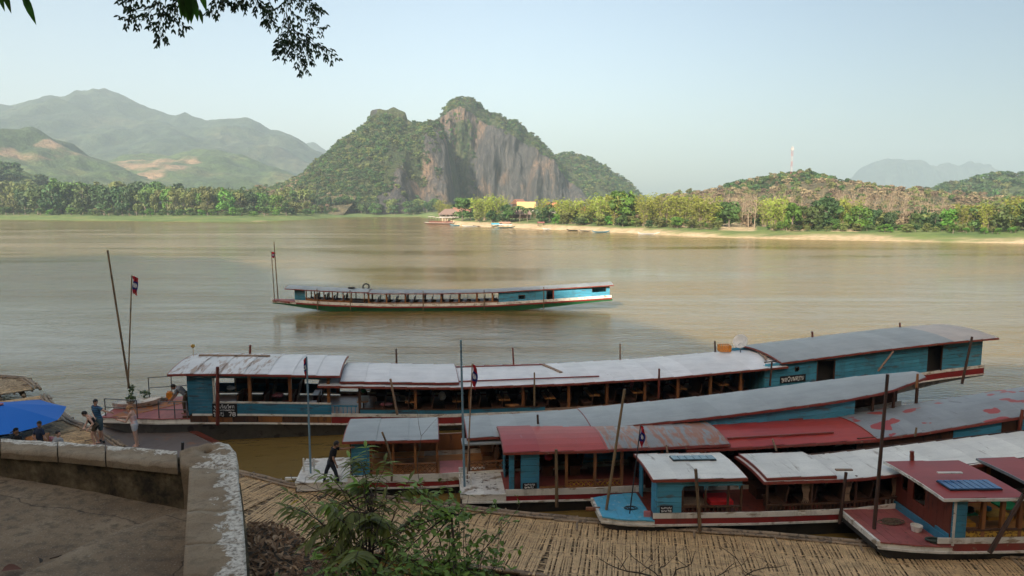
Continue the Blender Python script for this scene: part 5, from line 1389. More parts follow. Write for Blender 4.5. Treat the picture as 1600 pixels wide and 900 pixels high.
# blue umbrella
M['umb'] = leafmat('blue_umbrella_cloth', (.004, .19, .75), 0, 0, .2, .6, rnd=False, sc=.02)
uc = PD(2, 633, 27.6)
e = empty('umbrella', Vector((uc.x, uc.y, .5)), 0, 'large bright blue umbrella over the seated people', 'umbrella'); hz = uc.z - .5
tilt = Matrix.Rotation(rad(3), 3, 'Y') @ Matrix.Rotation(rad(2), 3, 'X')
R_u, Hh = 2.3, .52; n = 8
def up_(k, t):
    a = 2 * math.pi * (k) / n; r = R_u * t; z = -Hh * (t ** 1.4)
    return tilt @ Vector((r * math.cos(a), r * math.sin(a), z)) + Vector((0, 0, hz))
for k in range(n):
    mb = MB(); vs = []
    for j in range(9):
        for i in range(5):
            t = j / 8; a0, a1 = up_(k, t), up_(k + 1, t); p = a0.lerp(a1, i / 4); s_ = math.sin(math.pi * i / 4)
            p = p + Vector((0, 0, -.035 * s_ * t)) + (Vector((p.x, p.y, 0)).normalized() * .02 if t > 0 else Vector()) * s_; vs.append(p)
    mb.add(vs, [(j * 5 + i, (j + 1) * 5 + i, (j + 1) * 5 + i + 1, j * 5 + i + 1) for j in range(8) for i in range(4)])
    mb.build('canopy_panel', M['umb'], e, smooth=True)
    MB().tube([up_(k, t / 6) + Vector((0, 0, -.025)) for t in range(7)], .012, 5).build('rib', M['metal'], e)
MB().tube([(0, 0, 0), (0, 0, hz + .08)], .025, 8).build('umbrella_pole', M['metal'], e)
MB().ell((0, 0, hz + .04), (.09, .09, .06), 10, 6).build('finial', M['pinkcloth'], e, smooth=True)

# ================================================================== NEAR BANK AND PLANTS
import mathutils.noise as mn
def bank_h(x, y):
    # crest line runs from beside the wall outwards; land falls away to the right and to the river
    xr = -1.25 - .42 * (y - 4) if y > 4 else -1.25 + .2 * (4 - y)
    fr = max(0, x - xr); fy = max(0, y - 8.2); fl = max(0, (-1.9 - .34 * (y - 4)) - x) if y > 6.0 else 0
    z = 6.45 - .12 * max(0, y - 4) - 1.25 * fr * (fr / (fr + .5)) - 1.0 * fy * (fy / (fy + .6)) - .25 * fl
    if y < 3: z += (3 - y) * .25 * min(1, max(0, 1 - fr / 4))
    z = max(z, -1.2 - .02 * (abs(x) + y))
    return z
def grid_surface(name, xs, ys, hf, m, kind='structure', namp=.06, nf=1.2):
    vs = []
    for y in ys:
        for x in xs:
            z = hf(x, y); vs.append((x, y, z + (mn.noise(Vector((x * nf, y * nf, 3))) * namp + mn.noise(Vector((x * nf * 5, y * nf * 5, 7))) * namp * .35)))
    nx = len(xs); fs = [(j * nx + i, j * nx + i + 1, (j + 1) * nx + i + 1, (j + 1) * nx + i) for j in range(len(ys) - 1) for i in range(nx - 1)]
    mb = MB(); mb.v = vs; mb.f = fs
    return mb.build(name, m, None, kind, smooth=True)
def soilmat():
    m, nt, b = newmat('leafy_soil'); co = texco(nt, 'World'); n1 = noise(nt, co, 1.4, 6, .6); n2 = noise(nt, co, 12, 6, .7); n3 = noise(nt, co, 45, 4)
    col = ramp(nt, n1, [(.35, (.055, .038, .022)), (.6, (.11, .08, .05)), (.8, (.17, .13, .09))])
    col = mix(nt, ramp(nt, n2, [(.5, 0), (.65, .6)]), col, (.05, .03, .018))
    nt.links.new(col, b.inputs['Base Color']); b.inputs['Roughness'].default_value = .95; bump(nt, b, mix(nt, .5, n2, n3), .8, .05); return m
M['soil'] = soilmat()
xs = list(np.concatenate([np.linspace(-60, -8, 27), np.linspace(-7.6, 3, 90), np.linspace(3.6, 60, 29)])); ys = list(np.concatenate([np.linspace(-9, 2, 14), np.linspace(2.15, 10, 66), np.linspace(10.4, 19, 22)]))
grid_surface('river_bank', xs, ys, bank_h, M['soil'])
def on_ground(px, py):
    """march the photo ray to the bank"""
    dx = (px - 800) / FPX; dy = -(py - 450) / FPX
    d = Vector((dx, math.cos(PITCH) + dy * math.sin(PITCH), -math.sin(PITCH) + dy * math.cos(PITCH))); t = 3.0
    while t < 25:
        p = d * t + Vector((0, 0, CAM_H))
        if p.z < bank_h(p.x, p.y): return p
        t += .03
    return p
# earth clods / stones
for k, (px, py, r, lab) in enumerate([(452, 785, .14, 'rounded grey stone on the bank beside the shrub'), (632, 880, .12, 'pale stone low among the shrubs')]):
    p = on_ground(px, py); mb = MB().ell((0, 0, .02), (r * 1.3, r, r * .7), 12, 8, None, .14, rngd)
    o = mb.build('stone', M['log'], smooth=True); o.location = p; tag(o, lab, 'stone')
# dead leaves covering the mound
M['dead'] = leafmat('dead_leaf', (.27, .16, .085), .5, .03, .1, .8, 'World', 7, rnd=False)
M['dead2'] = leafmat('pale_dead_leaf', (.48, .31, .18), .5, .03, .1, .8, 'World', 7, rnd=False)
for nm, m_, cnt, sd_ in (('leaf_litter', M['dead'], 3600, 1), ('leaf_litter', M['dead2'], 1200, 2)):
    r = random.Random(sd_); mb = MB()
    for i in range(cnt):
        y = r.uniform(3.2, 9); x = -1.9 - .34 * (y - 4) + r.uniform(0, 1.9)
        z = bank_h(x, y) + r.uniform(.0, .05); s_ = r.uniform(.025, .075); a = r.uniform(0, 6.28); el = r.uniform(-.7, .7)
        d = Vector((math.cos(a) * math.cos(el), math.sin(a) * math.cos(el), math.sin(el))); f = Vector((-math.sin(a), math.cos(a), r.uniform(-.5, .5))).normalized(); n_ = d.cross(f)
        c = Vector((x, y, z + .015)); w_ = r.uniform(.3, .5)
        mb.add([c - d * s_, c - f * s_ * w_ + n_ * s_ * .25, c + d * s_, c + f * s_ * w_ + n_ * s_ * .25, c], [(0, 1, 4), (1, 2, 4), (2, 3, 4), (3, 0, 4)])
    o = mb.build(nm, m_); tag(o, ['brown dead leaves covering the mound beside the wall', 'pale dead leaves among the brown litter beside the wall'][sd_ - 1], 'leaf litter', kind='stuff')
def leafmesh(name, L, w, droop=.2, fold=.15, n=5):
    vs = []; fs = []
    for i in range(n + 1):
        t = i / n; ww = w * math.sin(math.pi * min(1, t ** .8 * .98 + .02)) ; z = -droop * L * t * t
        vs += [(L * t, -ww / 2, z + fold * ww), (L * t, 0, z), (L * t, ww / 2, z + fold * ww)]
    for i in range(n):
        b = i * 3; fs += [(b, b + 3, b + 4, b + 1), (b + 1, b + 4, b + 5, b + 2)]
    me = bpy.data.meshes.new(name); me.from_pydata(vs, [], fs); me.shade_smooth(); return me
M['leafA'] = leafmat('pinnate_leaf', (.22, .30, .04), .5, .03, .3, .5)
M['leafB'] = leafmat('round_leaf', (.17, .25, .035), .5, .03, .3, .5)
M['leafD'] = leafmat('dark_canopy_leaf', (.02, .06, .014), .5, .02, .22, .5)
M['leafG'] = leafmat('bright_canopy_leaf', (.05, .13, .015), .35, .02, .45, .5)
M['twig'] = paint('brown_twig', (.075, .05, .03), (.04, .03, .02), .5, 20, .9)
M['leafY'] = leafmat('yellow_leaf', (.42, .28, .03), .2, .02, .2)
class Shrub:
    def __init__(s, name, base, label, cat, leafme, m, m2, limit=300, seed=0):
        s.e = empty(name, base, 0, label, cat); s.o = Vector(base); s.me = leafme
        s.me.materials.append(m); s.k = 0; s.limit = limit; s.r = random.Random(seed); s.stem = MB(); s.rest = MB()
        s.vs = [v.co.copy() for v in leafme.vertices]; s.fs = [tuple(p.vertices) for p in leafme.polygons]; s.m = m; s.alt = None
        if m2: s.alt = leafme.copy(); s.alt.materials.clear(); s.alt.materials.append(m2)
    def leaf(s, p, d, up, sc, alt=False):
        d = d.normalized(); x = d.cross(up)
        if x.length < .05: x = d.cross(Vector((1, .2, 0)))
        x.normalize(); z = x.cross(d); Mx = Matrix((d, -x, z)).transposed() * sc if False else Matrix((d, -x, z)).transposed()
        if s.k < s.limit:
            o = bpy.data.objects.new('leaf', s.alt if (alt and s.alt) else s.me); COL.objects.link(o); o.parent = s.e
            o.location = Vector(p) - s.o; o.rotation_euler = Mx.to_euler(); o.scale = (sc, sc, sc)
        else:
            s.rest.add([(Vector(p) - s.o) + Mx @ (v * sc) for v in s.vs], s.fs)
        s.k += 1
    def branch(s, a, b, r0, sag=.0, n=8, r1=None):
        a = Vector(a); b = Vector(b); pts = []
        w = Vector((s.r.uniform(-1, 1), s.r.uniform(-1, 1), s.r.uniform(-.3, .3))) * (b - a).length * .06
        for i in range(n + 1):
            t = i / n; pts.append(a.lerp(b, t) + Vector((0, 0, -sag * 4 * t * (1 - t))) * -1 + w * math.sin(t * 6))
        s.stem.tube([p - s.o for p in pts], [r0 + ((r1 if r1 is not None else r0 * .35) - r0) * i / n for i in range(n + 1)], 5); return pts
    def done(s, mstem):
        if s.stem.v: s.stem.build('stems', mstem, s.e, smooth=True)
        if s.rest.v: s.rest.build('leaves', s.m, s.e, 'stuff', smooth=True)
        return s.e
# pinnate shrub (left)
base = P(575, 960, 6.5); base = Vector((base.x, 5.2, bank_h(base.x, 5.2)))
sh = Shrub('pinnate_shrub', base, 'tall shrub with long drooping pinnate leaves right of the wall', 'shrub', leafmesh('leaf', .15, .040, .35), M['leafA'], M['leafY'], 300, 11)
fr = [(450, 770, 6.2), (500, 740, 6.4), (545, 715, 6.6), (570, 700, 6.7), (600, 722, 6.5), (640, 750, 6.3), (505, 790, 5.8), (460, 800, 5.9), (560, 760, 6.0), (600, 780, 5.9), (660, 800, 6.0), (530, 830, 5.6), (580, 835, 5.5), (620, 860, 5.5), (480, 850, 5.6), (670, 770, 6.2), (540, 880, 5.3), (500, 900, 5.3), (590, 745, 6.4), (520, 765, 6.2)]
top = PD(580, 770, 6.0)
main = sh.branch(base, top, .022, 0, 10, .012)
fr = fr + [(x + sh.r.uniform(-28, 28), y + sh.r.uniform(6, 40), d_ - sh.r.uniform(.1, .5)) for x, y, d_ in fr[::3]]
for (px, py, dd) in fr:
    tip = PD(px, py, dd); j = sh.r.randint(4, 10); a = main[j]
    mid = a.lerp(tip, .5) + Vector((0, 0, .10)); b1 = sh.branch(a, mid, .008, 0, 5, .005); b2 = sh.branch(mid, tip, .005, .04, 10, .002)
    for i, p in enumerate(b1[2:] + b2):
        if i % 1: continue
        dr = ((tip - a)).normalized()
        for sgn in (-1, 1):
            sdv = dr.cross(Vector((0, 0, 1))).normalized() * sgn
            d = (dr * .5 + sdv * .8 + Vector((0, 0, -.35 + sh.r.uniform(-.3, .3)))).normalized()
            sh.leaf(p, d, Vector((0, 0, 1)), sh.r.uniform(.65, 1.15), sh.r.random() < .03)
    sh.leaf(b2[-1], dr, Vector((0, 0, 1)), .9)
for _ in range(46):     # dry twigs inside the shrub
    a = sh.r.choice(main[2:]); b = PD(sh.r.uniform(440, 680), sh.r.uniform(740, 895), sh.r.uniform(5.2, 6.3)); b1 = sh.branch(a, b, .005, 0, 6, .0015)
    for p in b1[3:]: sh.stem.tube([p - sh.o, p - sh.o + Vector((sh.r.gauss(0, .1), sh.r.gauss(0, .1), sh.r.uniform(.02, .14)))], [.002, .001], 4, cap=False)
sh.done(M['twig'])
# round leaved shrub (right)
base = Vector((-.30, 5.0, bank_h(-.3, 5.0)))
sh = Shrub('leafy_shrub', base, 'loose shrub with small oval leaves over the walkway at bottom centre', 'shrub', leafmesh('leaf', .068, .038, .2), M['leafB'], M['leafA'], 300, 12)
main = sh.branch(base, PD(705, 800, 5.6), .018, 0, 10, .01)
tips0 = [(660, 762, 5.9), (700, 752, 6.0), (735, 775, 6.0), (720, 800, 5.9), (765, 790, 6.0), (812, 790, 6.1), (800, 815, 6.0), (770, 840, 5.8), (690, 830, 5.7), (650, 830, 5.7), (640, 880, 5.5), (700, 870, 5.5), (740, 870, 5.6), (760, 890, 5.6), (660, 790, 5.9), (620, 890, 5.4), (710, 765, 6), (575, 880, 5.3), (525, 890, 5.2), (610, 850, 5.5), (680, 900, 5.3), (745, 900, 5.4), (790, 865, 5.8), (600, 905, 5.2), (560, 905, 5.1),
        (680, 800, 5.8), (700, 840, 5.6), (720, 880, 5.5), (665, 860, 5.5), (640, 845, 5.6), (690, 885, 5.4), (735, 850, 5.7), (715, 905, 5.3), (650, 905, 5.3), (740, 825, 5.8)]
tips = tips0 + [(x + sh.r.uniform(-22, 22), y + sh.r.uniform(-6, 22), d_ - sh.r.uniform(0, .4)) for x, y, d_ in tips0[::2]] + [(sh.r.uniform(480, 790), sh.r.uniform(862, 905), sh.r.uniform(5.0, 5.5)) for _ in range(12)]
for (px, py, dd) in tips:
    tip = PD(px, py, dd); a = main[sh.r.randint(3, 10)]
    b1 = sh.branch(a, tip, .006, -.05, 9, .002)
    for i, p in enumerate(b1[1:]):
        for c in range(2):
            d = Vector((sh.r.gauss(0, 1), sh.r.gauss(0, .8), sh.r.uniform(-.5, .7))); q0 = p + d.normalized() * .02
            sh.leaf(q0, d, Vector((sh.r.uniform(-.4, .4), sh.r.uniform(-.4, .4), 1)), sh.r.uniform(.6, 1.25), sh.r.random() < .3)
            if i > 2 and sh.r.random() < .5:
                q1 = p + d.normalized() * .09; sh.stem.tube([p - sh.o, q1 - sh.o], [.002, .001], 4, cap=False)
                for _ in range(2): sh.leaf(q1, Vector((sh.r.gauss(0, 1), sh.r.gauss(0, 1), sh.r.gauss(0, .5))), Vector((0, 0, 1)), sh.r.uniform(.6, 1.1), sh.r.random() < .3)
sh.done(M['twig'])
# small plants beside the wall and low tangle
for k, (px, py, dd, n_, hh, lab) in enumerate([(398, 765, 6.3, 16, .28, 'small dark green weed just right of the wall corner'), (440, 870, 4.9, 18, .30, 'low weed among dead leaves near the bottom of the wall'),
                                               (520, 880, 5.0, 26, .35, 'dark leafy weed below the pinnate shrub'), (610, 890, 5.0, 26, .35, 'leafy weed at the bottom edge between the two shrubs')]):
    b = PD(px, py + 20, dd); b.z = min(b.z, bank_h(b.x, b.y) + .02) if k < 2 else b.z - .25
    w_ = Shrub('weed', b, lab, 'weed', leafmesh('leaf', .07, .034, .2), M['leafB'], None, 300, 30 + k)
    for i in range(n_):
        t = b + Vector((w_.r.gauss(0, .16), w_.r.gauss(0, .12), w_.r.uniform(.4, 1) * hh)); pts = w_.branch(b, t, .003, 0, 4, .001)
        for p in pts[2:]:
            for c in range(2): w_.leaf(p, Vector((w_.r.gauss(0, 1), w_.r.gauss(0, 1), w_.r.uniform(-.3, .5))), Vector((0, 0, 1)), w_.r.uniform(.6, 1.1))
    w_.done(M['twig'])
# bare twigs lower right
def twigs(name, segs, label, m=None, seed=0, r0=.008):
    b = Vector(segs[0][0]); e = empty(name, b, 0, label, 'branch'); r = random.Random(seed); mb = MB()
    for (a, c, rr) in segs:
        a = Vector(a); c = Vector(c); pts = []
        for i in range(9):
            t = i / 8; pts.append(a.lerp(c, t) - b + Vector((0, 0, .03 * math.sin(t * 7 + a.x * 9))) + Vector((.02 * math.sin(t * 11), 0, 0)))
        mb.tube(pts, [rr * (1 - .6 * i / 8) for i in range(9)], 5)
        for i in (3, 5, 6):
            q0 = pts[i]; q1 = q0 + Vector((r.uniform(-.2, .2), r.uniform(-.1, .1), r.uniform(.03, .22))); mb.tube([q0, q0.lerp(q1, .5) + Vector((.01, 0, .02)), q1], [rr * .4, rr * .3, rr * .15], 4)
    mb.build('twig', m or M['twig'], e, smooth=True); return e
D5 = 5.6
twigs('bare_twig', [(PD(1040, 915, D5), PD(940, 874, D5), .009), (PD(1030, 910, D5), PD(1040, 868, D5), .007), (PD(1040, 915, D5), PD(1090, 862, D5), .007), (PD(1060, 915, D5), PD(1150, 885, D5), .008), (PD(1035, 912, D5), PD(985, 862, D5), .006)],
      'bare dark twigs fanning over the bamboo walkway near the bottom', seed=2)
twigs('bare_twig', [(PD(1130, 915, D5), PD(1230, 878, D5), .007), (PD(1200, 915, D5), PD(1130, 860, D5), .006)], 'thin bare twig crossing the walkway at bottom right of the fan of twigs', seed=3)
twigs('thin_vine', [(PD(655, 800, 6), PD(655, 640, 6.4), .004), (PD(655, 640, 6.4), PD(620, 620, 6.5), .003), (PD(610, 780, 6), PD(560, 790, 6.1), .004)], 'thin bare vine rising in front of the lattice boat', M['rope'], 4)
# fallen leaves on the terrace
def fleaf(px, py, z, L, w, m, lab, rz, rx=.2):
    me = leafmesh('fallen_leaf', L, w, .25, .3, 8); o = link('fallen_leaf', me, m); o.location = P(px, py, z); o.rotation_euler = (rx, -.15, rz); tag(o, lab, 'leaf'); return o
fleaf(72, 897, 6.60, .26, .07, M['leafY'], 'long yellow green fallen leaf on the terrace', rad(35))
fleaf(2, 893, 6.60, .16, .10, plain('reddish_leaf', (.16, .07, .045), .8), 'reddish fallen leaf at the lower left corner', rad(20))
o = MB().tube([(0, 0, .02), (.1, .02, .04), (.2, .01, .03), (.25, -.05, .01)], [.006, .008, .006, .004], 6).build('fallen_twig', M['twig']); o.location = P(78, 876, 6.62); tag(o, 'curved dark twig lying on the terrace beside the yellow leaf', 'twig')
fleaf(62, 880, 6.61, .15, .05, plain('dark_leaf', (.05, .035, .02), .8), 'dark curled leaf standing beside the yellow leaf', rad(120), .9)

# overhanging tree: trunk behind the viewer, limbs above, hanging leafy sprays in view
tb = Vector((-4.5, -2.5, bank_h(-4.5, -2.5)))
tr = Shrub('overhanging_tree', tb, 'overhanging tree with dark pinnate sprays hanging into the top of the view', 'tree', leafmesh('leaf', .085, .030, .15), M['leafD'], M['leafD'], 300, 21)
fork = Vector((-4.6, -.5, 13.5)); trunkp = [tb - Vector((0, 0, .3)), tb + Vector((-.1, .3, 2.5)), tb + Vector((.1, 1.0, 5)), fork]
MB().tube([p - tb for p in trunkp], [.32, .26, .2, .15], 12).build('trunk', M['log'], tr.e, smooth=True)
limbs = [tr.branch(fork, Vector((-3.5, 6, 15.8)), .10, -.6, 12, .04), tr.branch(fork, Vector((-5.2, 7.5, 15.2)), .10, -.5, 12, .04), tr.branch(fork, Vector((-7, 3.5, 15.5)), .09, -.3, 10, .04)]
sprays = []
def seq(lst): sprays.append(lst)
# (points in the picture, running from above the frame to the tip)
seq([(260, -90), (255, -30), (240, 15), (205, 18)]); seq([(260, -60), (250, 0), (225, 30), (197, 32)]); seq([(262, -60), (258, 10), (248, 45), (252, 60)]); seq([(270, -60), (275, 5), (262, 25), (285, 42)])
seq([(240, -60), (225, -10), (205, 2), (196, 5)]); seq([(285, -60), (282, -5), (268, 10), (240, 40)])
seq([(350, -60), (345, -15), (338, 8), (332, 18)]); seq([(355, -60), (352, -8), (368, -2), (372, 6)]); seq([(330, -60), (340, -20), (350, -4), (352, 2)])
seq([(400, -70), (395, -20), (400, 3), (404, 10)]); seq([(400, -70), (392, -30), (385, -6), (378, 6)])
seq([(430, -80), (425, -20), (418, 20), (424, 38)]); seq([(440, -80), (450, -10), (475, 5), (497, 20)]); seq([(440, -80), (446, 0), (450, 40), (448, 62)]); seq([(445, -40), (455, 20), (475, 35), (502, 45)])
seq([(447, 20), (462, 50), (485, 62), (519, 90)]); seq([(447, 20), (455, 60), (438, 75), (432, 72)]); seq([(450, 40), (460, 70), (463, 88), (474, 108)]); seq([(450, 40), (470, 60), (490, 72), (510, 80)])
seq([(445, 20), (440, 50), (450, 70), (440, 85)]); seq([(452, 30), (468, 60), (478, 80), (482, 95)]); seq([(448, 0), (430, 15), (420, 12), (415, 30)]); seq([(440, -40), (470, -5), (488, 10), (492, 14)])
for i, lst in enumerate(sprays):
    dd = 7.4 + .05 * i; pts = [PD(x, y, dd + (.25 if j == 0 else 0)) for j, (x, y) in enumerate(lst)]
    # stem up to the nearest limb
    if lst[0][1] < -40:
        lb = limbs[0 if lst[0][0] > 330 else 1]; tr.branch(lb[-1 - (i % 4)], pts[0], .014, 0, 6, .006)
    full = []
    for a, b in zip(pts, pts[1:]): full += [a.lerp(b, t / 5) for t in range(5)]
    full.append(pts[-1]); tr.stem.tube([p - tr.o for p in full], [.005 * (1 - .7 * k / len(full)) for k in range(len(full))], 4)
    for k, p in enumerate(full):
        if k < 3 or k % 3 == 1: continue
        dr = (full[min(k + 1, len(full) - 1)] - full[k - 1]).normalized()
        for sg in (-1, 1):
            sdv = dr.cross(Vector((0, 1, 0))).normalized() * sg
            d = (dr * .45 + sdv * .9 + Vector((0, tr.r.uniform(-.3, .3), -.45 + tr.r.uniform(-.25, .25)))); L = tr.r.uniform(.045, .075)
            # secondary rachis with small leaflets
            q = p + d.normalized() * L * 1.2; tr.stem.tube([p - tr.o, q - tr.o], [.002, .001], 4, cap=False)
            for t in (.45, 1.0):
                for s2 in (-1, 1):
                    d2 = d.normalized() * .5 + Vector((s2 * .5, tr.r.uniform(-.5, .5), -.8)) ; tr.leaf(p.lerp(q, t), d2, Vector((tr.r.uniform(-1, 1), 1, .4)), tr.r.uniform(.5, .8))
# crown above the frame
r = tr.r
for lb in limbs:
    for k in range(7):
        p = lb[r.randint(4, len(lb) - 1)] + Vector((r.gauss(0, 1.1), r.gauss(0, 1.1), r.uniform(.1, 1.6)))
        for _ in range(14): tr.leaf(p + Vector((r.gauss(0, .3), r.gauss(0, .3), r.gauss(0, .2))), Vector((r.gauss(0, 1), r.gauss(0, 1), r.gauss(0, .5))), Vector((0, 0, 1)), 2.2)
tr.done(M['twig'])
# broad hanging leaves, nearer and brighter
hb_ = PD(300, -120, 4.6)
hl = Shrub('hanging_branch', hb_, 'bright green leaves hanging down between the dark sprays at the top', 'branch', leafmesh('leaf', .17, .045, .1, .1), M['leafG'], None, 300, 22)
for (x, y, L, ax_) in [(284, -12, 1.0, .05), (294, -20, 1.25, .0), (300, -14, 1.2, -.1), (311, -22, .95, .25), (287, -22, 1.2, -.15), (303, -5, .9, .1), (312, 14, .55, .15), (262, -25, .7, -.2), (292, 3, .8, .0)]:
    a = PD(x, y, 4.6); hl.branch(hb_, a, .004, 0, 4, .002); hl.leaf(a, Vector((ax_, .0, -1)), Vector((.3, -1, .1)), L)
hl.done(M['twig'])
hb2 = PD(10, -120, 3.6)
hl = Shrub('hanging_branch', hb2, 'pair of large green leaves hanging at the top left corner', 'branch', leafmesh('leaf', .17, .036, .08, .1), M['leafG'], None, 300, 23)
for (x, y, L, v) in [(35, -14, 1.0, (.32, 0, -1)), (3, -25, .85, (.22, 0, -1)), (-4, -20, .7, (.2, 0, -1)), (40, -20, .6, (.0, 0, -1))]:
    a = PD(x, y, 3.6); hl.branch(hb2, a, .004, 0, 4, .002); hl.leaf(a, Vector(v), Vector((.3, -1, .1)), L)
hl.done(M['twig'])
# ================================================================== WATER
def watermat():
    m, nt, b = newmat('muddy_river_water'); L = nt.links
    co = texco(nt, 'World', (1, 1, 1)); cs = texco(nt, 'World', (.010, .055, 1)); cm = texco(nt, 'World', (.16, .42, 1)); cf = texco(nt, 'World', (1.0, 1.5, 1))
    big = noise(nt, cs, 1.0, 5, .6, .8); mid = noise(nt, cm, 1.0, 5, .6, 1.2); fine = noise(nt, cf, 1.0, 4, .6, .6); tiny = noise(nt, co, 4.5, 2, .5)
    col = ramp(nt, big, [(.3, (.135, .088, .024)), (.7, (.235, .154, .046))])
    L.new(col, b.inputs['Base Color']); b.inputs['IOR'].default_value = 1.33; b.inputs['Specular IOR Level'].default_value = .46
    L.new(ramp(nt, big, [(.35, .05), (.65, .16)]), b.inputs['Roughness'])
    h = nt.nodes.new('ShaderNodeMath'); h.operation = 'MULTIPLY_ADD'; L.new(mid, h.inputs[0]); h.inputs[1].default_value = 2.2; L.new(fine, h.inputs[2])
    h2 = nt.nodes.new('ShaderNodeMath'); h2.operation = 'MULTIPLY_ADD'; L.new(tiny, h2.inputs[0]); h2.inputs[1].default_value = .25; L.new(h.outputs[0], h2.inputs[2])
    n = bump(nt, b, h2.outputs[0], .2, .16)
    L.new(ramp(nt, big, [(.38, .07), (.62, .42)]), n.inputs['Strength'])
    return m
MB().add([(-6000, -300, 0), (6000, -300, 0), (6000, 6000, 0), (-6000, 6000, 0)], [(0, 1, 2, 3)]).build('river', watermat(), None, 'structure')
M['bed'] = plain('river_bed_mud', (.10, .07, .04), .9)
MB().add([(-6000, -6000, -3), (6000, -6000, -3), (6000, 6000, -3), (-6000, 6000, -3)], [(0, 1, 2, 3)]).build('ground', M['bed'], None, 'structure')

# ================================================================== FAR LAND
SH = [(-700, 341), (-200, 342), (0, 343), (150, 345), (300, 346.5), (400, 346), (470, 344), (520, 340), (600, 338.5), (660, 339), (685, 343), (700, 349), (720, 353), (800, 356), (860, 358.5), (930, 362), (1020, 366), (1120, 371), (1230, 374), (1400, 377), (1500, 379), (1600, 381), (1800, 390), (2100, 402), (2500, 420)]
def shoreY(px): return P(px, interp(px, SH), 0).y
def px_of(x, y, z=3.0):
    c = y * math.cos(PITCH) - (z - CAM_H) * math.sin(PITCH); return 800 + FPX * x / c
def bank_z(px, d):
    if px < 680: z = 4.6 * (1 - math.exp(-max(0, d) / 60))
    else: z = 2.5 * (1 - math.exp(-max(0, d) / 12)) + 1.2 * min(1, max(0, d - 25) / 40)
    if d < 0: z = d * .12
    return z
def landz(x, y):
    px = px_of(x, y); return bank_z(px, y - shoreY(px))
cols = list(np.arange(-700, 2400, 7.0)); ds = [-18, -6, -2, 0, 1.5, 3, 5, 7, 9, 12, 15, 18, 22, 26, 31, 37, 44, 52, 62, 75, 95, 120, 160, 220, 320, 500, 800, 1300, 2200, 3600, 5200]
vs = []; sa = []; ga = []
for d in ds:
    for px in cols:
        Y = shoreY(px) + d; Y = min(Y, 5900); X = (px - 800) / FPX * Y
        X = max(-5900, min(5900, X)); n_ = mn.noise(Vector((X * .03, Y * .06, 0))); n2 = mn.noise(Vector((X * .15, Y * .3, 4)))
        z = bank_z(px, d) + (n_ * .5 + n2 * .22) * min(1, max(0, (d + 6) / 20)); vs.append((X, Y, z))
        sand = 0.0
        if px > 690:
            hi = interp(px, [(690, 30), (760, 26), (1000, 17), (1100, 9), (1190, 5), (1250, 11), (1350, 14), (1400, 8), (1440, 1), (1500, 3), (1600, 9), (2400, 6)])
            sand = 1 / (1 + math.exp(min(50, (d - hi * .62 + 6 * n2 + 4 * n_) / 1.5)))
            for (cx_, w_, d0, d1) in ((1152, 30, 17, 60), (1060, 14, 18, 40), (1100, 10, 18, 30), (1240, 14, 17, 30), (1320, 20, 17, 30), (905, 14, 20, 32)):
                if abs(px - cx_) < w_ and d0 < d < d1: sand = max(sand, .85)
        elif 395 < px < 420 and d < 5: sand = .8
        sa.append(sand)
mb = MB(); mb.v = vs; nc = len(cols); mb.f = [(j * nc + i, j * nc + i + 1, (j + 1) * nc + i + 1, (j + 1) * nc + i) for j in range(len(ds) - 1) for i in range(nc - 1)]
def landmat():
    m, nt, b = newmat('river_bank_grass_and_sand'); co = texco(nt, 'World'); n1 = noise(nt, texco(nt, 'World', (.05, .12, .2)), 1, 5, .6); n2 = noise(nt, texco(nt, 'World', (.5, .9, 1)), 1, 4, .65)
    g = ramp(nt, n1, [(.35, (.06, .11, .022)), (.55, (.12, .165, .035)), (.7, (.21, .18, .08))]); g = mix(nt, ramp(nt, n2, [(.45, 0), (.65, .6)]), g, (.05, .09, .025))
    s = ramp(nt, n1, [(.3, (.40, .27, .155)), (.6, (.52, .39, .25)), (.8, (.36, .2, .11))])
    at = nt.nodes.new('ShaderNodeAttribute'); at.attribute_name = 'sand'
    tuft = mix(nt, ramp(nt, n2, [(.44, .55), (.52, 1)]), (0, 0, 0), at.outputs['Fac'])
    col = mix(nt, tuft, g, s); nt.links.new(col, b.inputs['Base Color']); b.inputs['Roughness'].default_value = .95
    bump(nt, b, n2, .6, .5); return m
o = mb.build('far_bank', landmat(), None, 'structure', smooth=True)
at = o.data.attributes.new('sand', 'FLOAT', 'POINT'); at.data.foreach_set('value', sa)

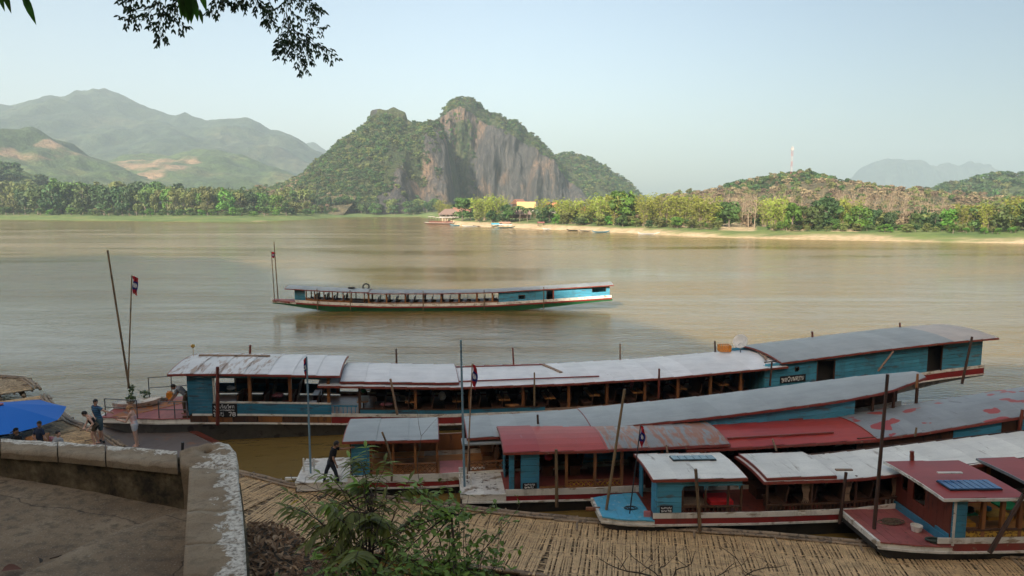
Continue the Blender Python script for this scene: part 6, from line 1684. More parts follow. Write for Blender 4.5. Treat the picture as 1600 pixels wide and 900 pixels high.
# ---------------- hills and mountains
def hillmat(name, c1, c2, c3, sc, patch=None, rock=None, pth=.62):
    m, nt, b = newmat(name); co = texco(nt, 'World', (sc, sc, sc * 1.3)); L = nt.links
    n1 = noise(nt, co, .35, 5, .6); n2 = noise(nt, co, 2.4, 6, .7); n3 = noise(nt, co, 9, 4, .65)
    col = ramp(nt, n1, [(.35, c1), (.55, c2), (.72, c3)])
    col = mix(nt, ramp(nt, n2, [(.40, .75), (.60, 0)]), col, [x * .38 for x in c1]); col = mix(nt, ramp(nt, n3, [(.5, 0), (.75, .5)]), col, [min(1, x * 1.6) for x in c2])
    if patch:
        p = noise(nt, texco(nt, 'World', (sc, sc, sc * 2.2)), .42, 4, .5, .4)
        at = nt.nodes.new('ShaderNodeAttribute'); at.attribute_name = 'clear'
        ad = nt.nodes.new('ShaderNodeMath'); ad.operation = 'ADD'; L.new(at.outputs['Fac'], ad.inputs[0]); L.new(p, ad.inputs[1])
        pc = mix(nt, ramp(nt, n2, [(.42, 0), (.6, 1)]), patch, [x * .42 for x in patch])
        col = mix(nt, ramp(nt, ad.outputs[0], [(pth, 0), (pth + .12, .8)]), col, pc)
    if rock:
        cr = texco(nt, 'World', (sc * 2.4, sc * 2.4, sc * .42)); r1 = noise(nt, cr, 1.0, 8, .68, .5); r2 = noise(nt, cr, 3.2, 6, .7); r3 = noise(nt, texco(nt, 'World', (sc, sc, sc * .5)), .45, 4, .6)
        rc = ramp(nt, r1, [(.30, (.028, .028, .030)), (.46, (.072, .070, .068)), (.60, (.120, .112, .104)), (.71, (.24, .17, .11)), (.82, (.36, .27, .18))])
        rc = mix(nt, ramp(nt, r3, [(.52, 0), (.66, .75)]), rc, (.36, .225, .135), 'MIX')
        rc = mix(nt, ramp(nt, r2, [(.42, .7), (.56, 0)]), rc, (.05, .05, .052))
        gm = nt.nodes.new('ShaderNodeNewGeometry'); sp = nt.nodes.new('ShaderNodeSeparateXYZ'); L.new(gm.outputs['Normal'], sp.inputs[0])
        am = nt.nodes.new('ShaderNodeAttribute'); am.attribute_name = 'rock'
        ad = nt.nodes.new('ShaderNodeMath'); ad.operation = 'MULTIPLY_ADD'; L.new(n2, ad.inputs[0]); ad.inputs[1].default_value = .55; L.new(am.outputs['Fac'], ad.inputs[2])
        col = mix(nt, ramp(nt, ad.outputs[0], [(.68, 0), (.80, 1)]), col, rc)
        bump(nt, b, mix(nt, .6, r1, r2), 1.0, 14)
    else: bump(nt, b, mix(nt, .5, n2, n3), 1.0, 8)
    L.new(col, b.inputs['Base Color']); b.inputs['Roughness'].default_value = .95
    return m
def fbm(x, y, z, o=4):
    s = 0; a = 1; f = 1
    for _ in range(o): s += a * mn.noise(Vector((x * f, y * f, z * f))); a *= .5; f *= 2.03
    return s
def skyz(px, py, D): return PD(px, py, D).z
def mountain(name, sky, D, D0, m, step=2.0, nv=60, gshape=1.0, vamp=3, vf=.05, flute=0, rock=None, clear=None, base=2.0, seed=0, crest_amp=.0, cliffs=None, dback=None, kind='structure'):
    """heightfield hill: crest follows the skyline at depth D, foot at D0; returns sampler"""
    cols = np.arange(sky[0][0], sky[-1][0] + .01, step); vs = []; rk = []; cl = []; vlist = list(np.linspace(0, 1, nv)) + list(np.linspace(1, 2.0, max(6, nv // 5)))[1:]
    S_ = {}
    def height(px, v):
        zc = skyz(px, interp(px, sky), D); X = (px - 800) / FPX * D
        t = v if v <= 1 else max(0, 2 - v)
        g = t ** gshape
        c = cliffs(px) if cliffs else 0.0
        if c > 0:
            gs = (.10 * t if t < .35 else (.035 + .80 * ((t - .35) / .28) if t < .63 else .835 + .165 * ((t - .63) / .37) ** .8)); g = g * (1 - c) + gs * c
        Y = D0 + (D - D0) * v if v <= 1 else D + (dback or (D - D0)) * (v - 1)
        z = base + (zc - base) * g
        e = min(1, t * 4) * (1 if v < .97 or v > 1.03 else .45)
        n_ = fbm(X * vf, Y * vf, z * vf + seed, 4); z += n_ * vamp * e
        if flute: 
            fl = fbm(X * .035 + seed, z * .008, 5.0, 5) * flute * e * (.3 + .7 * c); Y += fl; X += fl * .2 * mn.noise(Vector((z * .03, X * .03, 1)))
        return X, Y, z, c
    for v in vlist:
        for px in cols:
            X, Y, z, c = height(px, v); vs.append((X, Y, z)); rk.append(rock(px, v) if rock else 0); cl.append(clear(px, v) if clear else 0)
    nc = len(cols); mb = MB(); mb.v = vs; mb.f = [(j * nc + i, j * nc + i + 1, (j + 1) * nc + i + 1, (j + 1) * nc + i) for j in range(len(vlist) - 1) for i in range(nc - 1)]
    o = mb.build(name, m, None, kind, smooth=True)
    for nm, dat in (('rock', rk), ('clear', cl)): a = o.data.attributes.new(nm, 'FLOAT', 'POINT'); a.data.foreach_set('value', dat)
    return height
def in_px(px, lo, hi, e=12): return max(0, min(1, (px - lo) / e, (hi - px) / e))
MT_FAR = hillmat('far_forest_slope', (.022, .042, .026), (.045, .065, .03), (.10, .09, .05), .012, (.36, .24, .14), pth=.80)
MT_MID = hillmat('mid_forest_slope', (.035, .068, .02), (.075, .115, .032), (.16, .135, .055), .022, (.40, .25, .15), pth=.74)
MT_KARST = hillmat('karst_rock_and_scrub', (.05, .075, .025), (.09, .115, .035), (.16, .13, .06), .05, None, True)
MT_DRY = hillmat('dry_scrub_slope', (.09, .09, .035), (.15, .125, .06), (.21, .165, .095), .05)
mountain('mountain', [(-260, 190), (-100, 172), (0, 165), (60, 160), (110, 152), (150, 142), (180, 136), (210, 147), (230, 158), (250, 170), (285, 182), (300, 178), (330, 188), (370, 188), (395, 185), (415, 190), (430, 200), (470, 212), (500, 232), (540, 250), (600, 290)], 2700, 1500, MT_FAR, 3, 70, .85, 36, .006, 0, clear=lambda px, v: .22 * in_px(px, 180, 300) if .2 < v < .5 else -.15, seed=1)
mountain('distant_mountain', [(430, 262), (470, 236), (485, 224), (496, 222), (515, 236), (560, 262), (640, 300)], 3900, 3300, MT_FAR, 4, 16, .9, 15, .006, seed=9)
mountain('hill', [(-160, 215), (-60, 212), (0, 215), (45, 200), (58, 199), (78, 205), (100, 225), (130, 238), (150, 246), (175, 258), (200, 270), (260, 290), (330, 306)], 1350, 800, MT_MID, 2.5, 60, .8, 16, .012, 0, clear=lambda px, v: (.30 * in_px(px, -20, 60) if .25 < v < .5 else 0) + (.26 * in_px(px, 88, 145, 8) if v > .7 else 0), seed=2)
mountain('hill', [(90, 300), (130, 275), (180, 262), (215, 246), (240, 240), (280, 243), (310, 238), (345, 236), (385, 244), (420, 258), (460, 272), (500, 282), (560, 300)], 1750, 1100, MT_MID, 2.5, 50, .85, 16, .010, 0, clear=lambda px, v: .29 * in_px(px, 235, 385, 25) if .15 < v < .8 else 0, seed=3)
HN = mountain('hill', [(-160, 262), (-20, 262), (0, 258), (30, 262), (60, 275), (85, 287), (120, 300), (170, 315)], 760, 620, MT_MID, 3, 26, .8, 8, .02, seed=4)
HB = mountain('hill', [(340, 318), (400, 300), (430, 291), (460, 282), (480, 276), (500, 268), (540, 262), (600, 280)], 830, 640, MT_DRY, 3, 30, .9, 6, .02, seed=5)
# karst: right flank hill, main cliff, left hump
KR = mountain('karst_hill', [(800, 262), (840, 250), (862, 243), (880, 241), (900, 245), (925, 254), (950, 268), (970, 277), (984, 290), (992, 305), (1010, 318)], 1150, 950, MT_KARST, 1.6, 50, .7, 9, .02, 0, rock=lambda px, v: .05 + .12 * in_px(px, 930, 1000), seed=6)
KM = mountain('karst_mountain', [(620, 300), (645, 262), (668, 218), (684, 192), (692, 180), (700, 164), (712, 156), (724, 153), (742, 156), (752, 166), (762, 174), (775, 178), (790, 188), (806, 196), (820, 208), (840, 224), (852, 236), (862, 246), (872, 262), (886, 274), (898, 286), (906, 300), (920, 318)], 1000, 860, MT_KARST, 1.1, 130, .62, 9, .02, 34,
              rock=lambda px, v: (.62 if v < .66 else .30 - .28 * (v - .66) * 3) - (.5 if v < .10 else 0) - .28 * math.exp(-((px - 728) / 16) ** 2) * (1 if v < .6 else .2) + .25 * math.exp(-((px - 700) / 14) ** 2), cliffs=lambda px: .92, seed=7)
KH = mountain('karst_mountain', [(400, 325), (425, 312), (445, 298), (462, 288), (480, 276), (497, 262), (505, 250), (518, 243), (530, 228), (545, 220), (560, 204), (573, 194), (582, 186), (586, 176), (600, 175), (636, 177), (640, 188), (655, 193), (672, 196), (688, 195), (696, 205), (704, 225), (709, 255), (713, 285), (716, 318)], 860, 690, MT_KARST, 1.3, 110, .72, 11, .02, 10,
              rock=lambda px, v: .04 + .62 * (1 / (1 + math.exp(min(50, -(px - (672 - 50 * max(0, .42 - v) / .42)) / 5)))) * (1 if v < .8 else .6) + .28 * in_px(px, 640, 720, 6) * (v < .40) + .45 * in_px(px, 582, 600, 4) * (v > .9) + .18 * in_px(px, 520, 640) * (.05 < v < .22), cliffs=lambda px: in_px(px, 655, 760, 18), seed=8)
MT_DIST = hillmat('distant_karst_slope', (.03, .045, .05), (.045, .06, .055), (.09, .085, .075), .01, None, None)
mountain('distant_karst', [(1255, 296), (1290, 287), (1300, 283), (1320, 284), (1336, 280), (1345, 266), (1356, 254), (1366, 251), (1378, 247), (1392, 250), (1402, 252), (1425, 251), (1438, 260), (1452, 262), (1465, 257), (1488, 258), (1500, 251), (1507, 250), (1516, 257), (1530, 262), (1545, 270), (1556, 276), (1600, 290)], 4600, 4100, MT_DIST, 2.5, 50, .55, 34, .004, 40, cliffs=lambda px: .7, seed=10)
HT = mountain('hill', [(1000, 318), (1060, 303), (1100, 300), (1125, 296), (1150, 288), (1175, 281), (1200, 277), (1225, 273), (1245, 273), (1270, 280), (1300, 288), (1340, 292), (1380, 296), (1430, 304), (1500, 312), (1570, 322), (1640, 330)], 520, 330, MT_DRY, 3, 40, .8, 3.5, .04, seed=11)
HR = mountain('hill', [(1380, 316), (1420, 303), (1450, 296), (1480, 290), (1520, 280), (1545, 278), (1580, 276), (1640, 272), (1760, 262), (1900, 270)], 800, 420, MT_MID, 3, 40, .85, 7, .03, seed=12)
# cliff behind the viewer whose shade lies over the landing
HZ = Vector((math.sin(SUN_AZ), math.cos(SUN_AZ)))
cres = []
YC = -62.0
for (px, py, z) in [(-250, 404, 0), (0, 402, 0), (200, 399, 0), (380, 402, 0), (425, 415, 0), (480, 432, 0), (700, 455, 0), (960, 492, 0), (1180, 548, 0), (1440, 500, 3.5)]:
    p = P(px, py, z); t = (p.y - YC) / -HZ.y; cres.append((p.x + HZ.x * t, z + t * math.tan(SUN_EL)))
cres.sort(); print('crest', [(round(a), round(b)) for a, b in cres])
cres = [(-700, cres[0][1] * .8), (-350, cres[0][1])] + cres + [(cres[-1][0] + 25, cres[-1][1] * .86), (cres[-1][0] + 70, 58), (cres[-1][0] + 160, 60), (500, 50), (700, 30)]
vs = []; cx = np.concatenate([np.linspace(-700, -180, 40), np.linspace(-176, 60, 110), np.linspace(64, 700, 50)]); cv = np.linspace(0, 1, 36)
for v in cv:
    for x in cx:
        H = interp(x, cres); 
        if v < .62: t = v / .62; y = -9 + (YC + 9) * t ** 1.1; z = 5.5 + (H - 5.5) * (t ** .55 if t < 1 else 1)
        else: t = (v - .62) / .38; y = YC - 300 * t; z = H * (1 - t) + 6 * t
        e = 1 if .03 < v < .6 else .15
        vs.append((x, y + fbm(x * .05, z * .03, 2, 4) * 5 * e, z + fbm(x * .06, y * .06, 8, 4) * 3.5 * max(e, .5)))
mb = MB(); mb.v = vs; nc = len(cx); mb.f = [(j * nc + i, (j + 1) * nc + i, (j + 1) * nc + i + 1, j * nc + i + 1) for j in range(len(cv) - 1) for i in range(nc - 1)]
mb.build('limestone_cliff', MT_KARST, None, 'structure', smooth=True)

# ================================================================== TREES
def crownmesh(name, lobes, nleaf, size, seed, flat=.5, holl=.55):
    r = random.Random(seed); mb = MB()
    for (c, rx, rz) in lobes:
        k = int(nleaf * rx * rx / sum(l[1] ** 2 for l in lobes))
        for _ in range(k):
            d = Vector((r.gauss(0, 1), r.gauss(0, 1), r.gauss(0, 1) * .9 + .25)).normalized(); q = r.uniform(holl, 1.0) ** .6
            p = Vector(c) + Vector((d.x * rx, d.y * rx, d.z * rz)) * q
            nrm = (d + Vector((r.gauss(0, .5), r.gauss(0, .5), r.gauss(0, .5)))).normalized(); a = nrm.cross(Vector((r.gauss(0, 1), r.gauss(0, 1), r.gauss(0, 1)))).normalized(); b = nrm.cross(a); s = size * r.uniform(.5, 1.25)
            mb.add([p - a * s, p - b * s * flat * 1.1 + nrm * s * .15, p + a * s * .9, p + b * s * flat * .9 - nrm * s * .1], [(0, 1, 2, 3)])
    me = mb.mesh(name); return me
GREENS = [leafmat('tree_foliage_dark', (.030, .068, .016), .22, .02, .12, .7, 'Object', .25), leafmat('tree_foliage_mid', (.060, .112, .022), .26, .025, .15, .7, 'Object', .25),
          leafmat('tree_foliage_olive', (.12, .14, .034), .3, .02, .15, .7, 'Object', .25), leafmat('bamboo_foliage', (.23, .27, .035), .28, .02, .3, .7, 'Object', .3), leafmat('dry_foliage', (.20, .15, .085), .3, .02, .15, .8, 'Object', .25),
          leafmat('bright_tree_foliage', (.09, .20, .022), .25, .015, .2, .7, 'Object', .25), leafmat('olive_scrub_foliage', (.065, .075, .028), .3, .02, .1, .7, 'Object', .25)]
BARK = paint('tree_bark', (.16, .125, .09), (.08, .06, .05), .55, 2, .9, rough=.9) if False else plain('tree_bark', (.15, .12, .09), .9)
BARKL = plain('pale_bark', (.28, .215, .15), .9)
def lobeset(seed, H, W_, n=7):
    r = random.Random(seed); L = [((0, 0, H * .66), W_ * .33, H * .24)]
    for i in range(n):
        a = 2 * math.pi * i / n + r.uniform(-.4, .4); h = r.uniform(.20, .88); q = W_ * .30 * (1.15 - abs(h - .55)) * r.uniform(.7, 1.15)
        L.append(((q * math.cos(a), q * math.sin(a), H * h), W_ * r.uniform(.16, .25), H * r.uniform(.10, .17)))
    return L
def trunkmesh(name, H, r0, lean=0, branches=5, seed=0, top=.8):
    r = random.Random(seed); mb = MB(); pts = [(lean * t * t, .02 * math.sin(t * 5) * H, H * top * t - .4) for t in np.linspace(0, 1, 6)]; mb.tube(pts, [r0 * (1.3 - 1.0 * t) for t in np.linspace(0, 1, 6)], 6)
    for i in range(branches):
        a = r.uniform(0, 6.28); b = Vector(pts[2 + i % 3]); mb.tube([b, b + Vector((math.cos(a) * H * .12, math.sin(a) * H * .12, H * .1)), b + Vector((math.cos(a) * H * .2, math.sin(a) * H * .2, H * .24))], [r0 * .45, r0 * .3, r0 * .12], 5)
    return mb.mesh(name)
BROAD = []   # unit height 10 m
for i in range(7): BROAD.append((crownmesh('crown', lobeset(40 + i, 10, [9, 7, 8, 6, 10, 7.5, 8.5][i], 12), 820, .62, i), trunkmesh('trunk', 10, .26, .3, 6, i)))
def bamboomesh(seed):
    r = random.Random(seed); mb = MB(); st = MB()
    for i in range(26):
        a = r.uniform(0, 6.28); q = r.uniform(0, .9); H = r.uniform(6.5, 10.2); out = r.uniform(1.0, 3.6); b = Vector((q * math.cos(a), q * math.sin(a), -.3)); pts = []
        for t in np.linspace(0, 1, 7): pts.append(b + Vector((math.cos(a) * out * t ** 2.2, math.sin(a) * out * t ** 2.2, H * (t - .22 * t ** 5))))
        st.tube(pts, [.05 * (1.1 - t) for t in np.linspace(0, 1, 7)], 4, cap=False)
        for j in range(34):
            t = r.uniform(.12, 1) ** .8; k = min(5, int(t * 6)); p = pts[k].lerp(pts[k + 1], t * 6 - k) + Vector((r.gauss(0, .36), r.gauss(0, .36), r.gauss(0, .3)))
            d = Vector((r.gauss(0, 1), r.gauss(0, 1), -.6 + r.gauss(0, .5))).normalized(); x = d.cross(Vector((r.gauss(0, 1), r.gauss(0, 1), .3))).normalized(); s = r.uniform(.22, .55)
            mb.add([p, p + d * s + x * s * .25, p + d * s * 2, p + d * s - x * s * .25], [(0, 1, 2, 3)])
    return mb.mesh('foliage'), st.mesh('culms')
BAM = [bamboomesh(60 + i) for i in range(4)]
def baremesh(seed):
    r = random.Random(seed); mb = MB(); H = 10; pts = [(.2 * math.sin(t * 3 + seed), 0, H * .95 * t - .3) for t in np.linspace(0, 1, 7)]; mb.tube(pts, [.14 * (1.15 - t) for t in np.linspace(0, 1, 7)], 5)
    fo = MB()
    for i in range(14):
        k = r.randint(2, 5); b = Vector(pts[k]).lerp(Vector(pts[k + 1]), r.random()); a = r.uniform(0, 6.28); L = r.uniform(1.0, 2.4); m_ = b + Vector((math.cos(a) * L * .5, math.sin(a) * L * .5, L * .55)); c = b + Vector((math.cos(a) * L * .8, math.sin(a) * L * .8, L * 1.3))
        mb.tube([b, m_, c], [.06, .04, .015], 4, cap=False)
        for j in range(9):
            p = m_.lerp(c, r.random()) + Vector((r.gauss(0, .3), r.gauss(0, .3), r.gauss(0, .3))); d = Vector((r.gauss(0, 1), r.gauss(0, 1), r.gauss(0, 1))).normalized(); x = d.cross(Vector((0, .3, 1))).normalized(); s = r.uniform(.12, .3)
            fo.add([p - d * s, p + x * s * .4, p + d * s, p - x * s * .4], [(0, 1, 2, 3)])
    return fo.mesh('dry_leaves'), mb.mesh('trunk')
BARE = [baremesh(80 + i) for i in range(4)]
def palmmesh():
    mb = MB(); st = MB().tube([(0, 0, -.3), (.2, 0, 3), (.1, 0, 6.5)], [.2, .15, .12], 6); r = random.Random(3)
    for i in range(14):
        a = 2 * math.pi * i / 14; el = r.uniform(.0, .9); pts = [Vector((.1, 0, 6.5)) + Vector((math.cos(a) * 3 * t, math.sin(a) * 3 * t, 2.2 * el * t - 2.4 * t * t)) for t in np.linspace(0, 1, 6)]
        sd = Vector((-math.sin(a), math.cos(a), 0))
        for p, q in zip(pts, pts[1:]): mb.add([p - sd * .35 - Vector((0, 0, .2)), p + Vector((0, 0, .05)), q + Vector((0, 0, .05)), q - sd * .35 - Vector((0, 0, .2))], [(0, 1, 2, 3)]); mb.add([p + sd * .35 - Vector((0, 0, .2)), p + Vector((0, 0, .05)), q + Vector((0, 0, .05)), q + sd * .35 - Vector((0, 0, .2))], [(3, 2, 1, 0)])
    return mb.mesh('fronds'), st.mesh('trunk')
PALM = palmmesh()
RT = random.Random(77); MESHC = {}
def matmesh(me, m):
    k = (me.name, m.name)
    if k not in MESHC: c = me.copy(); c.materials.clear(); c.materials.append(m); MESHC[k] = c
    return MESHC[k]
def tree(kind, px, ybase, ytop, D, m, label, group, wide=1.0, gz=None):
    """a tree whose foot is on the land at depth D and whose top shows at ytop"""
    pos = PD(px, ybase, D); z = gz if gz is not None else landz(pos.x, pos.y); top = PD(px, ytop, D).z; Hh = max(2.0, top - z); s = Hh / (7.7 if kind == 'bamboo' else 10)
    nm = {'broad': 'broadleaf_tree', 'bamboo': 'bamboo_clump', 'bare': 'bare_tree', 'palm': 'palm_tree'}[kind]
    e = empty(nm, (pos.x, pos.y, z), RT.uniform(0, 6.28), label, {'broad': 'tree', 'bamboo': 'bamboo', 'bare': 'tree', 'palm': 'palm'}[kind], group); e.scale = (s * wide, s * wide, s)
    a, b, na, nb_ = {'broad': (*RT.choice(BROAD), 'crown', 'trunk'), 'bamboo': (*RT.choice(BAM), 'foliage', 'culms'), 'bare': (*RT.choice(BARE), 'dry_leaves', 'trunk'), 'palm': (*PALM, 'fronds', 'trunk')}[kind]
    link(na, matmesh(a, m), None, e); link(nb_, matmesh(b, BARKL if kind in ('bare', 'bamboo') else BARK), None, e); return e
def where(px):
    for hi, s in ((30, 'at the far left edge'), (110, 'below the rounded near left hill'), (200, 'below the highest mountain top'), (290, 'below the mountain shoulder'), (380, 'below the orange cleared slopes'), (440, 'left of the brown foot of the karst'), (520, 'at the left foot of the karst'), (640, 'below the green karst hump'),
                  (690, 'just left of the first village house'), (740, 'behind the first village house'), (790, 'between the two village houses'), (840, 'behind the yellow roofed house'), (880, 'just right of the yellow roofed house'), (930, 'among the orange roofs'), (990, 'below the right end of the karst'), (1060, 'under the open gap of sky'), (1125, 'left of the red earth bank'), (1190, 'behind the red earth bank'),
                  (1250, 'left of the white house below the mast'), (1310, 'around the white house below the mast'), (1380, 'below the left half of the distant karst'), (1450, 'below the right half of the distant karst'), (1530, 'below the dark right hill'), (9999, 'near the right edge')):
        if px < hi: return s
KD = {'broad': {0: 'dark green', 1: 'mid green', 2: 'olive green', 4: 'brown dry', 5: 'bright green'}}
def rnd_tree(px, yb, yt, D, g, wide=1.0, place=''):
    h = yb - yt; sz = 'tall' if h > 52 else ('medium sized' if h > 38 else 'low')
    return tree('broad', px, yb, yt, D, GREENS[g], '%s %s tree%s %s' % (sz, KD['broad'][g], place, where(px)), 'trees on the far river bank', wide)
# left bank forest, front row: (x, top y, colour)
for (px, yt, g, w_) in [(-60, 292, 1, 1.1), (-25, 297, 2, 1.0), (5, 300, 2, .8), (22, 296, 2, .8), (40, 292, 0, 1.0), (60, 290, 1, 1.0), (82, 284, 0, 1.0), (96, 283, 1, .9), (112, 281, 0, .95), (130, 284, 1, .9), (147, 288, 0, .95), (163, 287, 0, 1.0), (178, 289, 0, .9), (192, 292, 0, .9), (202, 286, 0, .55), (214, 296, 2, .75), (228, 295, 1, .7), (242, 300, 2, .6), (252, 296, 2, .7),
                        (263, 291, 5, .7), (274, 296, 2, .7), (288, 297, 2, .8), (300, 294, 2, .7), (312, 298, 5, .7), (325, 294, 2, .9), (340, 297, 1, .8), (352, 293, 5, 1.0), (366, 296, 1, .8), (378, 298, 2, .8), (392, 299, 0, .9), (404, 300, 5, 1.1), (418, 302, 1, .9), (432, 304, 5, 1.1), (448, 312, 1, .9), (462, 312, 2, .9), (478, 313, 2, .8), (492, 318, 1, .8), (508, 322, 0, .8)]:
    rnd_tree(px, 336, yt, shoreY(px) + RT.uniform(62, 92), g, w_ * RT.uniform(.9, 1.1))
for i in range(46):   # second row
    px = -60 + i * 12.2 + RT.uniform(-4, 4); rnd_tree(px, 330, RT.uniform(277, 291) + max(0, (px - 300)) * .06, shoreY(px) + RT.uniform(120, 175), RT.choice([0, 1, 1, 2, 2, 5]), RT.uniform(.8, 1.0), ' further back')
for i in range(34):   # low fringe
    px = -20 + i * 16 + RT.uniform(-5, 5); tree('broad', px, 338, RT.uniform(322, 329), shoreY(px) + RT.uniform(48, 60), GREENS[RT.choice([0, 1, 5, 1])], '%s bush fronting the far trees %s' % (RT.choice(['low rounded', 'dark', 'ragged']), where(px)), 'bushes at the forest edge', 1.7)
# foot of the karst
for i in range(34):
    px = 500 + i * 5.6 + RT.uniform(-3, 3); tree('broad', px, 337, RT.uniform(305, 322), 675 + RT.uniform(-6, 40), GREENS[RT.choice([0, 1, 1, 2, 0])], '%s tree at the water line %s' % (RT.choice(['tall rounded', 'low spreading', 'narrow', 'leaning']), where(px)), 'trees at the karst foot', 1.1)
# right bank: bamboo and trees
for (px, yt, k) in [(688, 312, 'b'), (700, 318, 'b'), (722, 308, 't1'), (735, 312, 't0'), (745, 309, 'b'), (757, 306, 'b'), (772, 304, 'b'), (785, 308, 'b'), (790, 318, 't0'), (800, 312, 'p'), (812, 310, 'p'), (824, 314, 'p'), (842, 312, 'p'), (849, 309, 'b'), (858, 316, 't0'), (868, 312, 'p'), (878, 308, 'b'), (890, 312, 'b'), (900, 318, 't1'), (912, 310, 'b'), (924, 309, 'b'), (938, 304, 'b'), (950, 303, 'b'), (962, 304, 'b'),
                    (971, 292, 't5'), (984, 304, 'b'), (995, 304, 'b'), (1008, 308, 'b'), (1022, 304, 'b'), (1036, 303, 'b'), (1052, 305, 'b'), (1068, 306, 'b'), (1082, 307, 'b'), (1095, 306, 'b'), (1108, 305, 'b'), (1122, 310, 't5'), (1140, 311, 't1'), (1160, 309, 'r'), (1170, 308, 'r'), (1180, 309, 'r'), (1196, 310, 'b'), (1210, 308, 'b'), (1225, 311, 'b'), (1238, 312, 't5'), (1250, 320, 't1'), (1262, 326, 't4'), (1275, 316, 't1'), (1288, 303, 't0'), (1300, 318, 't1'),
                    (1313, 310, 'b'), (1328, 309, 'b'), (1342, 316, 't5'), (1352, 322, 't1'), (1368, 325, 't0'), (1392, 330, 't0'), (1430, 330, 't1'), (1462, 330, 't0'), (1485, 322, 't5'), (1505, 318, 'b'), (1522, 316, 't1'), (1540, 314, 'b'), (1558, 313, 't1'), (1576, 311, 'b'), (1592, 308, 'b'), (1612, 306, 't1'), (1635, 304, 'b')]:
    D = shoreY(px) + RT.uniform(20, 34)
    if k == 'b': tree('bamboo', px, 345, yt, D, GREENS[3], 'feathery yellow green bamboo clump %s%s' % (where(px), ', tall' if yt < 306 else ''), 'bamboo clumps on the right bank', RT.uniform(.8, 1.1))
    elif k == 'p': tree('palm', px, 345, yt, D, GREENS[1], 'small palm %s' % where(px), 'palms in the village', 1.0)
    elif k == 'r': tree('bare', px, 345, yt, D, GREENS[4], 'thin bare trunked tree %s' % where(px), 'bare trees on the right bank', 1.0)
    else: rnd_tree(px, 348, yt, D, int(k[1]), RT.uniform(.9, 1.15), '')
for i in range(96):   # shrubs below the bamboo
    px = 700 + i * 9.6 + RT.uniform(-9, 9)
    if 690 < px < 745 or 795 < px < 845 or 1135 < px < 1185: continue
    tree('broad', px, 352, interp(px, SH) - RT.uniform(19, 31), shoreY(px) + RT.uniform(15, 24), GREENS[RT.choice([0, 1, 2, 5, 2])], '%s bush %s' % (RT.choice(['low rounded', 'dark ragged', 'small bright', 'spreading olive', 'squat leafy']), where(px)), 'bushes on the right bank', 1.5)
for i in range(62):   # bare trunk stands on the slope
    px = RT.choice([RT.uniform(1060, 1240), RT.uniform(1330, 1480), RT.uniform(1300, 1460), RT.uniform(1140, 1330)]); D = shoreY(px) + RT.uniform(40, 80)
    tree('bare', px, 335, RT.uniform(298, 311) + (4 if px > 1400 else 0), D, GREENS[4], '%s bare tree %s' % (RT.choice(['tall pale', 'short pale', 'slender brown', 'crooked grey', 'widely branched']), where(px)), 'bare trees on the right bank', RT.uniform(.8, 1.1))
# ---------------- scattered forest as instanced masses
PROTO = bpy.data.collections.new('crown_shapes')
def proto(name, me, m):
    o = bpy.data.objects.new(name, matmesh(me, m)); PROTO_.objects.link(o)
def scatter(name, pts, scl, kinds, label):
    """kinds: list of (mesh, material) shapes picked at random; pts foot points"""
    col = bpy.data.collections.new(name + '_shapes')
    for i, (me, m) in enumerate(kinds): col.objects.link(bpy.data.objects.new('%s_shape' % name, matmesh(me, m)))
    me = bpy.data.meshes.new(name); me.from_pydata([tuple(p) for p in pts], [], [])
    a = me.attributes.new('scl', 'FLOAT', 'POINT'); a.data.foreach_set('value', scl); a = me.attributes.new('rot', 'FLOAT', 'POINT'); a.data.foreach_set('value', [RT.uniform(0, 6.28) for _ in pts])
    o = bpy.data.objects.new(name, me); COL.objects.link(o); tag(o, label, 'forest', kind='stuff')
    ng = bpy.data.node_groups.new(name, 'GeometryNodeTree'); ng.interface.new_socket('Geometry', in_out='INPUT', socket_type='NodeSocketGeometry'); ng.interface.new_socket('Geometry', in_out='OUTPUT', socket_type='NodeSocketGeometry')
    N = ng.nodes; L = ng.links; gi = N.new('NodeGroupInput'); go = N.new('NodeGroupOutput'); ip = N.new('GeometryNodeInstanceOnPoints'); ci = N.new('GeometryNodeCollectionInfo')
    ci.inputs['Collection'].default_value = col; ci.inputs['Separate Children'].default_value = True; ci.inputs['Reset Children'].default_value = True
    mp = N.new('GeometryNodeMeshToPoints'); L.new(gi.outputs[0], mp.inputs[0]); L.new(mp.outputs[0], ip.inputs['Points']); L.new(ci.outputs[0], ip.inputs['Instance']); ip.inputs['Pick Instance'].default_value = True
    ri = N.new('FunctionNodeRandomValue'); ri.data_type = 'INT'
    for s_ in ri.inputs:
        if s_.type == 'INT' and s_.name == 'Min': s_.default_value = 0
        if s_.type == 'INT' and s_.name == 'Max': s_.default_value = len(kinds) - 1
    L.new([q_ for q_ in ri.outputs if q_.type == 'INT'][0], ip.inputs['Instance Index'])
    for nm in ('scl', 'rot'):
        na = N.new('GeometryNodeInputNamedAttribute'); na.data_type = 'FLOAT'; na.inputs['Name'].default_value = nm; cx_ = N.new('ShaderNodeCombineXYZ')
        ot = [q_ for q_ in na.outputs if q_.enabled][0]
        if nm == 'rot': L.new(ot, cx_.inputs[2]); L.new(cx_.outputs[0], ip.inputs['Rotation'])
        else:
            for k in range(3): L.new(ot, cx_.inputs[k])
            L.new(cx_.outputs[0], ip.inputs['Scale'])
    L.new(ip.outputs[0], go.inputs[0]); md = o.modifiers.new('forest', 'NODES'); md.node_group = ng
    return o
LOW = [crownmesh('low_crown', lobeset(90 + i, 10, [10, 12, 9, 11][i], 5), 190, 1.15, 200 + i, .6, .7) for i in range(4)]
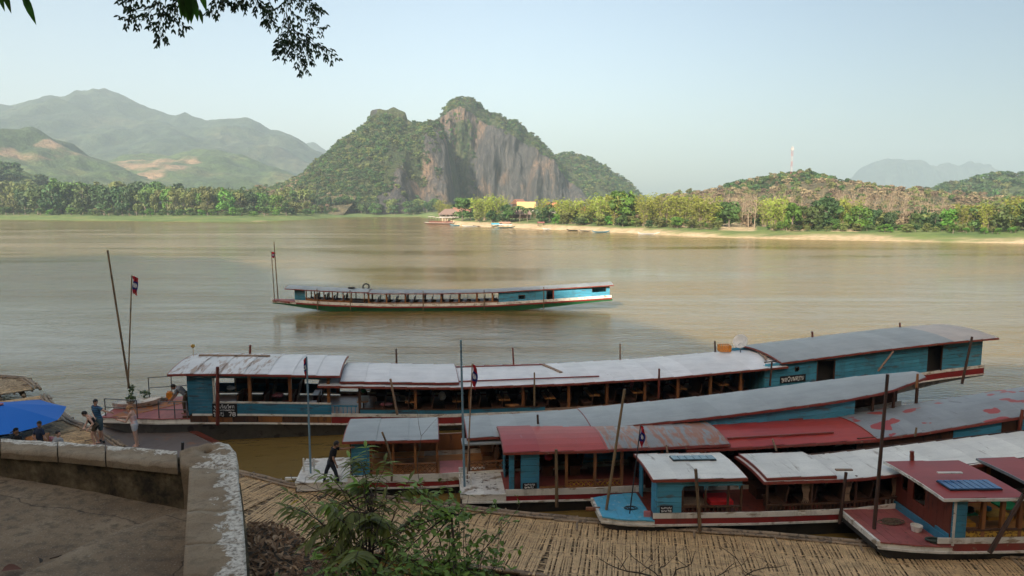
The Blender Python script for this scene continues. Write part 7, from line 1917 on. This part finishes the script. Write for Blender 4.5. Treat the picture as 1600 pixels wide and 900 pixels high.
def sample(hf, n, pxr, vr, smin, smax, ok=None, sink=.35):
    ps = []; ss = []; k = 0
    while len(ps) < n and k < n * 6:
        k += 1; px = RT.uniform(*pxr); v = RT.uniform(*vr)
        if ok and not ok(px, v): continue
        X, Y, z, c = hf(px, v); s = RT.uniform(smin, smax); ps.append((X, Y, z - 10 * s * sink)); ss.append(s)
    return ps, ss
green3 = [(LOW[0], GREENS[0]), (LOW[1], GREENS[0]), (LOW[2], GREENS[1]), (LOW[3], GREENS[2]), (LOW[0], GREENS[0]), (LOW[1], GREENS[6])]
dry3 = [(LOW[0], GREENS[4]), (LOW[1], GREENS[4]), (LOW[2], GREENS[2]), (LOW[3], GREENS[4]), (LOW[0], GREENS[1])]
p1, s1_ = sample(KH, 4000, (425, 700), (.04, 1.05), .26, .78, lambda px, v: not (px > 630 and v < .5 and RT.random() < .85) and not (px > 680 and RT.random() < .5) and not (570 < px < 650 and v > .90))
p2, s2_ = sample(KM, 650, (660, 905), (.62, 1.03), .3, .7, lambda px, v: RT.random() < (v - .5) * 2)
p2b, s2b = sample(KM, 260, (705, 750), (.05, .62), .3, .65)
p2c, s2c = sample(KM, 160, (650, 915), (.0, .12), .5, .9)
p3, s3_ = sample(KR, 900, (830, 1000), (.05, 1.03), .5, 1.0)
scatter('karst_scrub', p1 + p2 + p2b + p2c + p3, s1_ + s2_ + s2b + s2c + s3_, green3, 'scrub and small trees covering the karst slopes')
p4, s4_ = sample(HN, 420, (-140, 165), (.1, 1.03), .8, 1.3)
p5, s5_ = sample(HR, 1300, (1385, 1800), (.05, 1.03), .6, 1.1)
scatter('hill_forest', p4 + p5, s4_ + s5_, green3, 'dark forest on the near left hill and the far right hill')
p6, s6_ = sample(HT, 1500, (1020, 1620), (.02, 1.03), .28, .62)
p6 = [p for p in p6]; p7, s7_ = sample(HB, 420, (350, 590), (.05, 1.0), .35, .7)
scatter('dry_scrub', p6 + p7, s6_ + s7_, dry3, 'brown dry season scrub on the mast hill and at the karst foot')
g1, gs1 = sample(HT, 150, (1130, 1290), (.75, 1.02), .35, .6); scatter('hilltop_trees', g1, gs1, green3[:3], 'greener trees on top of the mast hill')
ug = []; us_ = []
for i in range(900):
    px = RT.choice([RT.uniform(-100, 520), RT.uniform(690, 1700)]); D = shoreY(px) + (RT.uniform(70, 230) if px < 600 else RT.uniform(27, 90)); X = (px - 800) / FPX * D
    if 680 < px < 860 and D < shoreY(px) + 60: continue
    ug.append((X, D, landz(X, D) - .5)); us_.append(RT.uniform(.25, .6) if px > 600 else RT.uniform(.4, .9))
scatter('undergrowth', ug, us_, [(LOW[0], GREENS[0]), (LOW[1], GREENS[1]), (LOW[2], GREENS[2]), (LOW[3], GREENS[4]), (LOW[1], GREENS[2])], 'undergrowth filling the far bank behind the front trees')
# ---------------- mast, village, far boats
mc = PD(1236, 276, 500); e = empty('radio_mast', mc, 0, 'thin red and white lattice mast on the hilltop', 'mast'); top = PD(1239, 228, 500).z - mc.z
MR = plain('mast_red', (.35, .06, .05), .6); MW = plain('mast_white', (.42, .36, .34), .6)
for i in range(6):
    mb = MB(); z0, z1 = top * i / 6 - (1.5 if i == 0 else 0), top * (i + 1) / 6
    for a in (0, 2.09, 4.19): mb.bar((.7 * math.cos(a), .7 * math.sin(a), z0), (.7 * math.cos(a), .7 * math.sin(a), z1), .09)
    for k in range(3):
        zz = z0 + (z1 - z0) * k / 3; zt = z0 + (z1 - z0) * (k + 1) / 3
        for a in (0, 2.09, 4.19): mb.bar((.7 * math.cos(a), .7 * math.sin(a), zz), (.7 * math.cos(a + 2.09), .7 * math.sin(a + 2.09), zt), .055)
    mb.build('mast_section', MR if i % 2 == 0 else MW, e)
MB().bb(-.9, .9, -.3, .3, top * .86, top * .94).build('antenna_panel', MW, e)
RTILE = plain('brown_tile_roof', (.19, .13, .105), .8); RYEL = plain('pale_yellow_roof', (.52, .35, .15), .6); RORG = plain('orange_tile_roof', (.48, .19, .09), .7); RRUST = plain('rusty_sheet_roof', (.26, .13, .09), .7); WALLW = plain('cream_wall', (.50, .46, .40), .8); WDK = plain('dark_timber', (.07, .045, .03), .8)
def house(px, ybase, D, w_, d_, h, rh, mr, mw, label, rz=0.0, stilts=1.6, windows=4, over=.8, hip=False, extra=None):
    p = PD(px, ybase, D); e = empty('village_house', (p.x, p.y, landz(p.x, p.y)), rz, label, 'house', 'houses of the village')
    for x in np.linspace(-w_ / 2 + .2, w_ / 2 - .2, 5):
        for y in (-d_ / 2 + .2, d_ / 2 - .2): MB().bb(x - .12, x + .12, y - .12, y + .12, -.5, stilts).build('stilt', WDK, e)
    MB().bb(-w_ / 2, w_ / 2, -d_ / 2, d_ / 2, stilts, stilts + .25).build('floor', WDK, e)
    wl = MB().bb(-w_ / 2 + .1, w_ / 2 - .1, -d_ / 2 + .9, d_ / 2 - .1, stilts + .25, stilts + h).build('wall', mw, e)
    for i in range(windows):
        x = -w_ / 2 + w_ * (i + .7) / (windows + .4); MB().bb(x - .4, x + .4, -d_ / 2 + .84, -d_ / 2 + .895, stilts + .9, stilts + h - .4).build('window', WDK, wl)
    for x in np.linspace(-w_ / 2 + .1, w_ / 2 - .1, 6): MB().bb(x - .07, x + .07, -d_ / 2, -d_ / 2 + .14, stilts + .25, stilts + h).build('veranda_post', WDK, e)
    MB().bb(-w_ / 2, w_ / 2, -d_ / 2 - .02, -d_ / 2 + .05, stilts + .9, stilts + 1.0).build('veranda_rail', mw, e)
    z0 = stilts + h; o_ = over; hx = w_ / 2 + o_; hy = d_ / 2 + o_; rx = hx - (hy * .8 if hip else 0)
    v = [(-hx, -hy, z0 - .3), (hx, -hy, z0 - .3), (hx, hy, z0 - .3), (-hx, hy, z0 - .3), (-rx, 0, z0 + rh), (rx, 0, z0 + rh)]
    MB().add(v + [(a_, b_, c_ - .15) for a_, b_, c_ in v], [(0, 1, 5, 4), (2, 3, 4, 5), (3, 0, 4), (1, 2, 5), (6, 10, 11, 7), (8, 11, 10, 9), (9, 10, 6), (7, 11, 8), (0, 6, 7, 1), (1, 7, 8, 2), (2, 8, 9, 3), (3, 9, 6, 0)]).build('roof', mr, e)
    return e
house(702, 338, 402, 10.5, 7, 2.4, 3.0, RTILE, WALLW, 'stilt house with brown hipped roof at the left end of the village', .25, 1.8, hip=True)
house(722, 338, 410, 9.5, 6, 2.2, 2.2, RRUST, WDK, 'low house with rusty red roof joined to the brown hipped roof house', .1, 1.2)
house(822, 338, 365, 8.5, 7, 2.6, 2.9, RYEL, WALLW, 'big house with pale yellow roof in the middle of the village', .06, 3.4, windows=5)
house(806, 344, 348, 14, 6, 2.2, 2.0, RTILE, WDK, 'long low brown roofed house in front of the yellow roofed house', .05, 1.4, windows=5)
house(811, 330, 385, 6, 5, 4.2, 2.4, RRUST, WDK, 'small red gabled house behind the yellow roofed house', .9, 3.6, windows=1)
house(862, 332, 350, 5, 5, 3.6, 2.4, RORG, WALLW, 'orange roofed house half hidden by bamboo right of the yellow roof', .6, 2.6, windows=1)
house(906, 334, 322, 6, 5, 2.6, 2.6, RORG, WALLW, 'orange roofed house among the bamboo, rightmost of the village', .3, 1.8, windows=1)
house(1272, 347, 262, 7.5, 5, 2.4, 1.8, RTILE, WALLW, 'white house with brown roof below the mast hill', .2, 1.0, windows=3)
house(1290, 349, 262, 5, 4, 1.6, 1.2, RRUST, WDK, 'small shed with grey roof right of the white house', -.1, .4, windows=1)
def longboat(px, py, L, wd, m, label, rz=.1, canopy=None, cl=.4, hz_=.35, z=0.0):
    p = P(px, py, z); e = empty('long_boat', (p.x, p.y, z), rz, label, 'boat', 'small boats along the far beach')
    mb = MB(); rings = []
    for t in np.linspace(-1, 1, 13):
        w2 = wd / 2 * (1 - t ** 4) + .06; zz = hz_ + .45 * t ** 4; rings.append([(t * L / 2, -w2, zz), (t * L / 2 * .96, -w2 * .5, .0 + .4 * t ** 6), (t * L / 2 * .96, w2 * .5, .0 + .4 * t ** 6), (t * L / 2, w2, zz), (t * L / 2 * .98, w2 * .8, zz - .04), (t * L / 2 * .96, 0, .1 + .4 * t ** 6), (t * L / 2 * .98, -w2 * .8, zz - .04)])
    mb.loft(rings).build('hull', m, e)
    for t in (-.4, 0, .4): MB().bb(t * L / 2 - .1, t * L / 2 + .1, -wd * .42, wd * .42, hz_ - .06, hz_ - .02).build('thwart', M['plank'], e)
    if canopy:
        mb = MB(); R_2 = []
        for x in np.linspace(-L * cl / 2, L * cl / 2, 4): R_2.append([(x, wd * .55 * math.cos(a), hz_ + .9 + .35 * math.sin(a)) for a in np.linspace(0, math.pi, 7)] + [(x, wd * .5 * math.cos(a), hz_ + .86 + .33 * math.sin(a)) for a in np.linspace(math.pi, 0, 7)])
        mb.loft(R_2).build('canopy', canopy, e)
        for x in np.linspace(-L * cl / 2 + .1, L * cl / 2 - .1, 4):
            for y in (-wd * .5, wd * .5): MB().bb(x - .04, x + .04, y - .04, y + .04, hz_ - .05, hz_ + .95).build('canopy_post', M['plank'], e)
    return e
longboat(722, 352.5, 13, 1.3, M['bluelit'], 'pale blue long boat moored beside the white roofed ferry', .05)
longboat(741, 354, 12, 1.3, M['whitecloth'], 'pale grey long boat second from the ferry', .08)
longboat(757, 354, 12, 1.2, M['hullgrey'], 'grey brown long boat at the left end of the sand beach', .0)
longboat(790, 356, 9, 1.6, M['bluegreen'], 'boat with short pale canopy on the beach below the yellow roofed house', .1, M['white'], .7)
longboat(862, 358.5, 8, 1.2, M['whitecloth'], 'white rowing boat on the sand right of the canopied boat', -.1)
longboat(900, 360.5, 8, 1.1, M['hulldark'], 'dark slim boat on the beach below the orange roofs', .0)
longboat(922, 361.5, 9, 1.1, M['hullgrey'], 'grey slim boat on the beach right of the dark one', -.15)
longboat(939, 363, 7, 1.2, M['blue'], 'small dark blue boat pulled up at the middle of the beach', .1)
longboat(1014, 366, 8, 1.1, M['whitecloth'], 'pale boat at the right part of the beach before the grass islet', .05)
longboat(848, 352, 12, 1.4, M['woodred'], 'brown boat drawn up on the grass above the beach', .05, RRUST, .2, z=1.0)
F_ = Boat((P(666, 352, 0).x, P(666, 351, 0).y), 3, 3.2, [(-3, .5), (0, .2), (9, 0), (15, .3)], 3.5, -3, 13.5, 'moored passenger boat with white roofs left of the beach', hb=[(-3, .4), (0, 1.1), (13.5, 1.1)])
F_.hull(M['wooddark'], -.1, 3, 2, top=.9); F_.roof(-.6, 3.2, .55, M['white'], sheet=2); F_.roof(2.0, 13, .1, M['white'], sheet=2.5); F_.posts([0, 1.5, 3, 4.6, 6.2, 7.8, 9.4, 11, 12.6], .9, M['wooddark'], 0, .14); F_.lowpanel(0, 12.8, .92, 1.7, M['woodred'], 'solid'); F_.floor(0, 13, .6, M['wooddark'])
F_.bands([(-2.6, 13.4, .8, .92, M['white'], .03, 'rub_rail')])
def tent(px, py, z, w_, d_, h, m, label):
    p = P(px, py, z); e = empty('shelter', (p.x, p.y, landz(p.x, p.y)), .1, label, 'shelter')
    for x in (-w_ / 2, w_ / 2):
        for y in (-d_ / 2, d_ / 2): MB().bb(x - .08, x + .08, y - .08, y + .08, -.2, h).build('post', WDK, e)
    MB().loft([[(x, d_ / 2 * 1.1 * math.cos(a), h + .7 * math.sin(a)) for a in np.linspace(0, math.pi, 7)] for x in (-w_ / 2 - .3, w_ / 2 + .3)]).build('cover', m, e)
tent(776, 349, 1.8, 4.5, 3, .9, plain('blue_tarpaulin', (.06, .30, .42), .5), 'low shelter with blue tarpaulin on the beach')
tent(789, 349, 1.8, 5, 3, .8, plain('brown_tarpaulin', (.32, .18, .12), .6), 'low shelter with brown cover beside the blue tarpaulin')
tent(820, 345, 2.5, 5, 2.5, .7, plain('grey_tarpaulin', (.32, .40, .48), .6), 'grey covered stall below the yellow roofed house')
tent(845, 350, 2.0, 2.5, 2.2, 1.2, plain('maroon_cover', (.18, .06, .05), .6), 'small maroon cabin on the beach right of the stalls')

# alike neighbours get their place from left to right
dup_ = {}
for o in list(COL.objects):
    if o.parent is None and 'group' in o and 'label' in o: dup_.setdefault((o['group'], o['label']), []).append(o)
ORD = ['first', 'second', 'third', 'fourth', 'fifth', 'sixth', 'seventh', 'eighth', 'ninth', 'tenth', 'eleventh', 'twelfth']
for (g_, l_), os_ in dup_.items():
    if 1 < len(os_) <= 12 and len(l_.split()) <= 13:
        os_.sort(key=lambda o: o.location.x / max(1, o.location.y))
        for i, o in enumerate(os_): o['label'] = l_ + ', ' + ORD[i] + ' from left'
# ================================================================== HAZE
hz = MB().bb(-5990, 5990, -5990, 5990, -4, 520).build('haze', None)
hz['kind'] = 'stuff'; hz['label'] = 'thin pale dry season haze filling the valley'
m = bpy.data.materials.new('haze'); m.use_nodes = True; nt = m.node_tree; nt.nodes.clear(); ou = nt.nodes.new('ShaderNodeOutputMaterial'); pv = nt.nodes.new('ShaderNodeVolumePrincipled')
pv.inputs['Color'].default_value = (.57, .70, .80, 1); pv.inputs['Density'].default_value = .00025; pv.inputs['Anisotropy'].default_value = .1
nt.links.new(pv.outputs[0], ou.inputs['Volume']); hz.data.materials.append(m)
